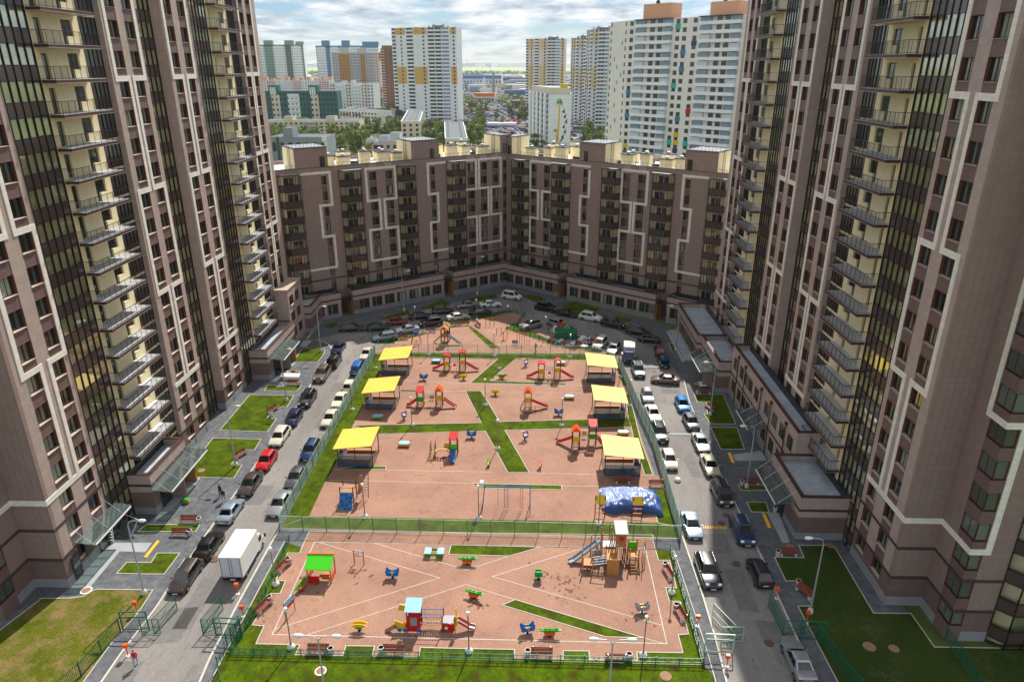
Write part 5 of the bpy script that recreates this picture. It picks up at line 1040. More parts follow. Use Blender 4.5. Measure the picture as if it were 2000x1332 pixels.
def rider(kind, c, a, b, rz, label):
    x, y, z = gp(c, a, b); r = empty('spring_rider', (x, y, z), R(rz), label, 'spring rider', 'playground spring riders'); m = MB(); spring(m); m.build('spring', r, smooth=60)
    def body(f):
        m = MB(); f(m); m.build('body', r)
    if kind == 'bird':
        col = 'grey_plastic' if 'grey' in label else 'blue'
        o = [(-.62, .55), (-.5, .4), (.5, .4), (.62, .55), (.66, 1.0), (.5, 1.12), (.42, .95), (.2, .82), (-.2, .82), (-.42, .95), (-.5, 1.15), (-.68, 1.0)]
        body(lambda m: (m.plate(o, .06, col, (0, -.2, 0)), m.plate(o, .06, col, (0, .2, 0))))
        m = MB(); m.box(-.25, .25, -.18, .18, .6, .66, 'yellow'); m.box(-.06, .06, -.25, -.22, .55, .95, 'yellow'); m.build('seat', r)
    elif kind == 'croc':
        bc = 'green'; sc_ = 'orange'
        o = [(-1.0, .66), (-.7, .6), (-.4, .56), (.4, .56), (.7, .62), (1.05, .68), (1.05, .75), (.78, .78), (.66, .88), (.5, .82), (.3, .78), (.1, .83), (-.1, .76), (-.3, .82), (-.5, .74), (-.8, .73)]
        body(lambda m: (m.plate(o, .06, bc, (0, -.09, 0)), m.plate(o, .06, bc, (0, .09, 0))))
        m = MB(); m.box(-.5, .5, -.22, .22, .46, .54, sc_); m.box(-.45, .45, -.27, -.24, .30, .56, sc_); m.box(-.45, .45, .24, .27, .30, .56, sc_); m.build('seat', r)
    elif kind == 'fish':
        o = [(-.75, .75), (-.55, .62), (-.3, .5), (.3, .5), (.55, .62), (.8, .68), (.55, .8), (.3, .92), (-.2, .92), (-.5, .82)]
        body(lambda m: (m.plate(o, .06, 'yellow', (0, -.2, 0)), m.plate(o, .06, 'yellow', (0, .2, 0)), m.box(-.3, .3, -.25, -.23, .4, .6, 'green')))
        m = MB(); m.box(-.3, .3, -.17, .17, .55, .62, 'green'); m.build('seat', r)
    elif kind == 'ring':
        def f(m):
            for yy in (-.15, .15):
                for k in range(12):
                    a0 = 2 * math.pi * k / 12; a1 = 2 * math.pi * (k + 1) / 12; m.beam((.1 + .36 * math.cos(a0), yy, .85 + .45 * math.sin(a0)), (.1 + .36 * math.cos(a1), yy, .85 + .45 * math.sin(a1)), .05, .13, 'blue')
            m.beam((-.55, 0, 1.35), (.2, 0, 1.25), .35, .06, 'orange')
        body(f); m = MB(); m.box(-.1, .3, -.14, .14, .62, .7, 'lblue'); m.build('seat', r)
    elif kind == 'bike':
        cc = 'green_roof' if 'lime' in label else 'orange'
        body(lambda m: (m.plate([(-.35, .45), (.35, .45), (.45, .9), (.1, 1.0), (-.3, .85)], .06, cc, (0, -.15, 0)), m.plate([(-.35, .45), (.35, .45), (.45, .9), (.1, 1.0), (-.3, .85)], .06, cc, (0, .15, 0)), m.box(-.25, .25, -.13, .13, .4, .5, 'yellow')))
        m = MB(); m.tube((.3, -.3, .95), (.3, .3, .95), .03, 'red', 6); m.build('handlebar', r)
    elif kind == 'turtle':
        def f(m):
            m.plate([(-.35, .45), (.35, .45), (.42, .8), (.3, 1.1), (-.3, 1.1), (-.42, .8)], .08, 'green', (0, -.2, 0)); m.box(-.3, .3, -.15, .5, .55, .65, 'green'); m.plate([(-.35, .45), (.35, .45), (.3, .9), (-.3, .9)], .06, 'green', (0, .45, 0)); m.box(-.2, .2, -.26, -.23, .6, .85, 'blue')
            for s in (-.45, .45): m.tube((s, 0, .8), (s * .5, 0, .8), .04, 'green', 6)
        body(f)
    return r
RD = [('bird', KF1, 1190, 810, 0, 'blue bird rider below the uppermost left shelter'), ('fish', KF1, 1535, 805, 0, 'yellow fish rider below the upper left twin tower'), ('croc', KF1, 1865, 800, 0, 'orange seated rider near the zigzag grass'), ('ring', KF1, 1015, 1150, 0, 'blue ring rider with orange beak left of the gable tower'), ('fish', KF1, 1810, 940, 0, 'yellow fish rider near the middle lamp'),
      ('bird', KF1, 1605, 1310, 0, 'blue bird rider left of the lower diagonal grass strip'), ('bike', KP1, 1975, 380, 80, 'small lime green rider left of the diagonal strip foot'), ('ring', KF2, 345, 620, 0, 'blue ring rider at the top of the right play area'), ('bird', KF2, 605, 1005, 0, 'blue bird rider left of the middle right shelter'), ('ring', KF2, 340, 1195, 0, 'blue ring rider right of the cross strip'),
      ('bike', KP2, 620, 380, 95, 'small orange rider right of the diagonal strip foot'), ('bird', KP3, 1360, 290, 0, 'blue and yellow bird rider in the near playground'), ('croc', KP3, 1900, 190, 0, 'green crocodile rider with red seat by the top grass bed'), ('croc', KP3, 700, 375, 72, 'green crocodile rider with red seat turned sideways by the little house'), ('fish', KP3, 1120, 670, 0, 'yellow and green fish rider left of the toy train'),
      ('croc', KP4, 165, 420, -20, 'slanted green crocodile rider in the centre of the near playground'), ('turtle', KP4, 613, 290, 0, 'bright green turtle rider left of the wooden castle'), ('bird', KP4, 537, 665, 15, 'blue rider at the lower right beside the crocodile'), ('croc', KP4, 690, 685, 0, 'green crocodile rider with red seat below the long grass wedge'), ('bird', KP4, 1335, 520, 10, 'pale grey bird rider near the right benches')]
for k in RD: rider(k[0], k[1], k[2], k[3], k[4], k[5])
def table(c, a, b, label, twin=False):
    x, y, z = gp(c, a, b); r = empty('sandbox_table', (x, y, z), 0, label, 'play table', 'small sandbox tables'); w = 1.0 if twin else .75
    m = MB(); 
    if twin: m.box(-w, -.3, -.5, .5, .55, .6, 'lblue'); m.box(.3, w, -.5, .5, .55, .6, 'lblue')
    else: m.box(-w, w, -.42, .42, .5, .55, 'lblue')
    m.build('table_top', r)
    for s in (-1, 1):
        for t in (-1, 1): m = MB(); m.lathe([(.14, 0), (.14, .06)], 'orange', 8, (s * (w - .05 if not twin else .35), t * .42, .56)); m.beam((s * (w - .1), t * .36, 0), (s * (w - .1), t * .36, .5), .07, .07, 'orange'); m.build('leg', r)
    m = MB(); m.box(-w, w, -.46, -.42, .25, .5, 'green' if 'green' in label else 'yellow'); m.box(-w, w, .42, .46, .25, .5, 'green'); m.build('side_board', r)
for a in [(KF1, 1298, 660, 'blue topped play table with green edge, uppermost left'), (KF1, 792, 1145, 'blue topped play table with green edge below the middle left shelter'), (KP1, 1293, 212, 'blue topped play table right of the lowest left shelter'), (KF2, 622, 608, 'blue topped play table behind the upper right slides'), (KF2, 688, 875, 'blue topped play table left of the middle right shelter'), (KP2, 1268, 115, 'blue topped play table above the lowest right shelter')]: table(*a)
table(KP1, 1537, 1100, 'double blue play table with green edge by the long fence', True)
# little house with green roof
x, y, z = gp(KP3, 845, 295); r = empty('play_house', (x, y, z), 0, 'wooden play house with bright green roof and red front', 'play house')
for a in (-1.15, 1.15):
    for b in (-.6, .9): m = MB(); m.beam((a, b, 0), (a, b, 1.9), .1, .1, 'wood'); m.build('post', r)
m = MB(); m.hexa([(-1.3, -.85, 1.7), (1.3, -.85, 1.7), (1.3, .6, 2.45), (-1.3, .6, 2.45), (-1.3, -.85, 1.76), (1.3, -.85, 1.76), (1.3, .6, 2.51), (-1.3, .6, 2.51)], 'green_roof'); m.hexa([(-1.3, .6, 2.45), (1.3, .6, 2.45), (1.3, 1.3, 1.9), (-1.3, 1.3, 1.9), (-1.3, .6, 2.51), (1.3, .6, 2.51), (1.3, 1.3, 1.96), (-1.3, 1.3, 1.96)], 'green_roof'); m.beam((-1.4, .6, 2.53), (1.4, .6, 2.53), .1, .1, 'orange'); m.build('roof', r)
m = MB(); m.box(-1.15, 0, -.66, -.6, 0, .8, 'red'); m.lathe([(.2, 0), (.2, .03), (0, .03)], 'yellow', 10, (-.55, -.66, .45), 'y'); m.build('side_panel', r); m = MB(); m.box(0, 1.15, -.7, -.3, .72, .78, 'orange'); m.box(.1, .9, .2, .6, .3, .36, 'wood'); m.build('counter', r)
for s in (-1.15, 1.15): m = MB(); m.box(s - .02, s + .02, -.6, .9, .1, .7, 'orange'); m.build('side_panel', r)
# abacus frame
x, y, z = gp(KP3, 1118, 190); r = empty('abacus_frame', (x, y, z), R(-8), 'wooden post frame with small blue and orange beads', 'play frame')
for s in (-.5, .5): m = MB(); m.beam((s, 0, 0), (s, 0, 1.7), .09, .09, 'wood'); m.build('post', r)
m = MB()
for q in (1.0, 1.2, 1.4): m.tube((-.5, 0, q), (.5, 0, q), .015, 'blue', 5); [m.box(-.3 + .1 * k, -.24 + .1 * k, -.05, .05, q - .05, q + .05, 'orange' if k < 3 else 'blue') for k in range(4)]
m.beam((-.5, 0, 1.62), (.5, 0, 1.62), .06, .1, 'lblue'); m.build('bead_rail', r)
def board(c, a, b, rz, w, h, m_, label):
    x, y, z = gp(c, a, b); r = empty('notice_board', (x, y, z), R(rz), label, 'notice board', 'notice boards')
    for s in (-w / 2, w / 2): m = MB(); m.beam((s, 0, 0), (s, 0, 2.0), .07, .07, 'wood' if m_ != 'blue' else 'dblue'); m.build('post', r)
    m = MB(); m.box(-w / 2, w / 2, -.03, .03, 2.0 - h, 1.95, m_); m.box(-w / 2 + .05, w / 2 - .05, -.04, -.03, 2.05 - h, 2.35 - h, 'red' if m_ != 'dblue' else 'white_frame'); m.build('sign_board', r)
board(KP3, 620, 560, 72, 1.4, 1.0, 'lblue', 'slim blue and red board behind the corner lamp'); board(KP4, 1342, 190, 78, 1.3, .9, 'dblue', 'slim dark blue board right of the wooden castle')
# toy train
x, y, z = gp(KP3, 1570, 650); r = empty('toy_train', (x, y, z), 0, 'toy train with pale blue roof, yellow rear and red slide', 'toy train')
m = MB(); m.plate([(-2.3, .3), (-1.3, .3), (-1.3, 1.15), (-1.6, 1.0), (-2.3, 1.3)], .06, 'yellow', (0, -.5, 0)); m.plate([(-2.2, 1.5), (-1.4, 1.5), (-1.4, 2.1), (-2.0, 2.2)], .06, 'yellow', (0, .5, 0)); m.build('rear_panel', r)
m = MB(); m.plate([(-1.35, .2), (.0, .2), (.0, 1.2), (-.2, 1.9), (-1.1, 1.9), (-1.2, 1.2), (-1.35, .9)], .06, 'red', (0, -.55, 0)); m.box(-.9, -.3, -.6, -.585, .8, 1.7, 'grey_plastic'); m.build('cab_panel', r); m = MB(); m.plate([(-1.35, .2), (0, .2), (0, 1.2), (-1.2, 1.2)], .06, 'red', (0, .55, 0)); m.build('cab_panel', r)
for a in (-1.2, -.05):
    for b in (-.5, .5): m = MB(); m.beam((a, b, 0), (a, b, 2.5), .09, .09, 'wood_dark'); m.build('post', r)
m = MB(); m.hexa([(-1.35, -.75, 2.4), (.1, -.75, 2.4), (.1, .7, 2.75), (-1.35, .7, 2.75), (-1.35, -.75, 2.46), (.1, -.75, 2.46), (.1, .7, 2.81), (-1.35, .7, 2.81)], 'lblue'); m.build('roof', r)
for xx in (-1.9, -1.4, -.15): m = MB(); m.lathe([(.2, -.03), (.2, .03), (0, .03)], 'lblue', 12, (xx, -.6, .32), 'y'); m.lathe([(.2, -.03), (0, -.03)], 'blue', 12, (xx, -.62, .32), 'y'); m.build('wheel', r)
m = MB()
for k in range(9): q = .15 + k * .2; m.box(q, q + .13, -.45, .45, .82 - .1 * math.sin(k / 8 * math.pi), .88 - .1 * math.sin(k / 8 * math.pi), 'wood')
for yy in (-.5, .5):
    m.tube((0, yy, 1.7), (1.9, yy, 1.7), .035, 'blue', 6); m.tube((0, yy, 1.1), (1.9, yy, 1.1), .03, 'blue', 6)
    for k in range(1, 8): m.tube((k * .24, yy, .85), (k * .24, yy, 1.7), .012, 'steel_grey', 5)
m.build('bridge', r)
m = MB(); m.plate([(1.9, .2), (3.1, .2), (3.1, .95), (2.5, 1.05), (1.9, .95)], .06, 'red', (0, -.5, 0)); m.plate([(1.9, .2), (3.1, .2), (3.1, .95), (1.9, .95)], .06, 'red', (0, .5, 0)); m.box(1.95, 3.05, -.47, .47, .95, 1.05, 'grey_plastic'); m.build('front_panel', r)
m = MB(); m.lathe([(.16, -.02), (0, -.02)], 'white_frame', 10, (2.3, -.55, .55), 'y'); m.lathe([(.17, 0), (.17, .02)], 'yellow', 10, (2.3, -.55, .55), 'y'); m.build('side_disc', r)
for a in (1.95, 3.1):
    for b in (-.5, .5): m = MB(); m.beam((a, b, 0), (a, b, 1.9), .09, .09, 'yellow' if a > 3 else 'wood_dark'); m.build('post', r)
m = MB(); m.plate([(3.0, 1.0), (3.35, 1.0), (3.35, 1.8), (3.0, 1.8)], .05, 'yellow', (0, -.52, 0)); m.build('side_panel', r); slide(r, 3.15, 0, 1.0, 1, -.12, 'red', 1.7); m = MB(); m.beam((-2.2, -.5, .7), (-3.3, -.6, 0), .5, .05, 'wood_dark'); m.build('ramp', r)
# wooden castle
x, y, z = gp(KP4, 1100, 235); r = empty('wooden_castle', (x, y, z), 0, 'large wooden climbing castle with grey slide and net', 'climbing castle')
P = [(-2.6, -.2, 1.9), (-1.6, -.2, 1.9), (-2.6, .9, 1.9), (-1.6, .9, 1.9), (-.2, -.6, 2.0), (.9, -.6, 2.0), (-.5, 2.0, 3.2), (.5, 2.0, 3.2), (-.5, 3.0, 3.2), (.5, 3.0, 3.2), (.9, 2.0, 3.4), (1.9, 2.0, 3.4), (.9, 3.0, 3.4), (1.9, 3.0, 3.4), (2.2, .8, 2.2), (3.1, .8, 2.2), (2.2, 2.2, 2.4), (3.1, 2.2, 2.4), (-.2, .9, 2.6), (.9, .9, 2.6), (-1.6, 2.4, 2.6)]
for a, b, h in P: m = MB(); m.beam((a, b, 0), (a, b, h), .11, .11, 'wood'); m.build('post', r)
for a0, a1, b0, b1, zz in ((-2.6, -1.6, -.2, .9, .9), (-.2, .9, -.6, 3.0, 1.3), (-.5, .9, 2.0, 3.0, 1.5), (.9, 1.9, 2.0, 3.0, 1.5), (2.2, 3.1, .8, 2.2, 1.2)): m = MB(); m.box(a0, a1, b0, b1, zz - .07, zz, 'grey_plastic' if b0 > 1 else 'wood'); m.build('platform', r)
m = MB(); m.box(-.25, .95, -.68, -.62, .1, 2.0, 'wood'); m.build('side_panel', r); m = MB(); m.box(.9, 1.9, 1.93, 1.98, 1.5, 2.9, 'wood'); m.box(1.2, 1.7, 1.9, 1.93, 2.3, 2.8, 'red'); m.build('side_panel', r)
m = MB(); m.hexa([(.75, 1.6, 3.3), (2.05, 1.6, 3.3), (2.05, 3.4, 3.7), (.75, 3.4, 3.7), (.75, 1.6, 3.36), (2.05, 1.6, 3.36), (2.05, 3.4, 3.76), (.75, 3.4, 3.76)], 'grey_plastic'); m.build('roof', r)
m = MB(); m.box(2.15, 3.15, 2.2, 2.26, 1.2, 2.0, 'green_roof'); m.build('side_panel', r)
m = MB()
for k in range(7): m.tube((-1.6, -.2 + .17 * k, .95 + .02 * k), (-.2, -.2 + .17 * k, 1.2 + .02 * k), .035, 'blue' if k % 2 else 'white_frame', 6)
for s in (-.25, .95): m.tube((-1.6, s, 1.8), (-.2, s, 2.0), .05, 'wood', 6)
m.build('bridge', r)
slide(r, -.6, 2.5, 1.9, -1, -.45, 'grey_plastic', 3.6, .6); m = MB(); m.lathe([(.55, -.1), (.62, 0), (.55, .1)], 'grey_plastic', 12, (-1.0, 2.2, 1.5), 'x'); m.plate([(-1.5, .2), (-.7, .2), (-.5, 1.4), (-1.3, 1.5)], .08, 'grey_plastic', (0, 1.6, 0)); m.build('slide_hood', r)
m = MB()
for k in range(6): m.box(2.2, 3.1, .8 - .22 * k, .98 - .22 * k, 1.1 - .2 * k, 1.15 - .2 * k, 'wood')
for s in (2.2, 3.1): m.beam((s, .9, 1.15), (s, -.5, 0), .06, .14, 'wood_dark')
m.build('steps', r)
m = MB()
for k in range(6): m.beam((1.3 + k * .16, 1.9, 1.4), (1.3 + k * .16, .4, 0), .05, .05, 'wood_dark')
for a in (0, .9): m.beam((3.7, .4 + a * 2, 0), (3.9, 2.0, 2.2), .08, .08, 'wood')
m.beam((3.1, 2.0, 2.2), (3.9, 2.0, 2.2), .08, .08, 'wood'); m.build('climbing_frame', r)
m = MB(); q = .2
for k in range(8): m.tube((-2.4 + k * .33, -.15, .85), (-2.4 + k * .33, -.9, 0), .012, 'wood_dark', 4)
for k in range(4): m.tube((-2.4, -.2 - k * .2, .8 - k * .22), (-.1, -.2 - k * .2, .8 - k * .22), .012, 'wood_dark', 4)
m.build('climbing_net', r)
# swing bar set with ladders
x0, y0, z0 = gp(KP2, 165, 725); x1, y1, z1 = gp(KP2, 540, 735); L = x1 - x0; r = empty('climbing_frame_set', (x0, y0, z0), 0, 'long blue bar frame with rope ladders, rings and basketball hoop', 'climbing frame')
for xx, dd in ((0, .55), (L, .4)):
    for s in (-1, 1): m = MB(); m.tube((xx + (.3 if xx == 0 else 0), 0.9, 2.9), (xx + dd * 0, 0.9 + s * .9, 0), .05, 'dblue', 7); m.build('post', r)
m = MB(); m.tube((.2, .9, 2.9), (L + .1, .9, 2.9), .06, 'blue', 8); m.build('crossbar', r)
for xx, cc in ((L * .5, 'dblue'), (L * .82, 'orange')):
    m = MB(); w = .22 if cc == 'dblue' else .15
    for s in (-w, w): m.tube((xx + s, .9, 2.85), (xx + s, .75, .1), .025, cc, 5)
    for k in range(9): m.tube((xx - w, .85, .3 + k * .29), (xx + w, .85, .3 + k * .29), .022, cc, 5)
    m.build('ladder', r)
m = MB(); m.tube((L * .33, .9, 2.85), (L * .33, .9, .4), .02, 'steel_dark', 5); m.build('rope', r); m = MB(); m.box(-.2, .15, .6, 1.2, 3.0, 3.6, 'white_frame'); m.lathe([(.2, 0), (.2, .04)], 'blue', 10, (.2, .6, 3.0)); m.build('backboard', r)
m = MB()
for k in range(3): m.tube((L + .1, .9, 1.2 + k * .3), (L + .9, .8, 1.2 + k * .3), .02, 'lblue', 5)
m.build('wall_bars', r)
# blue climbing board with towers
x, y, z = gp(KP1, 810, 735); r = empty('climbing_wall', (x, y, z), 0, 'blue climbing board with knobs and a leaning ladder', 'climbing wall')
m = MB(); m.hexa([(-.75, -.0, 0), (.75, 0, 0), (.75, .08, 0), (-.75, .08, 0), (-.75, 1.0, 1.7), (.75, 1.0, 1.7), (.75, 1.08, 1.7), (-.75, 1.08, 1.7)], 'blue'); m.build('board', r)
m = MB()
for i in range(3):
    for j in range(5): t = (j + .5) / 5; m.box(-.5 + i * .45 + .1 * (j % 2), -.38 + i * .45 + .1 * (j % 2), t - .12, t - .02, 1.7 * t - .06, 1.7 * t + .06, 'black' if (i + j) % 3 else 'grey_plastic')
m.build('hand_hold', r)
for a in (-.75, .75):
    for b in (1.1, 2.6): m = MB(); m.beam((a, b, 0), (a, b, 2.4), .1, .1, 'wood_dark'); m.build('post', r)
m = MB(); [m.tube((-.75 + .25 * k, 1.1, 1.1), (-.75 + .25 * k, 1.1, 2.3), .015, 'steel_grey', 5) for k in range(7)]; m.box(-.75, .75, 1.1, 2.6, 1.6, 1.66, 'wood'); m.build('platform', r)
m = MB(); m.beam((-.8, 1.1, 2.3), (.8, 1.1, 2.3), .06, .06, 'blue'); m.plate([(0, 0), (.5, .3), (.9, 1.8), (.8, 2.6), (.5, 2.7), (.3, 1.5)], .05, 'wood', (.9, 2.2, .6)); m.build('side_panel', r)
m = MB()
for s in (1.5, 2.2): m.tube((s, 2.2, .2), (s, 3.0, 3.2), .04, 'wood_dark' if s > 2 else 'orange', 6)
for k in range(9): m.tube((1.5, 2.25 + k * .09, .5 + k * .33), (2.2, 2.25 + k * .09, .5 + k * .33), .025, 'dblue', 5)
m.build('ladder', r)
# tarpaulin heap with two yellow panels
x, y, z = gp(KP2, 1340, 735); bm = bmesh.new(); NX, NY = 76, 44; vs = []; from mathutils import noise as mn
for j in range(NY + 1):
    for i in range(NX + 1):
        u = i / NX * 2 - 1; v = j / NY; e = max(0, 1 - abs(u) ** 4.5) * max(0, 1 - abs(2 * v - 1) ** 4)
        px_ = u * 3.5 + .3 * mn.noise((u * 2, v * 3, 1)); py_ = v * 4.4 + .45 * mn.noise((u * 2.5, v * 2, 5)) - .5 * max(0, u - .5)
        rg = lambda s, o: 1 - 2.2 * abs(mn.noise((u * s + v * 1.3, v * s * .6 + o, o)))
        h = (1.05 + .3 * mn.noise((u * 1.6, v * 1.5, 3)) + .16 * rg(3.2, 1) + .09 * rg(7, 4) + .05 * rg(15, 9) - .45 * max(0, u - .45)) * e ** .3 + .03
        vs.append(bm.verts.new((px_, py_, max(.02, h))))
for j in range(NY):
    for i in range(NX):
        a = j * (NX + 1) + i; q = mn.noise((i * .06, j * .09, 2)); bm.faces.new((vs[a], vs[a + 1], vs[a + NX + 2], vs[a + NX + 1])).material_index = 1 if j > 9 + 22 * q and i < 64 + 20 * q else 0
me = bpy.data.meshes.new('tarpaulin'); bm.to_mesh(me); bm.free(); me.materials.append(MATS['tarp']); me.materials.append(MATS['tarp_pale']); me.shade_smooth(); tag(inst('tarpaulin', me, None, (x, y, z)), 'crumpled blue tarpaulin draped over stored material by the fence', 'tarpaulin')
for i, (a, b, w) in enumerate([(1085, 755, 'left of the tarpaulin'), (1375, 765, 'in front of the tarpaulin')]):
    x, y, z = gp(KP2, a, b); r = empty('swing_post_set', (x, y, z), 0, 'wooden posts with square yellow panel ' + w, 'play panel', 'yellow panelled post sets')
    for s in (-.55, .55): m = MB(); m.beam((s, 0, 0), (s, 0, 2.7), .1, .1, 'wood_dark'); m.build('post', r)
    m = MB(); m.hexa([(-.62, -.3, 1.9), (.62, -.3, 1.9), (.62, .3, 2.6), (-.62, .3, 2.6), (-.62, -.3, 1.95), (.62, -.3, 1.95), (.62, .3, 2.65), (-.62, .3, 2.65)], 'yellow'); m.build('top_panel', r); m = MB(); [m.beam((-.5, 0, q), (.5, 0, q), .05, .1, 'orange') for q in (.6, 1.2)]; m.build('rung', r)
# far fitness corner
x, y, z = gp(KW, 1025, 765); r = empty('play_tower', (x, y, z), 0, 'far wooden tower with grey slide to the right', 'play tower', 'wooden play towers with slides'); tower_unit(r, 0, 0, 1.5, 3.0, 'gable', 'wood', 'wood', 1.2); tower_unit(r, .3, 1.6, 1.3, 2.9, 'gable', 'wood', 'wood'); slide(r, .6, .2, 1.5, 1, -.35, 'grey_plastic', 2.6); m = MB(); m.beam((-.6, .5, 1.4), (-2.0, .2, .2), .5, .06, 'wood_dark'); m.build('ramp', r)
x, y, z = gp(KW, 645, 765); r = empty('small_swing', (x, y, z), 0, 'small red and blue swing with A shaped legs', 'swing')
for s in (-.9, .9):
    for t in (-.7, .7): m = MB(); m.tube((s * .5, 0, 2.2), (s, t, 0), .05, 'red' if s < 0 else 'orange', 6); m.build('post', r)
m = MB(); m.tube((-.45, 0, 2.2), (.45, 0, 2.2), .06, 'blue', 6); m.box(-.35, .35, -.2, .2, 1.7, 2.4, 'blue'); m.build('crossbar', r); m = MB(); m.box(-.3, .3, -.2, .2, .4, .5, 'red'); m.build('seat', r)
for i, (c, a, b, w) in enumerate([(KW, 1580, 530, 'three slim bars at the far left'), (KW, 1725, 650, 'short twin bars in the middle'), (KW, 1815, 720, 'seated press machine'), (KX, 60, 700, 'tall orange bar ladder with grey board'), (KX, 20, 290, 'tall frame under the red roofed lamp'), (KX, 480, 720, 'low orange bars near the rubbish')]):
    x, y, z = gp(c, a, b); r = empty('fitness_frame', (x, y, z), R(20 * (i % 3)), 'outdoor fitness frame, ' + w, 'fitness frame', 'outdoor fitness frames')
    n = (3, 2, 2, 6, 2, 2)[i]; H = (1.7, 1.4, 1.8, 2.4, 2.9, 1.2)[i]; cl = ('steel_dark', 'steel_dark', 'wood_dark', 'orange', 'steel_grey', 'orange')[i]; w2 = (.8, .9, .9, .45, 1.6, 1.2)[i]
    for k in range(n): m = MB(); m.tube((k * w2, 0, 0), (k * w2, 0, H - (.3 * k if n == 6 and k > 3 else 0)), .05, cl, 6); m.build('post', r)
    m = MB(); m.tube((0, 0, H - .15), (w2 * (n - 1), 0, H - .15 - (.3 if n == 6 else 0)), .04, 'orange', 6)
    if i == 2: m.box(-.2, .5, -.2, .3, .5, .6, 'orange')
    if i == 3: m.box(-.9, .2, -.3, -.25, .2, .9, 'grey_plastic')
    m.build('crossbar', r)

# ------------------------------------------------------------------ cars
KIND = {  # L, W, belt, roof, hood z, cowl, roof start, roof end, tail base, deck z  (x measured from the front)
    'sedan': (4.6, 1.80, .93, 1.46, .86, 1.25, 2.0, 3.15, 3.85, 1.0), 'hatch': (4.15, 1.76, .95, 1.52, .9, 1.05, 1.75, 3.45, 4.0, .95), 'suv': (4.65, 1.88, 1.08, 1.72, 1.05, 1.25, 1.9, 4.0, 4.5, 1.08),
    'wagon': (4.6, 1.78, .95, 1.50, .88, 1.2, 1.9, 4.0, 4.5, .97), 'van': (4.4, 1.80, 1.05, 1.82, 1.0, .85, 1.55, 4.0, 4.32, 1.05), 'suvbig': (4.95, 1.95, 1.12, 1.78, 1.1, 1.35, 2.0, 4.1, 4.75, 1.15)}
def car_meshes(kind):
    L, Wd, belt, roof, hz_, cowl, rs, re_, tb, dz = KIND[kind]; w = Wd / 2; out = {}
    m = MB(); m.mi('PAINT')
    st = [(0.0, .80, .55, .40), (.06, .90, .66, .26), (.28, .965, hz_ - .13, .2), (.7, 1.0, hz_ - .02, .2), (cowl, 1.0, belt - .02, .2), (L * .5, 1.0, belt, .2), (tb, 1.0, max(belt, dz) if kind != 'sedan' else dz, .2), (L - .3, .975, dz - .02, .22), (L - .06, .92, dz - .12, .3), (L, .85, .68, .42)]
    rings = []
    for x, wf, zt, zb in st:
        ww = w * wf; r = [(ww * .84, zb), (ww * .97, zb + .12), (ww, (zb + zt) / 2), (ww * .975, zt - .10), (ww * .90, zt - .015), (ww * .5, zt + .025), (0, zt + .035)]
        r = r + [(-a, b) for a, b in r[-2::-1]]; rings.append([(L / 2 - x, 0 + a, b) for a, b in r])
    for A, B in zip(rings, rings[1:]):
        for i in range(len(A) - 1): m.face([A[i], A[i + 1], B[i + 1], B[i]], 'PAINT')
        m.face([A[0], B[0], B[-1], A[-1]], 'black')
    m.face(rings[0][::-1], 'PAINT'); m.face(rings[-1], 'PAINT')
    # greenhouse shell
    X = lambda x: L / 2 - x
    wb = w * .90; wt = w * .70; z0 = belt - .03
    base = [(X(cowl), wb * .92), (X(rs), wb), (X(re_), wb), (X(tb), wb * .9)]; top = [(X(rs) + .02, wt * .94), (X(rs + .35), wt), (X(re_ - .3), wt), (X(re_), wt * .94)]
    for s in (1, -1):
        for i in range(3):
            q = [(base[i][0], s * base[i][1], z0), (base[i + 1][0], s * base[i + 1][1], z0), (top[i + 1][0], s * top[i + 1][1], roof - .05), (top[i][0], s * top[i][1], roof - .05)]
            m.face(q if s < 0 else q[::-1], 'PAINT')
    for i, zz in ((0, 0), (3, 0)):
        q = [(base[i][0], base[i][1], z0), (base[i][0], -base[i][1], z0), (top[i][0], -top[i][1], roof - .05), (top[i][0], top[i][1], roof - .05)]; m.face(q[::-1] if i == 0 else q, 'PAINT')
    cen = [(t[0], t[1] * .72, roof) for t in top]; n_ = 4
    cx0, cx1 = cen[0][0] - .08, cen[3][0] + .08
    crown = [(min(cx0, c[0]) if i == 0 else (max(cx1, c[0]) if i == 3 else c[0]), c[1], c[2]) for i, c in enumerate(cen)]
    for s in (1, -1):
        for i in range(3):
            q = [(top[i][0], s * top[i][1], roof - .05), (top[i + 1][0], s * top[i + 1][1], roof - .05), (crown[i + 1][0], s * crown[i + 1][1], roof), (crown[i][0], s * crown[i][1], roof)]; m.face(q if s < 0 else q[::-1], 'PAINT')
    for i in range(3): m.face([(crown[i][0], crown[i][1], roof), (crown[i][0], -crown[i][1], roof), (crown[i + 1][0], -crown[i + 1][1], roof), (crown[i + 1][0], crown[i + 1][1], roof)], 'PAINT')
    for i in (0, 3):
        q = [(top[i][0], top[i][1], roof - .05), (top[i][0], -top[i][1], roof - .05), (crown[i][0], -crown[i][1], roof), (crown[i][0], crown[i][1], roof)]; m.face(q[::-1] if i == 0 else q, 'PAINT')
    # arches, sills, grille
    for xx in (.82, L - .85):
        for s in (1, -1): m.lathe([(.385, -.02), (.385, .012), (0, .012)], 'black', 14, (X(xx), s * (w * .985), .34), 'y') if s > 0 else m.lathe([(0, -.012), (.385, -.012), (.385, .02)], 'black', 14, (X(xx), s * (w * .985), .34), 'y')
    m.box(X(.0) - .04, X(0) + .015, -w * .45, w * .45, .38, .56, 'black'); m.box(X(L) - .01, X(L) + .04, -w * .5, w * .5, .3, .42, 'black')
    if 'suv' in kind or kind == 'wagon':
        for s in (1, -1): m.beam((X(rs + .4), s * wt * .92, roof + .04), (X(re_ - .2), s * wt * .92, roof + .04), .05, .05, 'galv')
    out['body'] = m
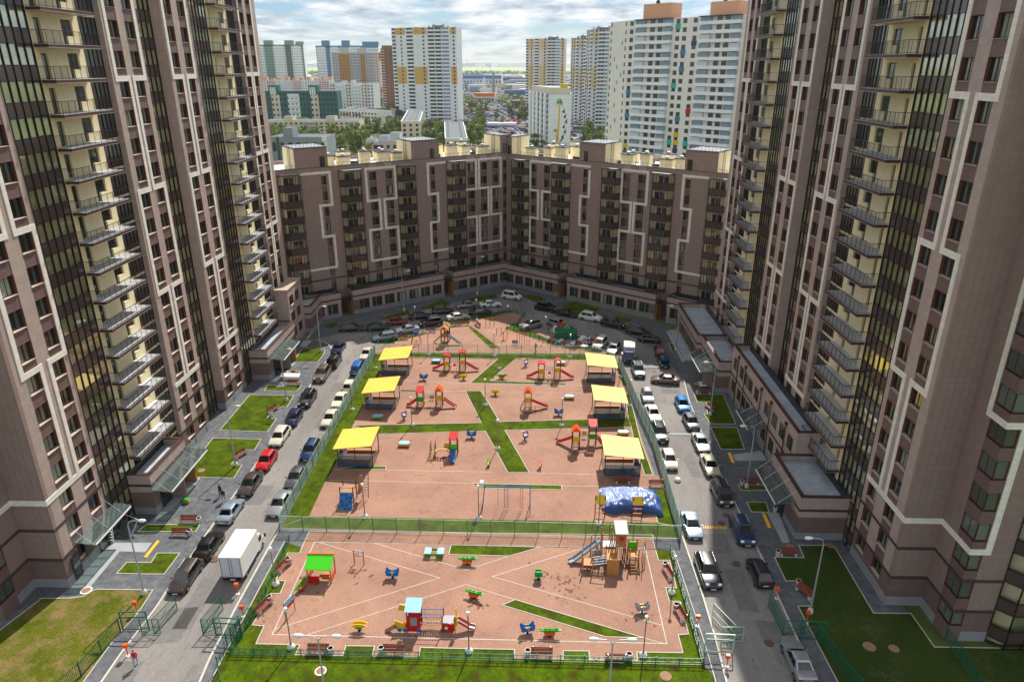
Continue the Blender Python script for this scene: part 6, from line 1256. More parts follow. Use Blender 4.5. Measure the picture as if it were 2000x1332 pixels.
    def quad(name, P, mt='car_glass'): mm = MB(); mm.face(P, mt); mm.face([(p[0], p[1], p[2]) for p in P[::-1]], mt); out[name] = mm
    def lerp(a, b, t): return tuple(a[k] + (b[k] - a[k]) * t for k in range(3))
    def inset(q, a, b, off):
        p0, p1, p2, p3 = q; A = lerp(lerp(p0, p1, a), lerp(p3, p2, a), b); B = lerp(lerp(p0, p1, 1 - a), lerp(p3, p2, 1 - a), b); Cc = lerp(lerp(p0, p1, 1 - a), lerp(p3, p2, 1 - a), 1 - b * .6); D = lerp(lerp(p0, p1, a), lerp(p3, p2, a), 1 - b * .6)
        n = (Vector(B) - Vector(A)).cross(Vector(D) - Vector(A)).normalized() * off; return [tuple(Vector(v) + n) for v in (A, B, Cc, D)]
    b0, t0 = base[0], top[0]; q = [(b0[0], -b0[1], z0), (b0[0], b0[1], z0), (t0[0], t0[1], roof - .05), (t0[0], -t0[1], roof - .05)]; quad('windscreen', inset(q, .05, .06, .012))
    b3, t3 = base[3], top[3]; q = [(b3[0], b3[1], z0), (b3[0], -b3[1], z0), (t3[0], -t3[1], roof - .05), (t3[0], t3[1], roof - .05)]; quad('rear_window', inset(q, .08, .12, .012))
    mm = MB()
    for s in (1, -1):
        xm = (X(rs) + X(re_)) / 2
        for a, b, ta, tb_ in ((X(cowl) - .28, xm + .03, top[0][0] - .08, xm + .03), (xm - .03, X(tb) + .42, xm - .03, top[3][0] + .12)):
            P = [(a, s * (wb + .006), z0 + .07), (b, s * (wb + .006), z0 + .07), (tb_, s * (wt + .03), roof - .11), (ta, s * (wt + .03), roof - .11)]
            if s > 0: P = P[::-1]
            mm.face(P, 'car_glass'); mm.face(P[::-1], 'car_glass')
    out['side_window'] = mm
    mm = MB(); mm.hexa([(0, -.2, 0), (.2, -.17, 0), (.16, .17, 0), (0, .2, 0), (0, -.18, .13), (.05, -.16, .13), (.03, .16, .13), (0, .18, .13)], 'lamp_glass'); out['headlight'] = mm
    mm = MB(); mm.box(-.05, .02, -.17, .17, 0, .16, 'tail_red'); out['taillight'] = mm
    mm = MB(); mm.lathe([(.32, -.1), (.33, 0), (.32, .1)], 'rubber', 16, axis='y'); mm.lathe([(.32, .1), (.22, .105)], 'rubber', 16, axis='y'); mm.lathe([(.22, -.105), (.32, -.1)], 'rubber', 16, axis='y'); out['wheel'] = mm
    mm = MB(); mm.lathe([(.215, .09), (.20, .108), (.06, .095), (0, .1)], 'rim', 10, axis='y'); mm.lathe([(0, -.1), (.06, -.095), (.20, -.108), (.215, -.09)], 'rim', 10, axis='y'); out['rim'] = mm
    mm = MB(); mm.box(-.01, .01, -.26, .26, 0, .11, 'plate'); out['number_plate'] = mm
    mm = MB(); mm.mi('PAINT'); mm.box(-.06, .06, -.09, .09, 0, .13, 'PAINT'); out['mirror'] = mm
    MATS.setdefault('PAINT', mat('car_grey', '#777777', .3))
    return {k: v.mesh(k, 35 if k in ('body', 'wheel', 'rim') else None) for k, v in out.items()}
def paint(name, col, metal=.0): return mat('paint_' + name, col, .28, metal, coat=.9, var=.03, vscale=2)
PAINTS = dict(silver=paint('silver', '#9da1a5', .6), grey=paint('grey', '#55595e', .5), dark=paint('dark', '#26282c', .4), black=paint('black', '#0e0f12', .2), white=paint('white', '#dddeda'), beige=paint('beige', '#cfc8b8', .2), cream=paint('cream', '#d8cfb4'),
              red=paint('red', '#b3131c'), dblue=paint('dblue', '#16305a', .4), blue=paint('blue', '#1f6cb8', .3), navy=paint('navy', '#1c2450', .4), brown=paint('brown', '#4b4240', .5), tan=paint('tan', '#74625a', .5), teal=paint('teal', '#6f868a', .5), lblue=paint('lblue', '#8fa1ad', .5), crimson=paint('crimson', '#7c1426'), dgreen=paint('dgreen', '#20312c', .3), khaki=paint('khaki', '#a9a78a'))
def car(c, a, b, face, kind, col, label, group='cars parked around the yard'):
    X_, Y_ = G(*c(a, b), .75); Z_ = zg(X_); me = cached(('car', kind), lambda: car_meshes(kind)); L, Wd, belt, roof, hz_, cowl, rs, re_, tb, dz = KIND[kind]; w = Wd / 2
    r = empty('parked_car', (X_, Y_, Z_), R(face), label, 'car', group)
    def P(n, key, loc=(0, 0, 0), rz=0, pp=None, painted=False):
        o = inst(n, me[key], pp or r, loc, rz)
        if painted: o.material_slots[0].link = 'OBJECT'; o.material_slots[0].material = PAINTS[col]
        return o
    bd = P('body', 'body', painted=True); P('windscreen', 'windscreen'); P('rear_window', 'rear_window'); P('side_window', 'side_window')
    for xx in (.82, L - .85):
        for s in (1, -1): o = P('wheel', 'wheel', (L / 2 - xx, s * (w - .09), .33)); P('rim', 'rim', pp=o)
    for s in (1, -1):
        P('headlight', 'headlight', (L / 2 - .26, s * w * .62, hz_ - .28)); P('taillight', 'taillight', (-L / 2 + .06, s * w * .68, dz - .3), R(0)); P('mirror', 'mirror', (L / 2 - cowl - .28, s * (w + .06), belt + .0), painted=True)
    P('number_plate', 'number_plate', (L / 2 + .01, 0, .36)); P('number_plate', 'number_plate', (-L / 2 - .01, 0, .55)); return r
S_, N_ = -90, 90
CARS = [
 (FX, 546, 980, S_, 'sedan', 'silver', 'silver grey coupe nose to camera, nearest in the row at the tall fence'), (FX, 578, 929, S_, 'sedan', 'grey', 'mid grey saloon second in the row along the left fence'), (FX, 606, 876, S_, 'wagon', 'dblue', 'dark blue estate third in the row along the left fence'),
 (FX, 645, 814, S_, 'sedan', 'beige', 'pale beige saloon beside the left fence, level with the lawn crossing'), (FX, 664, 779, S_, 'sedan', 'cream', 'cream saloon beside the left fence near the middle yellow roof'), (FX, 683, 751, N_, 'hatch', 'cream', 'old cream hatchback parked tail to camera by the left fence'),
 (FX, 699, 718, N_, 'van', 'blue', 'bright blue compact people carrier by the left fence'), (FX, 716, 689, S_, 'sedan', 'beige', 'pale saloon at the far end of the left fence'),
 (FX, 362, 1122, S_, 'wagon', 'brown', 'grey brown estate nearest the left gate'), (FX, 407, 1062, N_, 'sedan', 'black', 'black saloon tail to camera behind the grey brown estate'), (FX, 449, 995, N_, 'sedan', 'lblue', 'old silver blue saloon with its boot to the camera'), (FX, 488, 942, S_, 'sedan', 'brown', 'dark brown saloon between silver blue and red cars'),
 (FX, 520, 897, S_, 'hatch', 'red', 'bright red hatchback on the left road'), (FX, 546, 850, S_, 'wagon', 'beige', 'pale estate with long roof behind the red hatchback'), (FX, 573, 814, S_, 'hatch', 'navy', 'dark purple blue hatchback in the left kerb row'), (FX, 600, 777, S_, 'suv', 'dark', 'dark grey off roader beside the small lawn'),
 (FX, 629, 729, S_, 'suvbig', 'tan', 'brown grey off roader with roof rack'), (FX, 652, 704, N_, 'suv', 'black', 'black off roader tail to camera in front of the roof rack one'), (FX, 661, 677, N_, 'sedan', 'navy', 'dark blue saloon at the far end of the left kerb row'),
 (KW, 215, 665, 205, 'wagon', 'teal', 'grey green estate at the start of the far fence'), (KW, 520, 565, 203, 'sedan', 'silver', 'silver saloon on the far curve behind the fence'), (KW, 835, 475, 202, 'suv', 'dark', 'glossy black off roader on the far curve'), (KW, 1200, 395, 22, 'sedan', 'beige', 'pale beige saloon lit by sun on the far curve'),
 (KW, -230, 545, 10, 'wagon', 'dark', 'dark estate in shade left of the green saloon'), (KW, 120, 535, 10, 'sedan', 'dgreen', 'dark green saloon in the far shade'), (KW, 380, 460, 12, 'hatch', 'crimson', 'dark red hatchback in the far shade'), (KW, 690, 385, 15, 'sedan', 'black', 'black saloon in the far shade right of the dark red one'),
 (KW, 1000, 315, 15, 'wagon', 'dark', 'dark estate with red tail lamp in the far shade'), (KW, 1320, 235, 200, 'sedan', 'silver', 'silver saloon in shade near the inner corner'), (KW, 1640, 225, 12, 'sedan', 'white', 'white saloon with yellow green rear hood and blue mark'), (KW, 1500, 325, 15, 'sedan', 'dark', 'dark saloon in front of the white marked saloon'),
 (KX, 0, 110, -25, 'van', 'white', 'white boxy people carrier near the inner corner'), (KX, 420, 250, -28, 'suvbig', 'black', 'large black off roader in the far right shade'), (KX, 670, 315, -25, 'sedan', 'black', 'black saloon with red tail lamps in the far right shade'), (KX, 960, 365, -28, 'suv', 'white', 'white off roader with black glass in the far right shade'),
 (KX, 1240, 445, -28, 'suvbig', 'dgreen', 'very dark green off roader in the far right shade'), (KX, 1540, 535, -25, 'wagon', 'black', 'black estate with bright roof rails'), (KX, 1680, 625, -12, 'hatch', 'dark', 'dark hatchback parked broadside in the far right shade'), (KX, 1800, 770, 85, 'hatch', 'crimson', 'red hatchback in shade behind the one with raised hood'),
 (KX, 1850, 900, S_, 'hatch', 'black', 'black hatchback with its blue hood lining raised'), (KX, 230, 460, 215, 'suv', 'silver', 'silver off roader beside the fitness corner'), (KX, 560, 440, -35, 'wagon', 'lblue', 'silver blue estate behind the rubbish heap'), (KX, 1075, 690, 245, 'van', 'beige', 'pale people carrier right of the rubbish heap'), (KX, 1240, 745, 250, 'wagon', 'silver', 'silver estate between pale carrier and small lorry'),
 (KU, 370, 455, S_, 'suv', 'grey', 'grey off roader by the right fence corner in bright sun'), (KU, 470, 725, S_ - 3, 'hatch', 'silver', 'silver hatchback first along the straight right fence'), (KU, 530, 915, S_ + 3, 'sedan', 'white', 'white saloon along the right fence'), (KU, 605, 1130, S_, 'suv', 'black', 'black off roader with sparkling hood along the right fence'),
 (KV, 372, 195, S_, 'hatch', 'beige', 'pale hatchback along the right fence near the last yellow roof'), (KV, 615, 895, S_, 'sedan', 'lblue', 'pale blue grey saloon beside the corner of the long fence'), (FX, 1383, 1112, S_, 'suvbig', 'dark', 'large dark grey off roader at the shadow edge'),
 (KU, 665, 550, 172, 'sedan', 'tan', 'brown saloon standing across the right road'), (KU, 850, 820, S_, 'hatch', 'blue', 'bright blue hatchback on the right road'), (KU, 945, 1010, S_ + 3, 'hatch', 'grey', 'dark grey hatchback behind the bright blue one'), (KU, 1050, 1230, S_, 'sedan', 'silver', 'silver saloon in the right kerb row'),
 (KV, 815, 255, S_, 'sedan', 'khaki', 'champagne saloon half in shade on the right'), (KV, 945, 560, S_, 'suv', 'black', 'black compact off roader at the shadow line'), (KV, 1165, 965, S_, 'suv', 'dblue', 'dark blue off roader in full shade by the road hump'), (KR, 365, 690, N_, 'hatch', 'dark', 'dark hatchback tail to camera in shade'), (KR, 590, 1200, N_, 'sedan', 'silver', 'silver saloon nearest the camera on the right')]
for cc in CARS: car(*cc)
# the raised hood, the marked saloon's stickers
mat('galv_pale', '#c3c8cc', .45)
def lorry(c, a, b, face, label, Lb, Wb, Hb, cabcol, boxcol, open_top=False):
    X_, Y_ = G(*c(a, b), 1.6); r = empty('box_truck', (X_, Y_, zg(X_)), R(face), label, 'truck', 'trucks in the yard'); w = Wb / 2; m = MB()
    x1 = Lb / 2; m.box(-x1, x1, -w, w, .85, .85 + Hb, boxcol); m.box(-x1 - .01, x1 + .01, -w - .015, w + .015, .8, .9, 'galv'); m.build('cargo_box', r)
    for s in (-1, 1):
        m = MB(); m.box(-x1 - .03, -x1 - .005, .02 if s > 0 else -w + .05, w - .05 if s > 0 else -.02, .95, .8 + Hb - .05, 'b_wbal_' if False else 'galv_pale'); m.box(-x1 - .05, -x1 - .03, s * .12 - .015, s * .12 + .015, .95, .8 + Hb, 'steel_dark'); m.box(-x1 - .05, -x1 - .03, s * (w - .12) - .015, s * (w - .12) + .015, .95, .8 + Hb, 'steel_dark'); m.build('rear_door', r)
    m = MB(); m.mi('PAINT'); cw = w * .92; c0 = x1 + .1
    m.prism([(c0, -cw), (c0 + 1.75, -cw * .92), (c0 + 1.95, 0), (c0 + 1.75, cw * .92), (c0, cw)], .35, 1.15, 'PAINT'); m.hexa([(c0, -cw, 1.15), (c0 + 1.7, -cw * .9, 1.15), (c0 + 1.7, cw * .9, 1.15), (c0, cw, 1.15), (c0 + .05, -cw * .85, 2.05), (c0 + .95, -cw * .8, 2.0), (c0 + .95, cw * .8, 2.0), (c0 + .05, cw * .85, 2.05)], 'PAINT'); o = m.build('cab', r); o.material_slots[0].link = 'OBJECT'; o.material_slots[0].material = PAINTS[cabcol]
    m = MB(); m.hexa([(c0 + 1.62, -cw * .8, 1.22), (c0 + 1.66, -cw * .8, 1.22), (c0 + 1.66, cw * .8, 1.22), (c0 + 1.62, cw * .8, 1.22), (c0 + 1.0, -cw * .72, 1.96), (c0 + 1.04, -cw * .72, 1.96), (c0 + 1.04, cw * .72, 1.96), (c0 + 1.0, cw * .72, 1.96)], 'car_glass'); m.build('windscreen', r)
    [(lambda q: (q.box(c0 + .3, c0 + .95, s * cw * .9, s * cw * .97, 1.25, 1.8, 'car_glass'), q.build('side_window', r)))(MB()) for s in (-1, 1)]
    wm = car_meshes_cached('sedan')
    for xx in (-x1 + 1.0, c0 + .95):
        for s in (-1, 1): o = inst('wheel', wm['wheel'], r, (xx, s * (w - .2), .36)); inst('rim', wm['rim'], o)
    m = MB(); m.box(-x1, c0 + 1, -.4, .4, .5, .84, 'black'); m.box(-x1 - .02, -x1 + .05, -w + .1, w - .1, .45, .62, 'black'); m.build('chassis', r)
    for s in (-1, 1): m = MB(); m.box(-x1 - .05, -x1 + .0, s * (w - .2) - .14, s * (w - .2) + .14, .62, .74, 'tail_red'); m.build('taillight', r); m = MB(); m.box(c0 + 1.4, c0 + 1.5, s * (cw + .12) - .1, s * (cw + .12) + .1, 1.15, 1.5, 'black'); m.build('mirror', r); m = MB(); m.box(c0 + 1.74, c0 + 1.82, s * .6 - .14, s * .6 + .14, .75, .9, 'lamp_glass'); m.build('headlight', r)
    m = MB(); m.box(-x1 - .06, -x1 - .03, -.26, .26, .5, .61, 'plate'); m.build('number_plate', r)
def car_meshes_cached(k): return cached(('car', k), lambda: car_meshes(k))
lorry(KP3, 255, 130, N_, 'large white box truck standing on the left road, rear doors to camera', 4.4, 2.15, 2.3, 'white', 'white_paint'); lorry(KX, 1430, 760, 262, 'small lorry with pale khaki box and dark blue cab', 2.9, 1.9, 1.7, 'dblue', 'khaki_box' if 'khaki_box' in MATS else 'cement_urn')
hd = [o for o in bpy.data.objects if o.get('label') == 'black hatchback with its blue hood lining raised'][0]
m = MB(); m.hexa([(.95, -.72, .98), (1.0, -.72, .95), (1.0, .72, .95), (.95, .72, .98), (1.55, -.68, 1.75), (1.6, -.68, 1.72), (1.6, .68, 1.72), (1.55, .68, 1.75)], 'blue'); m.build('raised_hood', hd)
tx = [o for o in bpy.data.objects if o.get('label') == 'white saloon with yellow green rear hood and blue mark'][0]
m = MB(); m.box(-1.95, -1.45, -.5, .5, 1.045, 1.055, 'green_roof'); m.build('hood_sticker', tx); m = MB(); m.plate([(-.5, .4), (.0, .4), (.25, .9), (-.2, .9)], .02, 'blue', (0, -.912, 0)); m.plate([(-.5, .4), (-.3, .4), (-.05, .9), (-.2, .9)], .022, 'lblue', (0, -.914, 0)); m.build('door_sticker', tx)
# leaning boards, logs, flowers, rubbish
x, y, z = gp(KY, 1065, 505); r = random.Random(5); root = empty('log_pile', (x, y, z), 0, 'pile of sawn logs beside the left entrance porch', 'log pile')
for i in range(12): a = r.uniform(0, 3.1); p = Vector((r.uniform(-1, 1), r.uniform(-.6, .6), .2 + (.3 if i > 7 else 0))); d = Vector((math.cos(a), math.sin(a), 0)) * .3; m = MB(); m.tube(p - d, p + d, .19, 'wood' if i % 3 else 'cement_urn', 9); m.build('log', root)
x, y, z = gp(KY, 1045, 560); m = MB(); m.hexa([(-1.6, -.4, .6), (1.5, -.4, .6), (1.5, .5, .85), (-1.6, .5, .85), (-1.6, -.4, .64), (1.5, -.4, .64), (1.5, .5, .89), (-1.6, .5, .89)], 'white_frame'); tag(m.build('leaning_board', loc=(x, y, z)), 'white board lying over the bench by the logs', 'board')
x, y, z = gp(KU, 1060, 630); m = MB(); m.box(-.5, .6, -.9, .9, .3, .36, 'cement_urn'); m.box(-1.3, -.7, -.5, .5, .3, .36, 'wood'); tag(m.build('pallet', loc=(x, y, z)), 'pale boards lying on the right footway by the bench', 'board')
x, y, z = gp(K3, 1075, 300); m = MB(); m.lathe([(.3, 0), (.42, .3), (.35, .32), (0, .34)], 'wood', 10); m.lathe([(.3, .3), (.36, .45), (.2, .6), (0, .62)], 'green', 8); tag(m.build('flower_tub', loc=(x, y, z)), 'wooden flower tub with green planting by the left porch', 'flower tub')
x, y, z = gp(K3, 735, 470); root = empty('access_ramp', (x, y, z), R(-25), 'folded metal access ramp standing beside the left tower door', 'ramp'); m = MB(); m.hexa([(-1.3, -.6, .1), (1.3, -.6, .1), (1.3, .6, .9), (-1.3, .6, .9), (-1.3, -.6, .16), (1.3, -.6, .16), (1.3, .6, .96), (-1.3, .6, .96)], 'steel_grey'); m.build('platform', root); m = MB(); m.beam((-1.3, -.6, .1), (-1.3, .6, 1.7), .05, .05, 'white_frame'); m.beam((1.3, -.6, .1), (1.3, .6, 1.7), .05, .05, 'white_frame'); m.beam((-1.3, .6, 1.7), (1.3, .6, 1.7), .05, .05, 'white_frame'); m.build('handrail', root)
x, y, z = gp(K3, 640, 530); root = empty('step_ladder', (x, y, z), R(15), 'striped ladder leaning on the wall by the left tower door', 'ladder')
m = MB(); [m.beam((s, 0, 0), (s, .7, 2.2), .05, .08, 'white_frame') for s in (-.25, .25)]; m.build('side_rail', root)
m = MB(); [m.box(-.25, .25, .08 + k * .09 - .05, .08 + k * .09 + .08, .25 + k * .28, .29 + k * .28, 'white_frame') for k in range(7)]; m.build('step', root)
x, y, z = gp(KX, 655, 650); root = empty('rubbish_container', (x, y, z), R(-4), 'green metal rubbish container in the middle of the heap', 'container'); m = MB(); m.hexa([(-1.9, -1.0, .15), (1.9, -1.0, .15), (1.9, 1.0, .15), (-1.9, 1.0, .15), (-2.1, -1.15, 1.9), (2.1, -1.15, 1.9), (2.1, 1.15, 1.9), (-2.1, 1.15, 1.9)], 'green_paint'); m.build('tub', root)
m = MB(); [m.box(q - .04, q + .04, -1.16, -1.05, .2, 1.85, 'green_paint') for q in (-1.8, -1.2, -.6, 0, .6, 1.2, 1.8)]; m.build('rib', root)
cols = ['white_frame', 'cement_urn', 'dblue', 'lblue', 'black', 'red', 'wood', 'green', 'white_paint', 'steel_grey', 'black']
m = MB(); r = random.Random(11)
for (cx_, cy_, sx, sy, n, hh) in ((600, 530, 120, 50, 90, 1.9), (500, 540, 70, 30, 30, .5), (620, 690, 110, 30, 60, .5), (830, 680, 150, 70, 170, 1.1), (700, 560, 50, 40, 40, 1.6)):
    for i in range(n):
        a, b = r.gauss(0, .5), r.gauss(0, .5)
        if abs(a) > 1 or abs(b) > 1: continue
        px, py, pz = gp(KX, cx_ + a * sx, cy_ + b * sy); s = r.uniform(.12, .42); zc = pz + hh * max(0.05, (1 - abs(a)) * (1 - abs(b))) * r.uniform(.3, 1); cc = r.choice(cols)
        q = [Vector((r.uniform(-s, s) * .3 + sx_ * s, r.uniform(-s, s) * .3 + sy_ * s, sz_ * s * .7 + r.uniform(-s, s) * .3)) + Vector((px, py, zc)) for sz_ in (-1, 1) for sx_, sy_ in ((-1, -1), (1, -1), (1, 1), (-1, 1))]
        m.hexa(q, cc)
tag(m.build('rubbish_heap'), 'heap of rubbish bags and boxes spilled around the green container', 'rubbish', kind='stuff')
# ------------------------------------------------------------------ people
def person(c, a, b, rz, label, top, legs, stride=.25, arm=.1):
    x, y, z = gp(c, a, b); J = {}; V = []; E_ = []; Rr = []
    def v(n, p, r_): J[n] = len(V); V.append(p); Rr.append(r_)
    v('pel', (0, 0, .95), (.14, .12)); v('ch', (0, 0.02, 1.28), (.17, .12)); v('nk', (0, 0.02, 1.48), (.06, .06)); v('hd', (0, .04, 1.62), (.10, .11)); v('tp', (0, .03, 1.74), (.07, .08))
    E_ += [(0, 1), (1, 2), (2, 3), (3, 4)]
    for s, n in ((1, 'l'), (-1, 'r')):
        v(n + 'h', (.10 * s, 0, .88), (.10, .10)); v(n + 'k', (.11 * s, stride * .5 * s + .04, .48), (.065, .065)); v(n + 'a', (.11 * s, stride * s, .08), (.045, .05)); v(n + 't', (.12 * s, stride * s + .16, .05), (.045, .035))
        E_ += [(0, J[n + 'h']), (J[n + 'h'], J[n + 'k']), (J[n + 'k'], J[n + 'a']), (J[n + 'a'], J[n + 't'])]
        v(n + 's', (.19 * s, .02, 1.40), (.06, .06)); v(n + 'e', (.25 * s, -.05 - arm * s, 1.13), (.045, .045)); v(n + 'w', (.22 * s, .12 + arm * -s, .92), (.03, .03)); v(n + 'f', (.21 * s, .17 - arm * s, .84), (.03, .02))
        E_ += [(1, J[n + 's']), (J[n + 's'], J[n + 'e']), (J[n + 'e'], J[n + 'w']), (J[n + 'w'], J[n + 'f'])]
    me = bpy.data.meshes.new('person'); me.from_pydata(V, E_, []); o = bpy.data.objects.new('person', me); C.objects.link(o)
    md = o.modifiers.new('Skin', 'SKIN'); md.use_smooth_shade = True; sv = me.skin_vertices[0].data
    for i, q in enumerate(Rr): sv[i].radius = q
    sv[0].use_root = True; o.modifiers.new('Sub', 'SUBSURF').levels = 1; o.modifiers['Sub'].render_levels = 1
    dg = bpy.context.evaluated_depsgraph_get(); me2 = bpy.data.meshes.new_from_object(o.evaluated_get(dg)); o.modifiers.clear(); o.data = me2
    me2.materials.clear(); [me2.materials.append(MATS[k]) for k in (top, legs, 'skin', 'hair', 'white_frame')]
    for p in me2.polygons:
        q = p.center; k = 0
        if q.z < .95 and abs(q.x) < .19: k = 1
        if q.z < .1: k = 4
        if q.z > 1.5: k = 3 if (q.z > 1.68 or q.y < .02) else 2
        if abs(q.x) > .17 and q.z < .95: k = 2
        p.material_index = k
    o.location = (x, y, z - .01); o.rotation_euler = (0, 0, R(rz)); tag(o, label, 'person')
person(K3, 785, 1235, 200, 'woman in a red jacket and pale jeans walking on the left road', 'red_cloth', 'pale_cloth', .28, .12); person(K3, 1272, 262, 160, 'person in dark clothes with a dark cap, standing further from the silver car', 'dark_cloth', 'dark_cloth', .08); person(K3, 1290, 292, 190, 'person in dark clothes standing closest to the silver blue car', 'dark_cloth', 'pale_cloth', .12); person(KX, 290, 795, 40, 'distant person in grey walking inside the far fence', 'dark_cloth', 'dark_cloth', .3)
# cable drum line and sack on the right road
x, y, z = gp(KV, 462, 440); m = MB(); m.lathe([(0, 0), (.35, .05), (.42, .2), (.3, .42), (.12, .5), (0, .52)], 'white_paint', 9); o = m.build('white_sack', loc=(x, y, z)); tag(o, 'white sack lying on the right road', 'sack')

# ------------------------------------------------------------------ town beyond
for n, h in dict(b_white='#e3e6e8', b_blue='#4681a8', b_bgrey='#bfbec2', b_green='#6b917c', b_dgreen='#3d6454', b_teal='#2c6365', b_yellow='#cfa75e', b_sand='#cdb98a', b_ochre='#b98a4c', b_pink='#dac8bf', b_brown='#8a6247', b_maroon='#7d2a2a', b_beige='#d6ccb6', b_cream='#ebe6e2', b_peach='#e0a988', b_grey='#8f949a', b_roof='#4a5257', b_wbal='#eef1f6', b_orange='#c0713c', b_lgrey='#cfd1d6').items():
    mat(n, h, .75, var=.05, vscale=.15)
mat('b_glass', '#28313a', .12, rand=.3, spec=.8); mat('b_glass2', '#8496a8', .12)
def far_root(name, label, X, Y, rz=0, cat='apartment building', group='buildings beyond the block'): return empty(name, (X, Y, -1), R(rz), label, cat, group)
def win_grid(m, face, a0, a1, z0, z1, n, fl, ww, wh, off=0.0, d=0.06, mt='b_glass', skip=None, frame=None):
    """windows on a face given by (origin x, y, dir x, dir y): n columns, storeys fl"""
    ox, oy, dx, dy = face; nx, ny = dy, -dx
    for i in range(n):
        c = a0 + (a1 - a0) * (i + .5) / n
        for k in range(fl):
            if skip and skip(i, k): continue
            z = z0 + (z1 - z0) * (k + .35) / fl; P = []
            for o_ in (0, d):
                P.append([(ox + dx * (c + s * ww / 2) + nx * o_, oy + dy * (c + s * ww / 2) + ny * o_) for s in (-1, 1)])
            (A, B), (C_, D) = P; m.hexa([(C_[0], C_[1], z), (D[0], D[1], z), (B[0], B[1], z), (A[0], A[1], z), (C_[0], C_[1], z + wh), (D[0], D[1], z + wh), (B[0], B[1], z + wh), (A[0], A[1], z + wh)], mt)
def build_as(m, name, root, stuff=True):
    o = m.build(name, root)
    if stuff: o['kind'] = 'stuff'
    return o
def px(x, Y): a = ray(x, 300); return a[0] / a[1] * Y
def zpx(x, y, Y): a = ray(x, y); t = Y / a[1]; return CAMH + a[2] * t
def panel(m, face, a0, a1, z0, z1, d, mt):
    ox, oy, dx, dy = face; nx, ny = dy, -dx
    m.hexa([(ox + dx * a0 + nx * d, oy + dy * a0 + ny * d, z0), (ox + dx * a1 + nx * d, oy + dy * a1 + ny * d, z0), (ox + dx * a1, oy + dy * a1, z0), (ox + dx * a0, oy + dy * a0, z0),
            (ox + dx * a0 + nx * d, oy + dy * a0 + ny * d, z1), (ox + dx * a1 + nx * d, oy + dy * a1 + ny * d, z1), (ox + dx * a1, oy + dy * a1, z1), (ox + dx * a0, oy + dy * a0, z1)], mt)
def fseg(P, Q): v = Vector((Q[0] - P[0], Q[1] - P[1])); L = v.length; return (P[0], P[1], v.x / L, v.y / L), L
def balconies(m, face, a0, a1, z0, z1, fl, dep, bh, mt, gl=None):
    ox, oy, dx, dy = face
    for k in range(fl):
        z = z0 + (z1 - z0) * k / fl; panel(m, face, a0, a1, z, z + bh, dep, mt)
        if gl: panel(m, face, a0 + .2, a1 - .2, z + bh + .05, z + (z1 - z0) / fl * .95, dep * .35, gl if k % 3 else 'b_glass2')
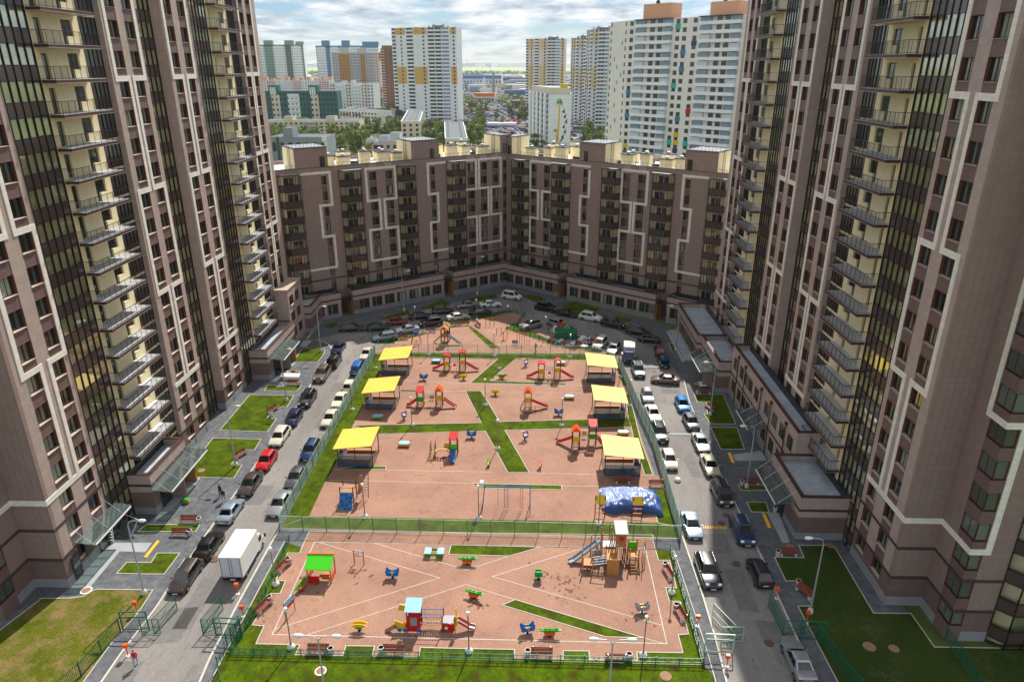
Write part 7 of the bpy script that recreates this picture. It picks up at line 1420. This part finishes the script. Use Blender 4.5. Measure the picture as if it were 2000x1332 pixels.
# 1. large white building with coloured panels (right)
Yb = 300.0
def bigwhite():
    Z = lambda y, yy=Yb: zpx(1300, y, yy) + 1
    P0 = (px(1181, 318), 318); P1 = (px(1213, 306), 306); P2 = (px(1470, 262), 262)
    X0, Y0 = P0; r = far_root('apartment_building', 'large white apartment building with coloured panels and peach roof towers', 0, 0); H = zpx(1240, 40, 303) + 1
    m = MB(); back = [(P2[0] + 6, P2[1] + 16), (P1[0] + 8, P1[1] + 18), (P0[0] + 12, P0[1] + 8)]; m.prism([P0, P1, P2] + back, 0, H, 'b_cream', 'b_grey'); m.build('wall', r)
    f1, L1 = fseg(P0, P1); f2, L2 = fseg(P1, P2); fl = 24; z0 = H - 3 * fl
    w = MB(); win_grid(w, f1, 0, 2.2, z0, H, 1, fl, .8, 1.5); win_grid(w, f1, L1 - 2.5, L1, z0, H, 1, fl, .8, 1.5)
    def cl(u): return [u * L2]
    secs = [('w', .01, .055), ('b', .07, .355), ('w', .37, .47), ('w', .50, .54), ('b', .56, .835), ('w', .85, .91), ('w', .93, .985)]
    bm_ = MB()
    for k, a, b in secs:
        a *= L2; b *= L2
        if k == 'w': n = max(1, round((b - a) / 3.2)); win_grid(w, f2, a, b, z0, H, n, fl, 1.7, 1.6)
        else:
            c = a + (b - a) * .30
            for q in range(fl):
                z = z0 + 3 * q; panel(bm_, f2, c, b, z + .2, z + 1.35, 1.5, 'b_wbal'); panel(bm_, f2, a, c - .2, z + .2, z + 1.35, 1.2, 'b_wbal')
                panel(bm_, f2, a + .2, c - .4, z + 1.35, z + 2.9, .9, 'b_glass2' if (q * 7) % 3 else 'b_lgrey'); panel(bm_, f2, b - 3.6, b, z + 1.35, z + 2.9, 1.0, 'b_glass2' if (q * 5) % 4 else 'b_lgrey')
            win_grid(w, f2, c + 1, b - 4, z0, H, 2, fl, 1.9, 1.9, d=.3)
            panel(bm_, f2, a - .1, b + .1, H - .2, H + .1, 1.7, 'b_roof')
    build_as(w, 'window', r); build_as(bm_, 'balcony', r)
    rr = random.Random(4); cc = ['red', 'orange', 'b_blue', 'blue', 'yellow', 'b_teal2', 'b_blue']; mat('b_teal2', '#22b4a0', .6); cp = MB()
    for k, a, b in secs:
        if k != 'w': continue
        n = max(1, round((b - a) * L2 / 3.2))
        for i in range(n):
            for q in range(fl):
                if rr.random() < (.62 if q < 10 else .20): c = a * L2 + (b - a) * L2 * (i + .5) / n; z = z0 + 3 * q; panel(cp, f2, c - 1.15, c + 1.15, z - .75, z + 1.0, .09, rr.choice(['red', 'yellow', 'b_blue', 'b_teal2', 'dblue', 'b_blue']))
    for q in range(fl):
        if rr.random() < .5: c = rr.uniform(3, L1 - 4); z = z0 + 3 * q; panel(cp, f1, c, c + .8, z, z + 1.6, .05, rr.choice(['red', 'yellow', 'b_blue', 'b_teal2', 'orange']))
    build_as(cp, 'coloured_panel', r)
    for a, b, h in ((.08, .33, 5.4), (.58, .80, 4.6), (.96, 1.03, 4.2)):
        m = MB(); v = Vector((f2[2], f2[3])); n = Vector((-v.y, v.x)); A = Vector((f2[0], f2[1])) + v * a * L2; B = Vector((f2[0], f2[1])) + v * b * L2
        m.prism([tuple(A + n * 3), tuple(A + v * 2.6), tuple(B), tuple(B + n * 7), tuple(A + n * 7)], H, H + h, 'b_peach', 'b_roof'); o = m.build('roof_tower', r); m = MB(); c = (A + B) / 2 + n * 2; m.lathe([(.5, H + h), (.9, H + h + .6), (.3, H + h + 1.5), (.7, H + h + 1.8), (.2, H + h + 2.8), (0, H + h + 3.2)], 'b_roof', 8, (c.x, c.y, 0)); m.build('vent', o)
bigwhite()
# 2. white and yellow towers
def wy_tower(label, xa, xb, xc, Y, ytop, ybase, split, base='b_white', floors=25, bands=((.0, .035, 'b_yellow'), (.42, .60, 'b_yellow'), (.93, 1.0, 'b_yellow')), bal=True):
    A = (px(xa, Y + 14), Y + 14); B = (px(xb, Y), Y); D = (px(xc, Y - 3), Y - 3); z1 = zpx(xb, ytop, Y) + 1; z0 = 0.0
    r = far_root('apartment_tower', label, 0, 0, cat='apartment tower'); m = MB(); m.prism([A, B, D, (D[0] + 3, D[1] + 18), (A[0] + 5, A[1] + 10)], z0, z1, base, 'b_grey'); m.build('wall', r); H = z1
    f1, L1 = fseg(A, B); f2, L2 = fseg(B, D); y = MB()
    for lo, hi, c in bands:
        panel(y, f1, L1 * .15, L1 * .5, H * lo, H * hi, .08, c); panel(y, f1, L1 * .8, L1, H * lo, H * hi, .08, c); panel(y, f2, 0, L2 * .2, H * lo, H * hi, .08, c); panel(y, f2, L2 * .84, L2, H * lo, H * hi, .08, c)
        panel(y, f2, L2 * .42, L2 * .6, H * lo, H * hi, .06, c)
    build_as(y, 'coloured_cladding', r); w = MB(); win_grid(w, f1, L1 * .25, L1 * .45, 1, H, 1, floors, 1.5, 1.5, d=.12); win_grid(w, f2, L2 * .04, L2 * .2, 1, H, 1, floors, 1.6, 1.5, d=.12); win_grid(w, f2, L2 * .86, L2, 1, H, 1, floors, 1.6, 1.5, d=.12); build_as(w, 'window', r)
    b = MB(); fh = (H - 2) / floors
    for k in range(floors):
        z = 2 + fh * k
        for a_, b_ in ((.24, .41), (.43, .59), (.61, .8)): panel(b, f2, L2 * a_, L2 * b_, z, z + fh * .38, 1.2, 'b_wbal'); panel(b, f2, L2 * a_ + .1, L2 * b_ - .1, z + fh * .4, z + fh * .92, .25, 'b_glass' if (k * 3 + int(a_ * 10)) % 3 else 'b_glass2')
        for a_, b_ in ((.02, .14), (.55, .78)): panel(b, f1, L1 * a_, L1 * b_, z, z + fh * .38, 1.0, 'b_wbal'); panel(b, f1, L1 * a_ + .1, L1 * b_ - .1, z + fh * .42, z + fh * .92, .2, 'b_glass')
    build_as(b, 'balcony', r); m = MB(); c = ((B[0] + D[0]) / 2, B[1] + 5); m.box(c[0] - 5, c[0] + 5, c[1], c[1] + 6, H, H + 1.6, 'b_roof')
    for i in range(5): m.box(c[0] - 8 + i * 4, c[0] - 6.6 + i * 4, c[1] - 2, c[1], H, H + 1.2 + (i % 2) * 1.3, 'b_grey')
    m.build('roof_plant', r)
wy_tower('tall white and yellow tower in the middle distance, left of the field gap', 778, 828, 897, 640, 54, 232, 0)
wy_tower('slim yellow and white tower right of the field gap', 1026, 1056, 1097, 760, 76, 215, 0, 'b_pink', bands=((0, .05, 'b_sand'), (.36, .66, 'b_sand'), (.86, 1, 'b_sand')))
wy_tower('shorter stepped yellow and grey tower behind the mural building', 1110, 1128, 1150, 640, 74, 215, 0, 'b_lgrey', bands=((0, .06, 'b_sand'), (.4, .66, 'b_sand'), (.88, 1, 'b_sand')))
wy_tower('taller stepped yellow and grey tower beside the large white building', 1138, 1152, 1186, 600, 58, 240, 0, 'b_lgrey', bands=((0, .06, 'b_sand'), (.4, .62, 'b_sand'), (.86, 1, 'b_sand')))
# 3. generic slab with towers
def slab(label, xa, xb, Y, ytop, ybot, base, cols, heads, hc, fl=17, sk=0.0, bal=None, depth=16, cat='apartment building'):
    A = (px(xa, Y), Y); B = (px(xb, Y - sk), Y - sk); z1 = zpx(xa, ytop, Y) + 1; r = far_root('apartment_building', label, 0, 0, cat=cat); f, L = fseg(A, B); n = Vector((-f[3], f[2]))
    m = MB(); m.prism([A, B, (B[0] + n.x * depth, B[1] + n.y * depth), (A[0] + n.x * depth, A[1] + n.y * depth)], 0, z1, base, 'b_roof'); m.build('wall', r); y = MB()
    for a, b, c, zz0, zz1 in cols: panel(y, f, L * a, L * b, z1 * zz0, z1 * zz1 + (0.1 if zz1 == 1 else 0), .25, c)
    if cols: build_as(y, 'coloured_cladding', r)
    z0 = 0; w = MB(); fh = z1 / fl; nn = max(4, int(L / (3.4 if L < 200 else 5.0))); win_grid(w, f, 0, L, z0, z1 - 1, nn, fl, 1.5, fh * .45, d=.35, skip=lambda i, k: any(L * a < (i + .5) * L / nn < L * b and c.endswith('x') for a, b, c, _, _ in cols)); build_as(w, 'window', r)
    if bal:
        b_ = MB()
        for a, b, c in bal:
            for k in range(fl): panel(b_, f, L * a, L * b, fh * k + .3, fh * k + fh * .45, 1.3, c)
        build_as(b_, 'balcony', r)
    for a, b, h in heads: m = MB(); p = Vector((f[0], f[1])) + Vector((f[2], f[3])) * L * a; q = Vector((f[0], f[1])) + Vector((f[2], f[3])) * L * b; m.prism([tuple(p - n * .3), tuple(q - n * .3), tuple(q + n * 8), tuple(p + n * 8)], z1 if hc != base else z1, z1 + h, hc, 'b_roof'); m.build('stair_head', r)
    return r, f, L, z1
slab('far white slab with green stair towers at the left edge', 500, 613, 1500, 88, 160, 'b_white', [(0, .18, 'b_green', 0, 1), (.36, .50, 'b_green', 0, 1), (.70, .80, 'b_dgreen', 0, 1), (.97, 1, 'b_green', 0, 1), (.18, 1, 'b_green', .97, 1)], [(.03, .18, 8), (.36, .50, 8), (.70, .84, 8), (.88, 1, 6)], 'b_green', 17, bal=[(.84, .95, 'b_wbal'), (.2, .34, 'b_wbal'), (.52, .66, 'b_wbal')])
slab('far white slab with blue stair towers', 636, 752, 1400, 90, 160, 'b_white', [(.16, .22, 'b_blue', 0, 1), (0, 1, 'b_blue', .96, 1)], [(.10, .22, 9), (.42, .54, 9), (.75, 1, 7)], 'b_blue', 17, bal=[(.02, .15, 'b_wbal'), (.25, .35, 'b_wbal'), (.55, .72, 'b_wbal')])
r_, f_, L_, z_ = slab('grey and orange apartment building with a giraffe picture on its end', 665, 774, 1000, 103, 205, 'b_bgrey', [(.12, .30, 'b_ochre', 0, .97), (.48, .56, 'b_ochre', 0, .97), (.70, 1, 'b_pink', 0, 1)], [(.14, .3, 6), (.44, .6, 5)], 'b_bgrey', 17, bal=[(.12, .30, 'b_ochre'), (.48, .56, 'b_ochre')])
m = MB(); panel(m, f_, L_ * .80, L_, z_ * .27, z_ * .97, .5, 'b_white'); panel(m, f_, L_ * .80, L_, z_ * .88, z_ * .99, .6, 'b_orange'); panel(m, f_, L_ * .80, L_, z_ * .82, z_ * .88, .6, 'yellow'); panel(m, f_, L_ * .80, L_, z_ * .22, z_ * .27, .6, 'b_orange'); panel(m, f_, L_ * .80, L_, z_ * .27, z_ * .32, .6, 'yellow'); m.build('end_panel', r_)
m = MB(); fx = lambda a, z: (f_[0] + f_[2] * a + f_[3] * .75, f_[1] + f_[3] * a - f_[2] * .75, z)
for P in ([(.88, .33), (.885, .33), (.89, .44), (.88, .44)], [(.96, .33), (.965, .33), (.965, .44), (.955, .44)], [(.90, .33), (.905, .33), (.91, .42), (.90, .42)], [(.94, .33), (.945, .33), (.945, .42), (.935, .42)], [(.875, .42), (.97, .42), (.975, .47), (.93, .49), (.875, .50)], [(.872, .47), (.895, .48), (.885, .72), (.870, .72)], [(.865, .71), (.89, .72), (.888, .745), (.868, .75), (.85, .73), (.85, .72)]): m.face([fx(L_ * a, z_ * z) for a, z in P], 'b_brown')
m.build('giraffe_picture', r_)
slab('brown and maroon apartment tower behind the white and yellow one', 756, 782, 860, 95, 232, 'b_brown', [(.0, .25, 'b_maroon', 0, .98)], [(.1, .9, 3)], 'b_brown', 22, bal=[(.0, .25, 'b_pink'), (.75, .98, 'b_maroon')])
# middle rows, left
slab('long white and pink housing row with many roof dormers', 505, 668, 1050, 158, 190, 'b_pink', [(.1, .2, 'b_white', 0, 1), (.3, .5, 'b_white', 0, 1), (.6, .8, 'b_white', 0, 1)], [(k / 12, k / 12 + .04, 3 + k % 3) for k in range(12)], 'b_peach', 9)
slab('white nine storey block with dark window bands', 655, 738, 780, 163, 215, 'b_white', [(.05, .12, 'b_pink', 0, 1), (.42, .48, 'b_pink', 0, 1), (.80, .88, 'b_pink', 0, 1)], [(.0, .06, 3), (.28, .36, 2.5), (.5, .55, 3)], 'b_white', 9, bal=[(.15, .38, 'b_wbal'), (.52, .74, 'b_wbal')], sk=10)
rt, ft, Lt, zt = slab('teal office block with cream columns and white gable windows', 512, 668, 640, 178, 234, 'b_teal', [(.20, .30, 'b_beige', 0, .88), (.68, .77, 'b_beige', 0, .88), (.40, .54, 'b_white', 0, .9), (0, 1, 'b_teal', .9, 1)], [(.18, .29, 4.5), (.66, .77, 4.5)], 'b_teal', 6, bal=[(.40, .54, 'b_white')])
m = MB()
for a in (.195, .22, .245, .675, .70, .725): panel(m, ft, Lt * a, Lt * (a + .018), zt - 3.2, zt + 3.0, .6, 'b_white')
m.build('gable_window', rt)
slab('beige five storey block with brown stepped parapet, behind the grey flat roof', 522, 706, 500, 236, 268, 'b_beige', [(.02, .12, 'b_lgrey', 0, .8), (.42, .55, 'b_lgrey', 0, .8)], [(.22, .31, 3), (.66, .75, 3)], 'b_beige', 5, bal=[(.02, .12, 'b_grey'), (.42, .55, 'b_grey')])
slab('cream angled block with strip windows behind the trees', 670, 742, 590, 214, 250, 'b_cream', [(.02, .30, 'b_brown', .72, .8), (.36, .58, 'b_brown', .72, .8), (.02, .30, 'b_brown', .3, .38)], [(.2, .24, 2), (.5, .56, 2)], 'b_cream', 5, sk=25)
slab('small white and green two tone house by the trees', 740, 770, 620, 216, 235, 'b_lgrey', [(.0, .5, 'b_teal', .35, .6)], [(.0, .8, 1.5)], 'b_roof', 3)
slab('low grey flat roofed building behind the left roof end', 530, 640, 330, 268, 300, 'b_grey', [(.12, .16, 'b_roof', 0, 1), (.92, 1, 'b_white', 0, 1)], [(.25, .42, 4)], 'b_grey', 2)
slab('low reddish brick building with stepped roofs among trees', 716, 790, 400, 278, 300, 'b_pink', [(.2, .4, 'b_maroon', .3, .8)], [(.0, .25, 1.5), (.35, .6, 3.5), (.65, .9, 5)], 'b_lgrey', 2)
# two houses seen end-on with dark flat roofs
def endhouse(label, pxs, z, zb):
    r = far_root('house', label, 0, 0, cat='house'); P = [G(x, y, z, False) for x, y in pxs]; m = MB(); m.prism(P, 0, z + 1, 'b_beige', 'b_roof'); m.build('wall', r); m = MB()
    for a, b in zip(P, P[1:] + P[:1]):
        f, L = fseg(a, b); panel(m, f, 0, L, z + 1, z + 1.5, .3, 'b_wbal')
    m.build('parapet', r); w = MB(); A, B = P[3], P[2]; f, L = fseg(A, B); win_grid(w, f, 0, L, 0, z, 3, 5, 1.6, 1.5, d=.12); f, L = fseg(P[2], P[1]); win_grid(w, f, 0, L, 0, z, 20, 5, 1.6, 1.5, d=.12); build_as(w, 'window', r)
    for i in range(9):
        for s in (.2, .8): q = Vector(P[3]).lerp(Vector(P[0]), (i + .5) / 9).lerp(Vector(P[2]).lerp(Vector(P[1]), (i + .5) / 9), s); m = MB(); m.box(q.x - .6, q.x + .6, q.y - 1.5, q.y + 1.5, z + 1, z + 2.4, 'b_lgrey', 'b_roof'); m.build('roof_vent', r)
endhouse('five storey house seen end on, left of the pair with dark roofs', [(797, 216), (826, 219), (820, 238), (783, 239)], 14, 268); endhouse('five storey house seen end on, right of the pair with dark roofs', [(868, 240), (905, 240), (913, 272), (869, 272)], 14, 285)
# mural building with painted palm
Ym = 400; A = (px(1034, Ym + 45), Ym + 45); B = (px(1070, Ym), Ym); D = (px(1113, Ym - 1), Ym - 1); H = zpx(1090, 184, Ym) + 1
r = far_root('apartment_building', 'white tiled building end with a painted palm tree island', 0, 0); m = MB(); m.prism([A, B, D, (D[0] + 2, D[1] + 46)], 0, H, 'b_lgrey', 'b_grey'); m.build('wall', r); f1, L1 = fseg(A, B); f2, L2 = fseg(B, D); w = MB(); win_grid(w, f1, 0, L1, 0, H, 9, 12, 2.2, 1.8, d=.3); build_as(w, 'window', r); b_ = MB()
for i in range(5): panel(b_, f1, L1 * (i * .2 + .02), L1 * (i * .2 + .10), 0, H, 1.0, 'b_wbal')
build_as(b_, 'balcony', r); m = MB(); panel(m, f2, 0, L2, 8, H - .8, .1, 'b_white')
for k in range(1, 12): panel(m, f2, 0, L2, 8 + (H - 9) * k / 12, 8.12 + (H - 9) * k / 12, .13, 'b_lgrey')
m.build('tiled_face', r)
fy = lambda a, z: (f2[0] + f2[2] * a + f2[3] * .2, f2[1] + f2[3] * a - f2[2] * .2, z)
def mural(P, mt, d=0): mm_.face([fy(L2 * a, H * z) for a, z in P], mt)
mm_ = MB(); mural([(.34, .22), (.46, .22), (.50, .6), (.52, .84), (.46, .84), (.44, .6)], 'yellow'); mural([(.30, .38), (.33, .36), (.44, .26), (.44, .32)], 'yellow')
for q, (ca, cz, s) in enumerate([(.48, .86, 1.0), (.31, .42, .55)]):
    for k in range(7):
        a = -.3 + k * .62; dx_, dz_ = math.cos(a) * .17 * s, math.sin(a) * .10 * s; mural([(ca, cz), (ca + dx_ * .5 - dz_ * .3, cz + dz_ * .6 + .02 * s), (ca + dx_, cz + dz_ - .03 * s), (ca + dx_ * .5 + dz_ * .3, cz + dz_ * .4 - .015 * s)], 'green' if k % 2 else 'b_green')
mm_.build('palm_picture', r); mm_ = MB(); mural([(.10, .20), (.85, .20), (.80, .15), (.6, .16), (.5, .13), (.35, .16), (.15, .155)], 'b_blue'); mural([(.25, .215), (.68, .205), (.55, .20), (.35, .20)], 'b_orange'); mm_.build('island_picture', r); mm_ = MB()
for a, z in ((.68, .74), (.74, .66), (.80, .58), (.70, .50), (.76, .42), (.66, .34)): mural([(a - .08, z - .02), (a, z + .02), (a + .07, z + .035), (a + .02, z - .005), (a + .05, z - .04)], 'black')
mural([(.50, .24), (.60, .30), (.72, .38), (.62, .27)], 'black'); mm_.build('bird_picture', r); m = MB(); m.prism([(A[0] + 1, A[1] - 1), (B[0] + .5, B[1] + 1), (D[0] - .5, D[1] + 1), (D[0], D[1] + 20)], H, H + 3.2, 'b_beige', 'b_grey'); m.box(D[0] - 6, D[0] - 2, D[1] + 3, D[1] + 6, H + 3.2, H + 5, 'yellow'); m.build('roof_storey', r)
# industrial buildings and chimneys in the gap
def shed(label, x0, x1, y0, y1, H, m1, m2, dep=30):
    Y = G((x0 + x1) / 2, y1, 0, False)[1]; X0, X1 = px(x0, Y), px(x1, Y); r = far_root('warehouse', label, 0, 0, cat='warehouse', group='sheds beyond the car park'); m = MB(); m.box(X0, X1, Y, Y + dep, 0, H, m1, m2); m.build('wall', r); m = MB(); m.box(X0 - .3, X1 + .3, Y - .3, Y, H * .7, H + .3, m2); m.build('fascia', r)
    w = MB(); n = 12; [w.box(X0 + (X1 - X0) * (i + .2) / n, X0 + (X1 - X0) * (i + .8) / n, Y - .1, Y, H * .25, H * .5, 'b_glass') for i in range(n)]; build_as(w, 'window', r)
shed('long blue warehouse before the fields', 908, 980, 156, 168, 24, 'b_lgrey', 'blue', 90); shed('small blue and white shed left of the long warehouse', 896, 928, 163, 171, 10, 'b_white', 'blue'); shed('yellow and orange striped shop building in the car park', 930, 967, 187, 200, 12, 'b_beige', 'b_orange'); shed('white low shed with blue roof at the right of the gap', 985, 1008, 163, 168, 10, 'b_white', 'b_blue'); shed('grey kiosk row by the near car park', 952, 1008, 240, 252, 5, 'b_grey', 'b_lgrey', 14); shed('dark roofed house with red wall near the slim tower', 1000, 1026, 204, 212, 9, 'b_maroon', 'b_roof'); shed('low dark shed behind the mural building', 1118, 1158, 248, 262, 6, 'b_grey', 'b_roof', 12)
for x_, yb, yt, rr_, lb in ((964, 198, 143, 2.2, 'tall grey factory chimney'), (946, 175, 152, 2.6, 'short white and red topped chimney'), (912, 133, 117, 6, 'very distant thin mast on the horizon')):
    X_, Y_ = G(x_, yb, 0, False); z = zpx(x_, yt, Y_); m = MB(); m.lathe([(rr_, 0), (rr_ * .75, z), (0, z)], 'b_grey' if 'white' not in lb else 'b_white', 10, (X_, Y_, 0)); tag(m.build('chimney'), lb, 'chimney')
# land beyond: fields and tree belts as thin sheets
def land(name, y0, y1, x0, x1, h, m_): struct_mb = MB(); P = [G(x0, y1, 0, False), G(x1, y1, 0, False), G(x1, y0, 0, False), G(x0, y0, 0, False)]; struct_mb.face([(p[0], p[1], zg(p[0]) + h) for p in P], m_); struct(struct_mb.build(name))
mat('f_green', '#7fa04a', .95, var=.12, vscale=.004, world=True); mat('f_straw', '#c2b98a', .95, var=.1, vscale=.004, world=True); mat('f_wood', '#3f5638', .95, var=.25, vscale=.01, world=True); mat('f_bluegreen', '#5a7a6a', .95, var=.2, vscale=.005, world=True)
land('field', 133, 139.5, 300, 1500, 1.0, 'f_green'); land('field', 147, 151.5, 300, 1500, 1.2, 'f_straw'); land('field', 139.8, 141.5, 300, 1500, 1.1, 'f_bluegreen')
land('car_park', 176, 262, 880, 1050, .5, 'asphalt_dark'); land('car_park', 236, 275, 1100, 1180, .4, 'asphalt_dark')
# trees
def tree_mesh(seed, H, Rr, cols, nleaf=520):
    r = random.Random(seed); t = MB(); t.lathe([(H * .022, 0), (H * .014, H * .5), (H * .005, H * .85)], 'bark', 6)
    for k in range(7): a = r.uniform(0, 6.28); z = H * r.uniform(.3, .65); t.tube((0, 0, z), (math.cos(a) * Rr * .7, math.sin(a) * Rr * .7, z + H * .18), H * .007, 'bark', 4, H * .002)
    l = MB(); cl = [(r.gauss(0, .42) * Rr, r.gauss(0, .42) * Rr, H * (.62 + r.uniform(-.30, .26)), Rr * r.uniform(.32, .55)) for _ in range(13)]
    for i in range(nleaf):
        cx_, cy_, cz_, cr_ = cl[i % 13]; v = Vector((r.gauss(0, 1), r.gauss(0, 1), r.gauss(0, 1))).normalized() * cr_ * r.uniform(.55, 1.05); p = Vector((cx_, cy_, cz_)) + v * Vector((1, 1, 1.1)).x
        s = Rr * r.uniform(.07, .15); a = Vector((r.gauss(0, 1), r.gauss(0, 1), r.gauss(0, 1))).normalized(); b = a.cross(Vector((r.gauss(0, 1), r.gauss(0, 1), r.gauss(0, 1)))).normalized(); c2 = a.cross(b)
        l.face([p - b * s - c2 * s * .6, p + b * s * .8 - c2 * s, p + b * s + c2 * s * .7, p - b * s * .7 + c2 * s], cols[i % len(cols)])
    return t.mesh('trunk'), l.mesh('crown')
mat('bark', '#5a4c3c', .9)
for n, h in dict(lf1='#6d7f3a', lf2='#7d8e42', lf3='#566a34', lf4='#939a50', lf5='#4c5f38').items():
    q = mat(n, h, .8, var=.2, vscale=.5); 
TM = [tree_mesh(s, H, Rr, c) for s, H, Rr, c in ((1, 15, 4.2, ('lf1', 'lf2', 'lf3')), (2, 17, 3.6, ('lf2', 'lf4', 'lf1')), (3, 13, 4.8, ('lf3', 'lf5', 'lf1')), (4, 16, 3.0, ('lf3', 'lf1', 'lf5')))]
tr = random.Random(21); tcount = 0
spots = [(c[0], c[1], c[2], c[3], c[4]) for c in [(533, 552, 262, 312, 12), (575, 650, 268, 290, 7), (645, 720, 262, 300, 30), (705, 745, 238, 262, 9), (745, 790, 238, 275, 14), (826, 870, 240, 296, 20), (915, 945, 246, 285, 14), (1035, 1062, 268, 300, 8), (1000, 1045, 165, 215, 16), (905, 950, 205, 225, 8), (1118, 1180, 256, 290, 12), (770, 800, 215, 232, 8), (900, 1030, 214, 240, 14)]]
where = {533: 'at the far left behind the roof end', 575: 'before the beige five storey block', 640: 'in the grove left of centre', 705: 'in the grove left of the reddish building', 745: 'in the dark grove beside the left dark roofed house', 645: 'in the grove before the long beige block', 826: 'between the two dark roofed houses', 915: 'right of the right dark roofed house', 1035: 'at the foot of the mural building', 1000: 'left of the slim yellow tower', 905: 'among the sheds', 1118: 'right of the mural building', 770: 'at the foot of the tall white tower', 900: 'in the car park verge'}
for x0, x1, y0, y1, n in spots:
    for i in range(n):
        x_ = tr.uniform(x0, x1); y_ = tr.uniform(y0 + 14, y1 + 10); X_, Y_ = G(x_, y_, 0, False); k = tr.randrange(4); s = tr.uniform(.55, .9)
        o = empty('broadleaf_tree', (X_, Y_, -.6), tr.uniform(0, 6), ('dense' if k in (0, 2) else 'slender') + ' spring green tree ' + where[x0], 'tree', 'trees ' + where[x0]); o.scale = (s, s, s * tr.uniform(.85, 1.1)); inst('trunk', TM[k][0], o); inst('crown', TM[k][1], o)
# far woods read as one mass
m = MB(); r = random.Random(9)
for (x0, x1, y0, y1, n, s0) in ((560, 1500, 127.6, 132.8, 900, 12), (500, 1500, 141.8, 146.5, 700, 8), (500, 1200, 152, 176, 900, 3.2), (560, 760, 190, 262, 500, 3.0), (895, 1030, 170, 205, 260, 2.6)):
    for i in range(n):
        x_ = r.uniform(x0, x1); y_ = r.uniform(y0, y1); X_, Y_ = G(x_, y_, 0, False); s = s0 * r.uniform(.6, 1.4); mt = r.choice(['lf1', 'lf3', 'lf5', 'f_wood', 'lf2'])
        p = Vector((X_, Y_, s * .6 + zg(X_))); n5 = 5; ring = [p + Vector((math.cos(6.28 * k / n5 + i) * s * r.uniform(.8, 1.3), math.sin(6.28 * k / n5 + i) * s * r.uniform(.8, 1.3), r.uniform(-.3, .3) * s)) for k in range(n5)]; tp = p + Vector((0, 0, s * .9)); bt = p - Vector((0, 0, s * .8))
        for k in range(n5): m.face([ring[k], ring[(k + 1) % n5], tp], mt); m.face([ring[(k + 1) % n5], ring[k], bt], mt)
tag(m.build('distant_woodland'), 'belts of distant woodland and scrub between fields and town', 'woodland', kind='stuff')
# distant low town and parked cars too small to tell apart
m = MB()
for i in range(420):
    x_ = r.uniform(500, 1200); y_ = r.choice([r.uniform(129, 131.5), r.uniform(152, 162), r.uniform(165, 200)]); X_, Y_ = G(x_, y_, 0, False); k = Y_ / 2600; w_ = r.uniform(8, 30) * (.4 + k); m.box(X_ - w_, X_ + w_, Y_, Y_ + w_, -2, r.uniform(4, 9) * (.6 + k * 1.2), r.choice(['b_white', 'b_beige', 'b_grey', 'b_lgrey', 'b_pink', 'b_roof', 'blue']), r.choice(['b_roof', 'b_grey', 'b_lgrey']))
tag(m.build('distant_town'), 'low roofs of the distant town and trading estate', 'town', kind='stuff')
m = MB()
for (x0, x1, y0, y1, n) in ((893, 1030, 176, 262, 900), (1105, 1180, 236, 275, 160), (700, 760, 262, 276, 12)):
    for i in range(n):
        x_ = r.uniform(x0, x1); y_ = r.uniform(y0, y1); y_ = round(y_ / 2.6) * 2.6; X_, Y_ = G(x_, y_, 0, False); c_ = r.choice(['white_paint', 'b_lgrey', 'b_roof', 'white_paint', 'blue', 'red', 'b_glass', 'black', 'b_white']); z = zg(X_) + .5
        m.box(X_ - 2.2, X_ + 2.2, Y_ - .9, Y_ + .9, z, z + .9, c_); m.box(X_ - 1.2, X_ + 1.1, Y_ - .8, Y_ + .8, z + .9, z + 1.5, 'b_glass', c_)
tag(m.build('distant_parked_cars'), 'rows of parked cars filling the distant car parks', 'parked cars', kind='stuff')
for i in range(14):
    x_ = 900 + i * 9.3; y_ = 180 + (i * 37) % 70; X_, Y_ = G(x_, y_, 0, False); mm_ = MB(); mm_.tube((X_, Y_, -1), (X_, Y_, 12), .22, 'b_grey', 5); mm_.tube((X_, Y_, 12), (X_ + 2, Y_, 12.5), .15, 'b_grey', 5); o = mm_.build('street_lamp'); tag(o, 'thin distant street lamp over the car park', 'street lamp', 'distant car park lamps')
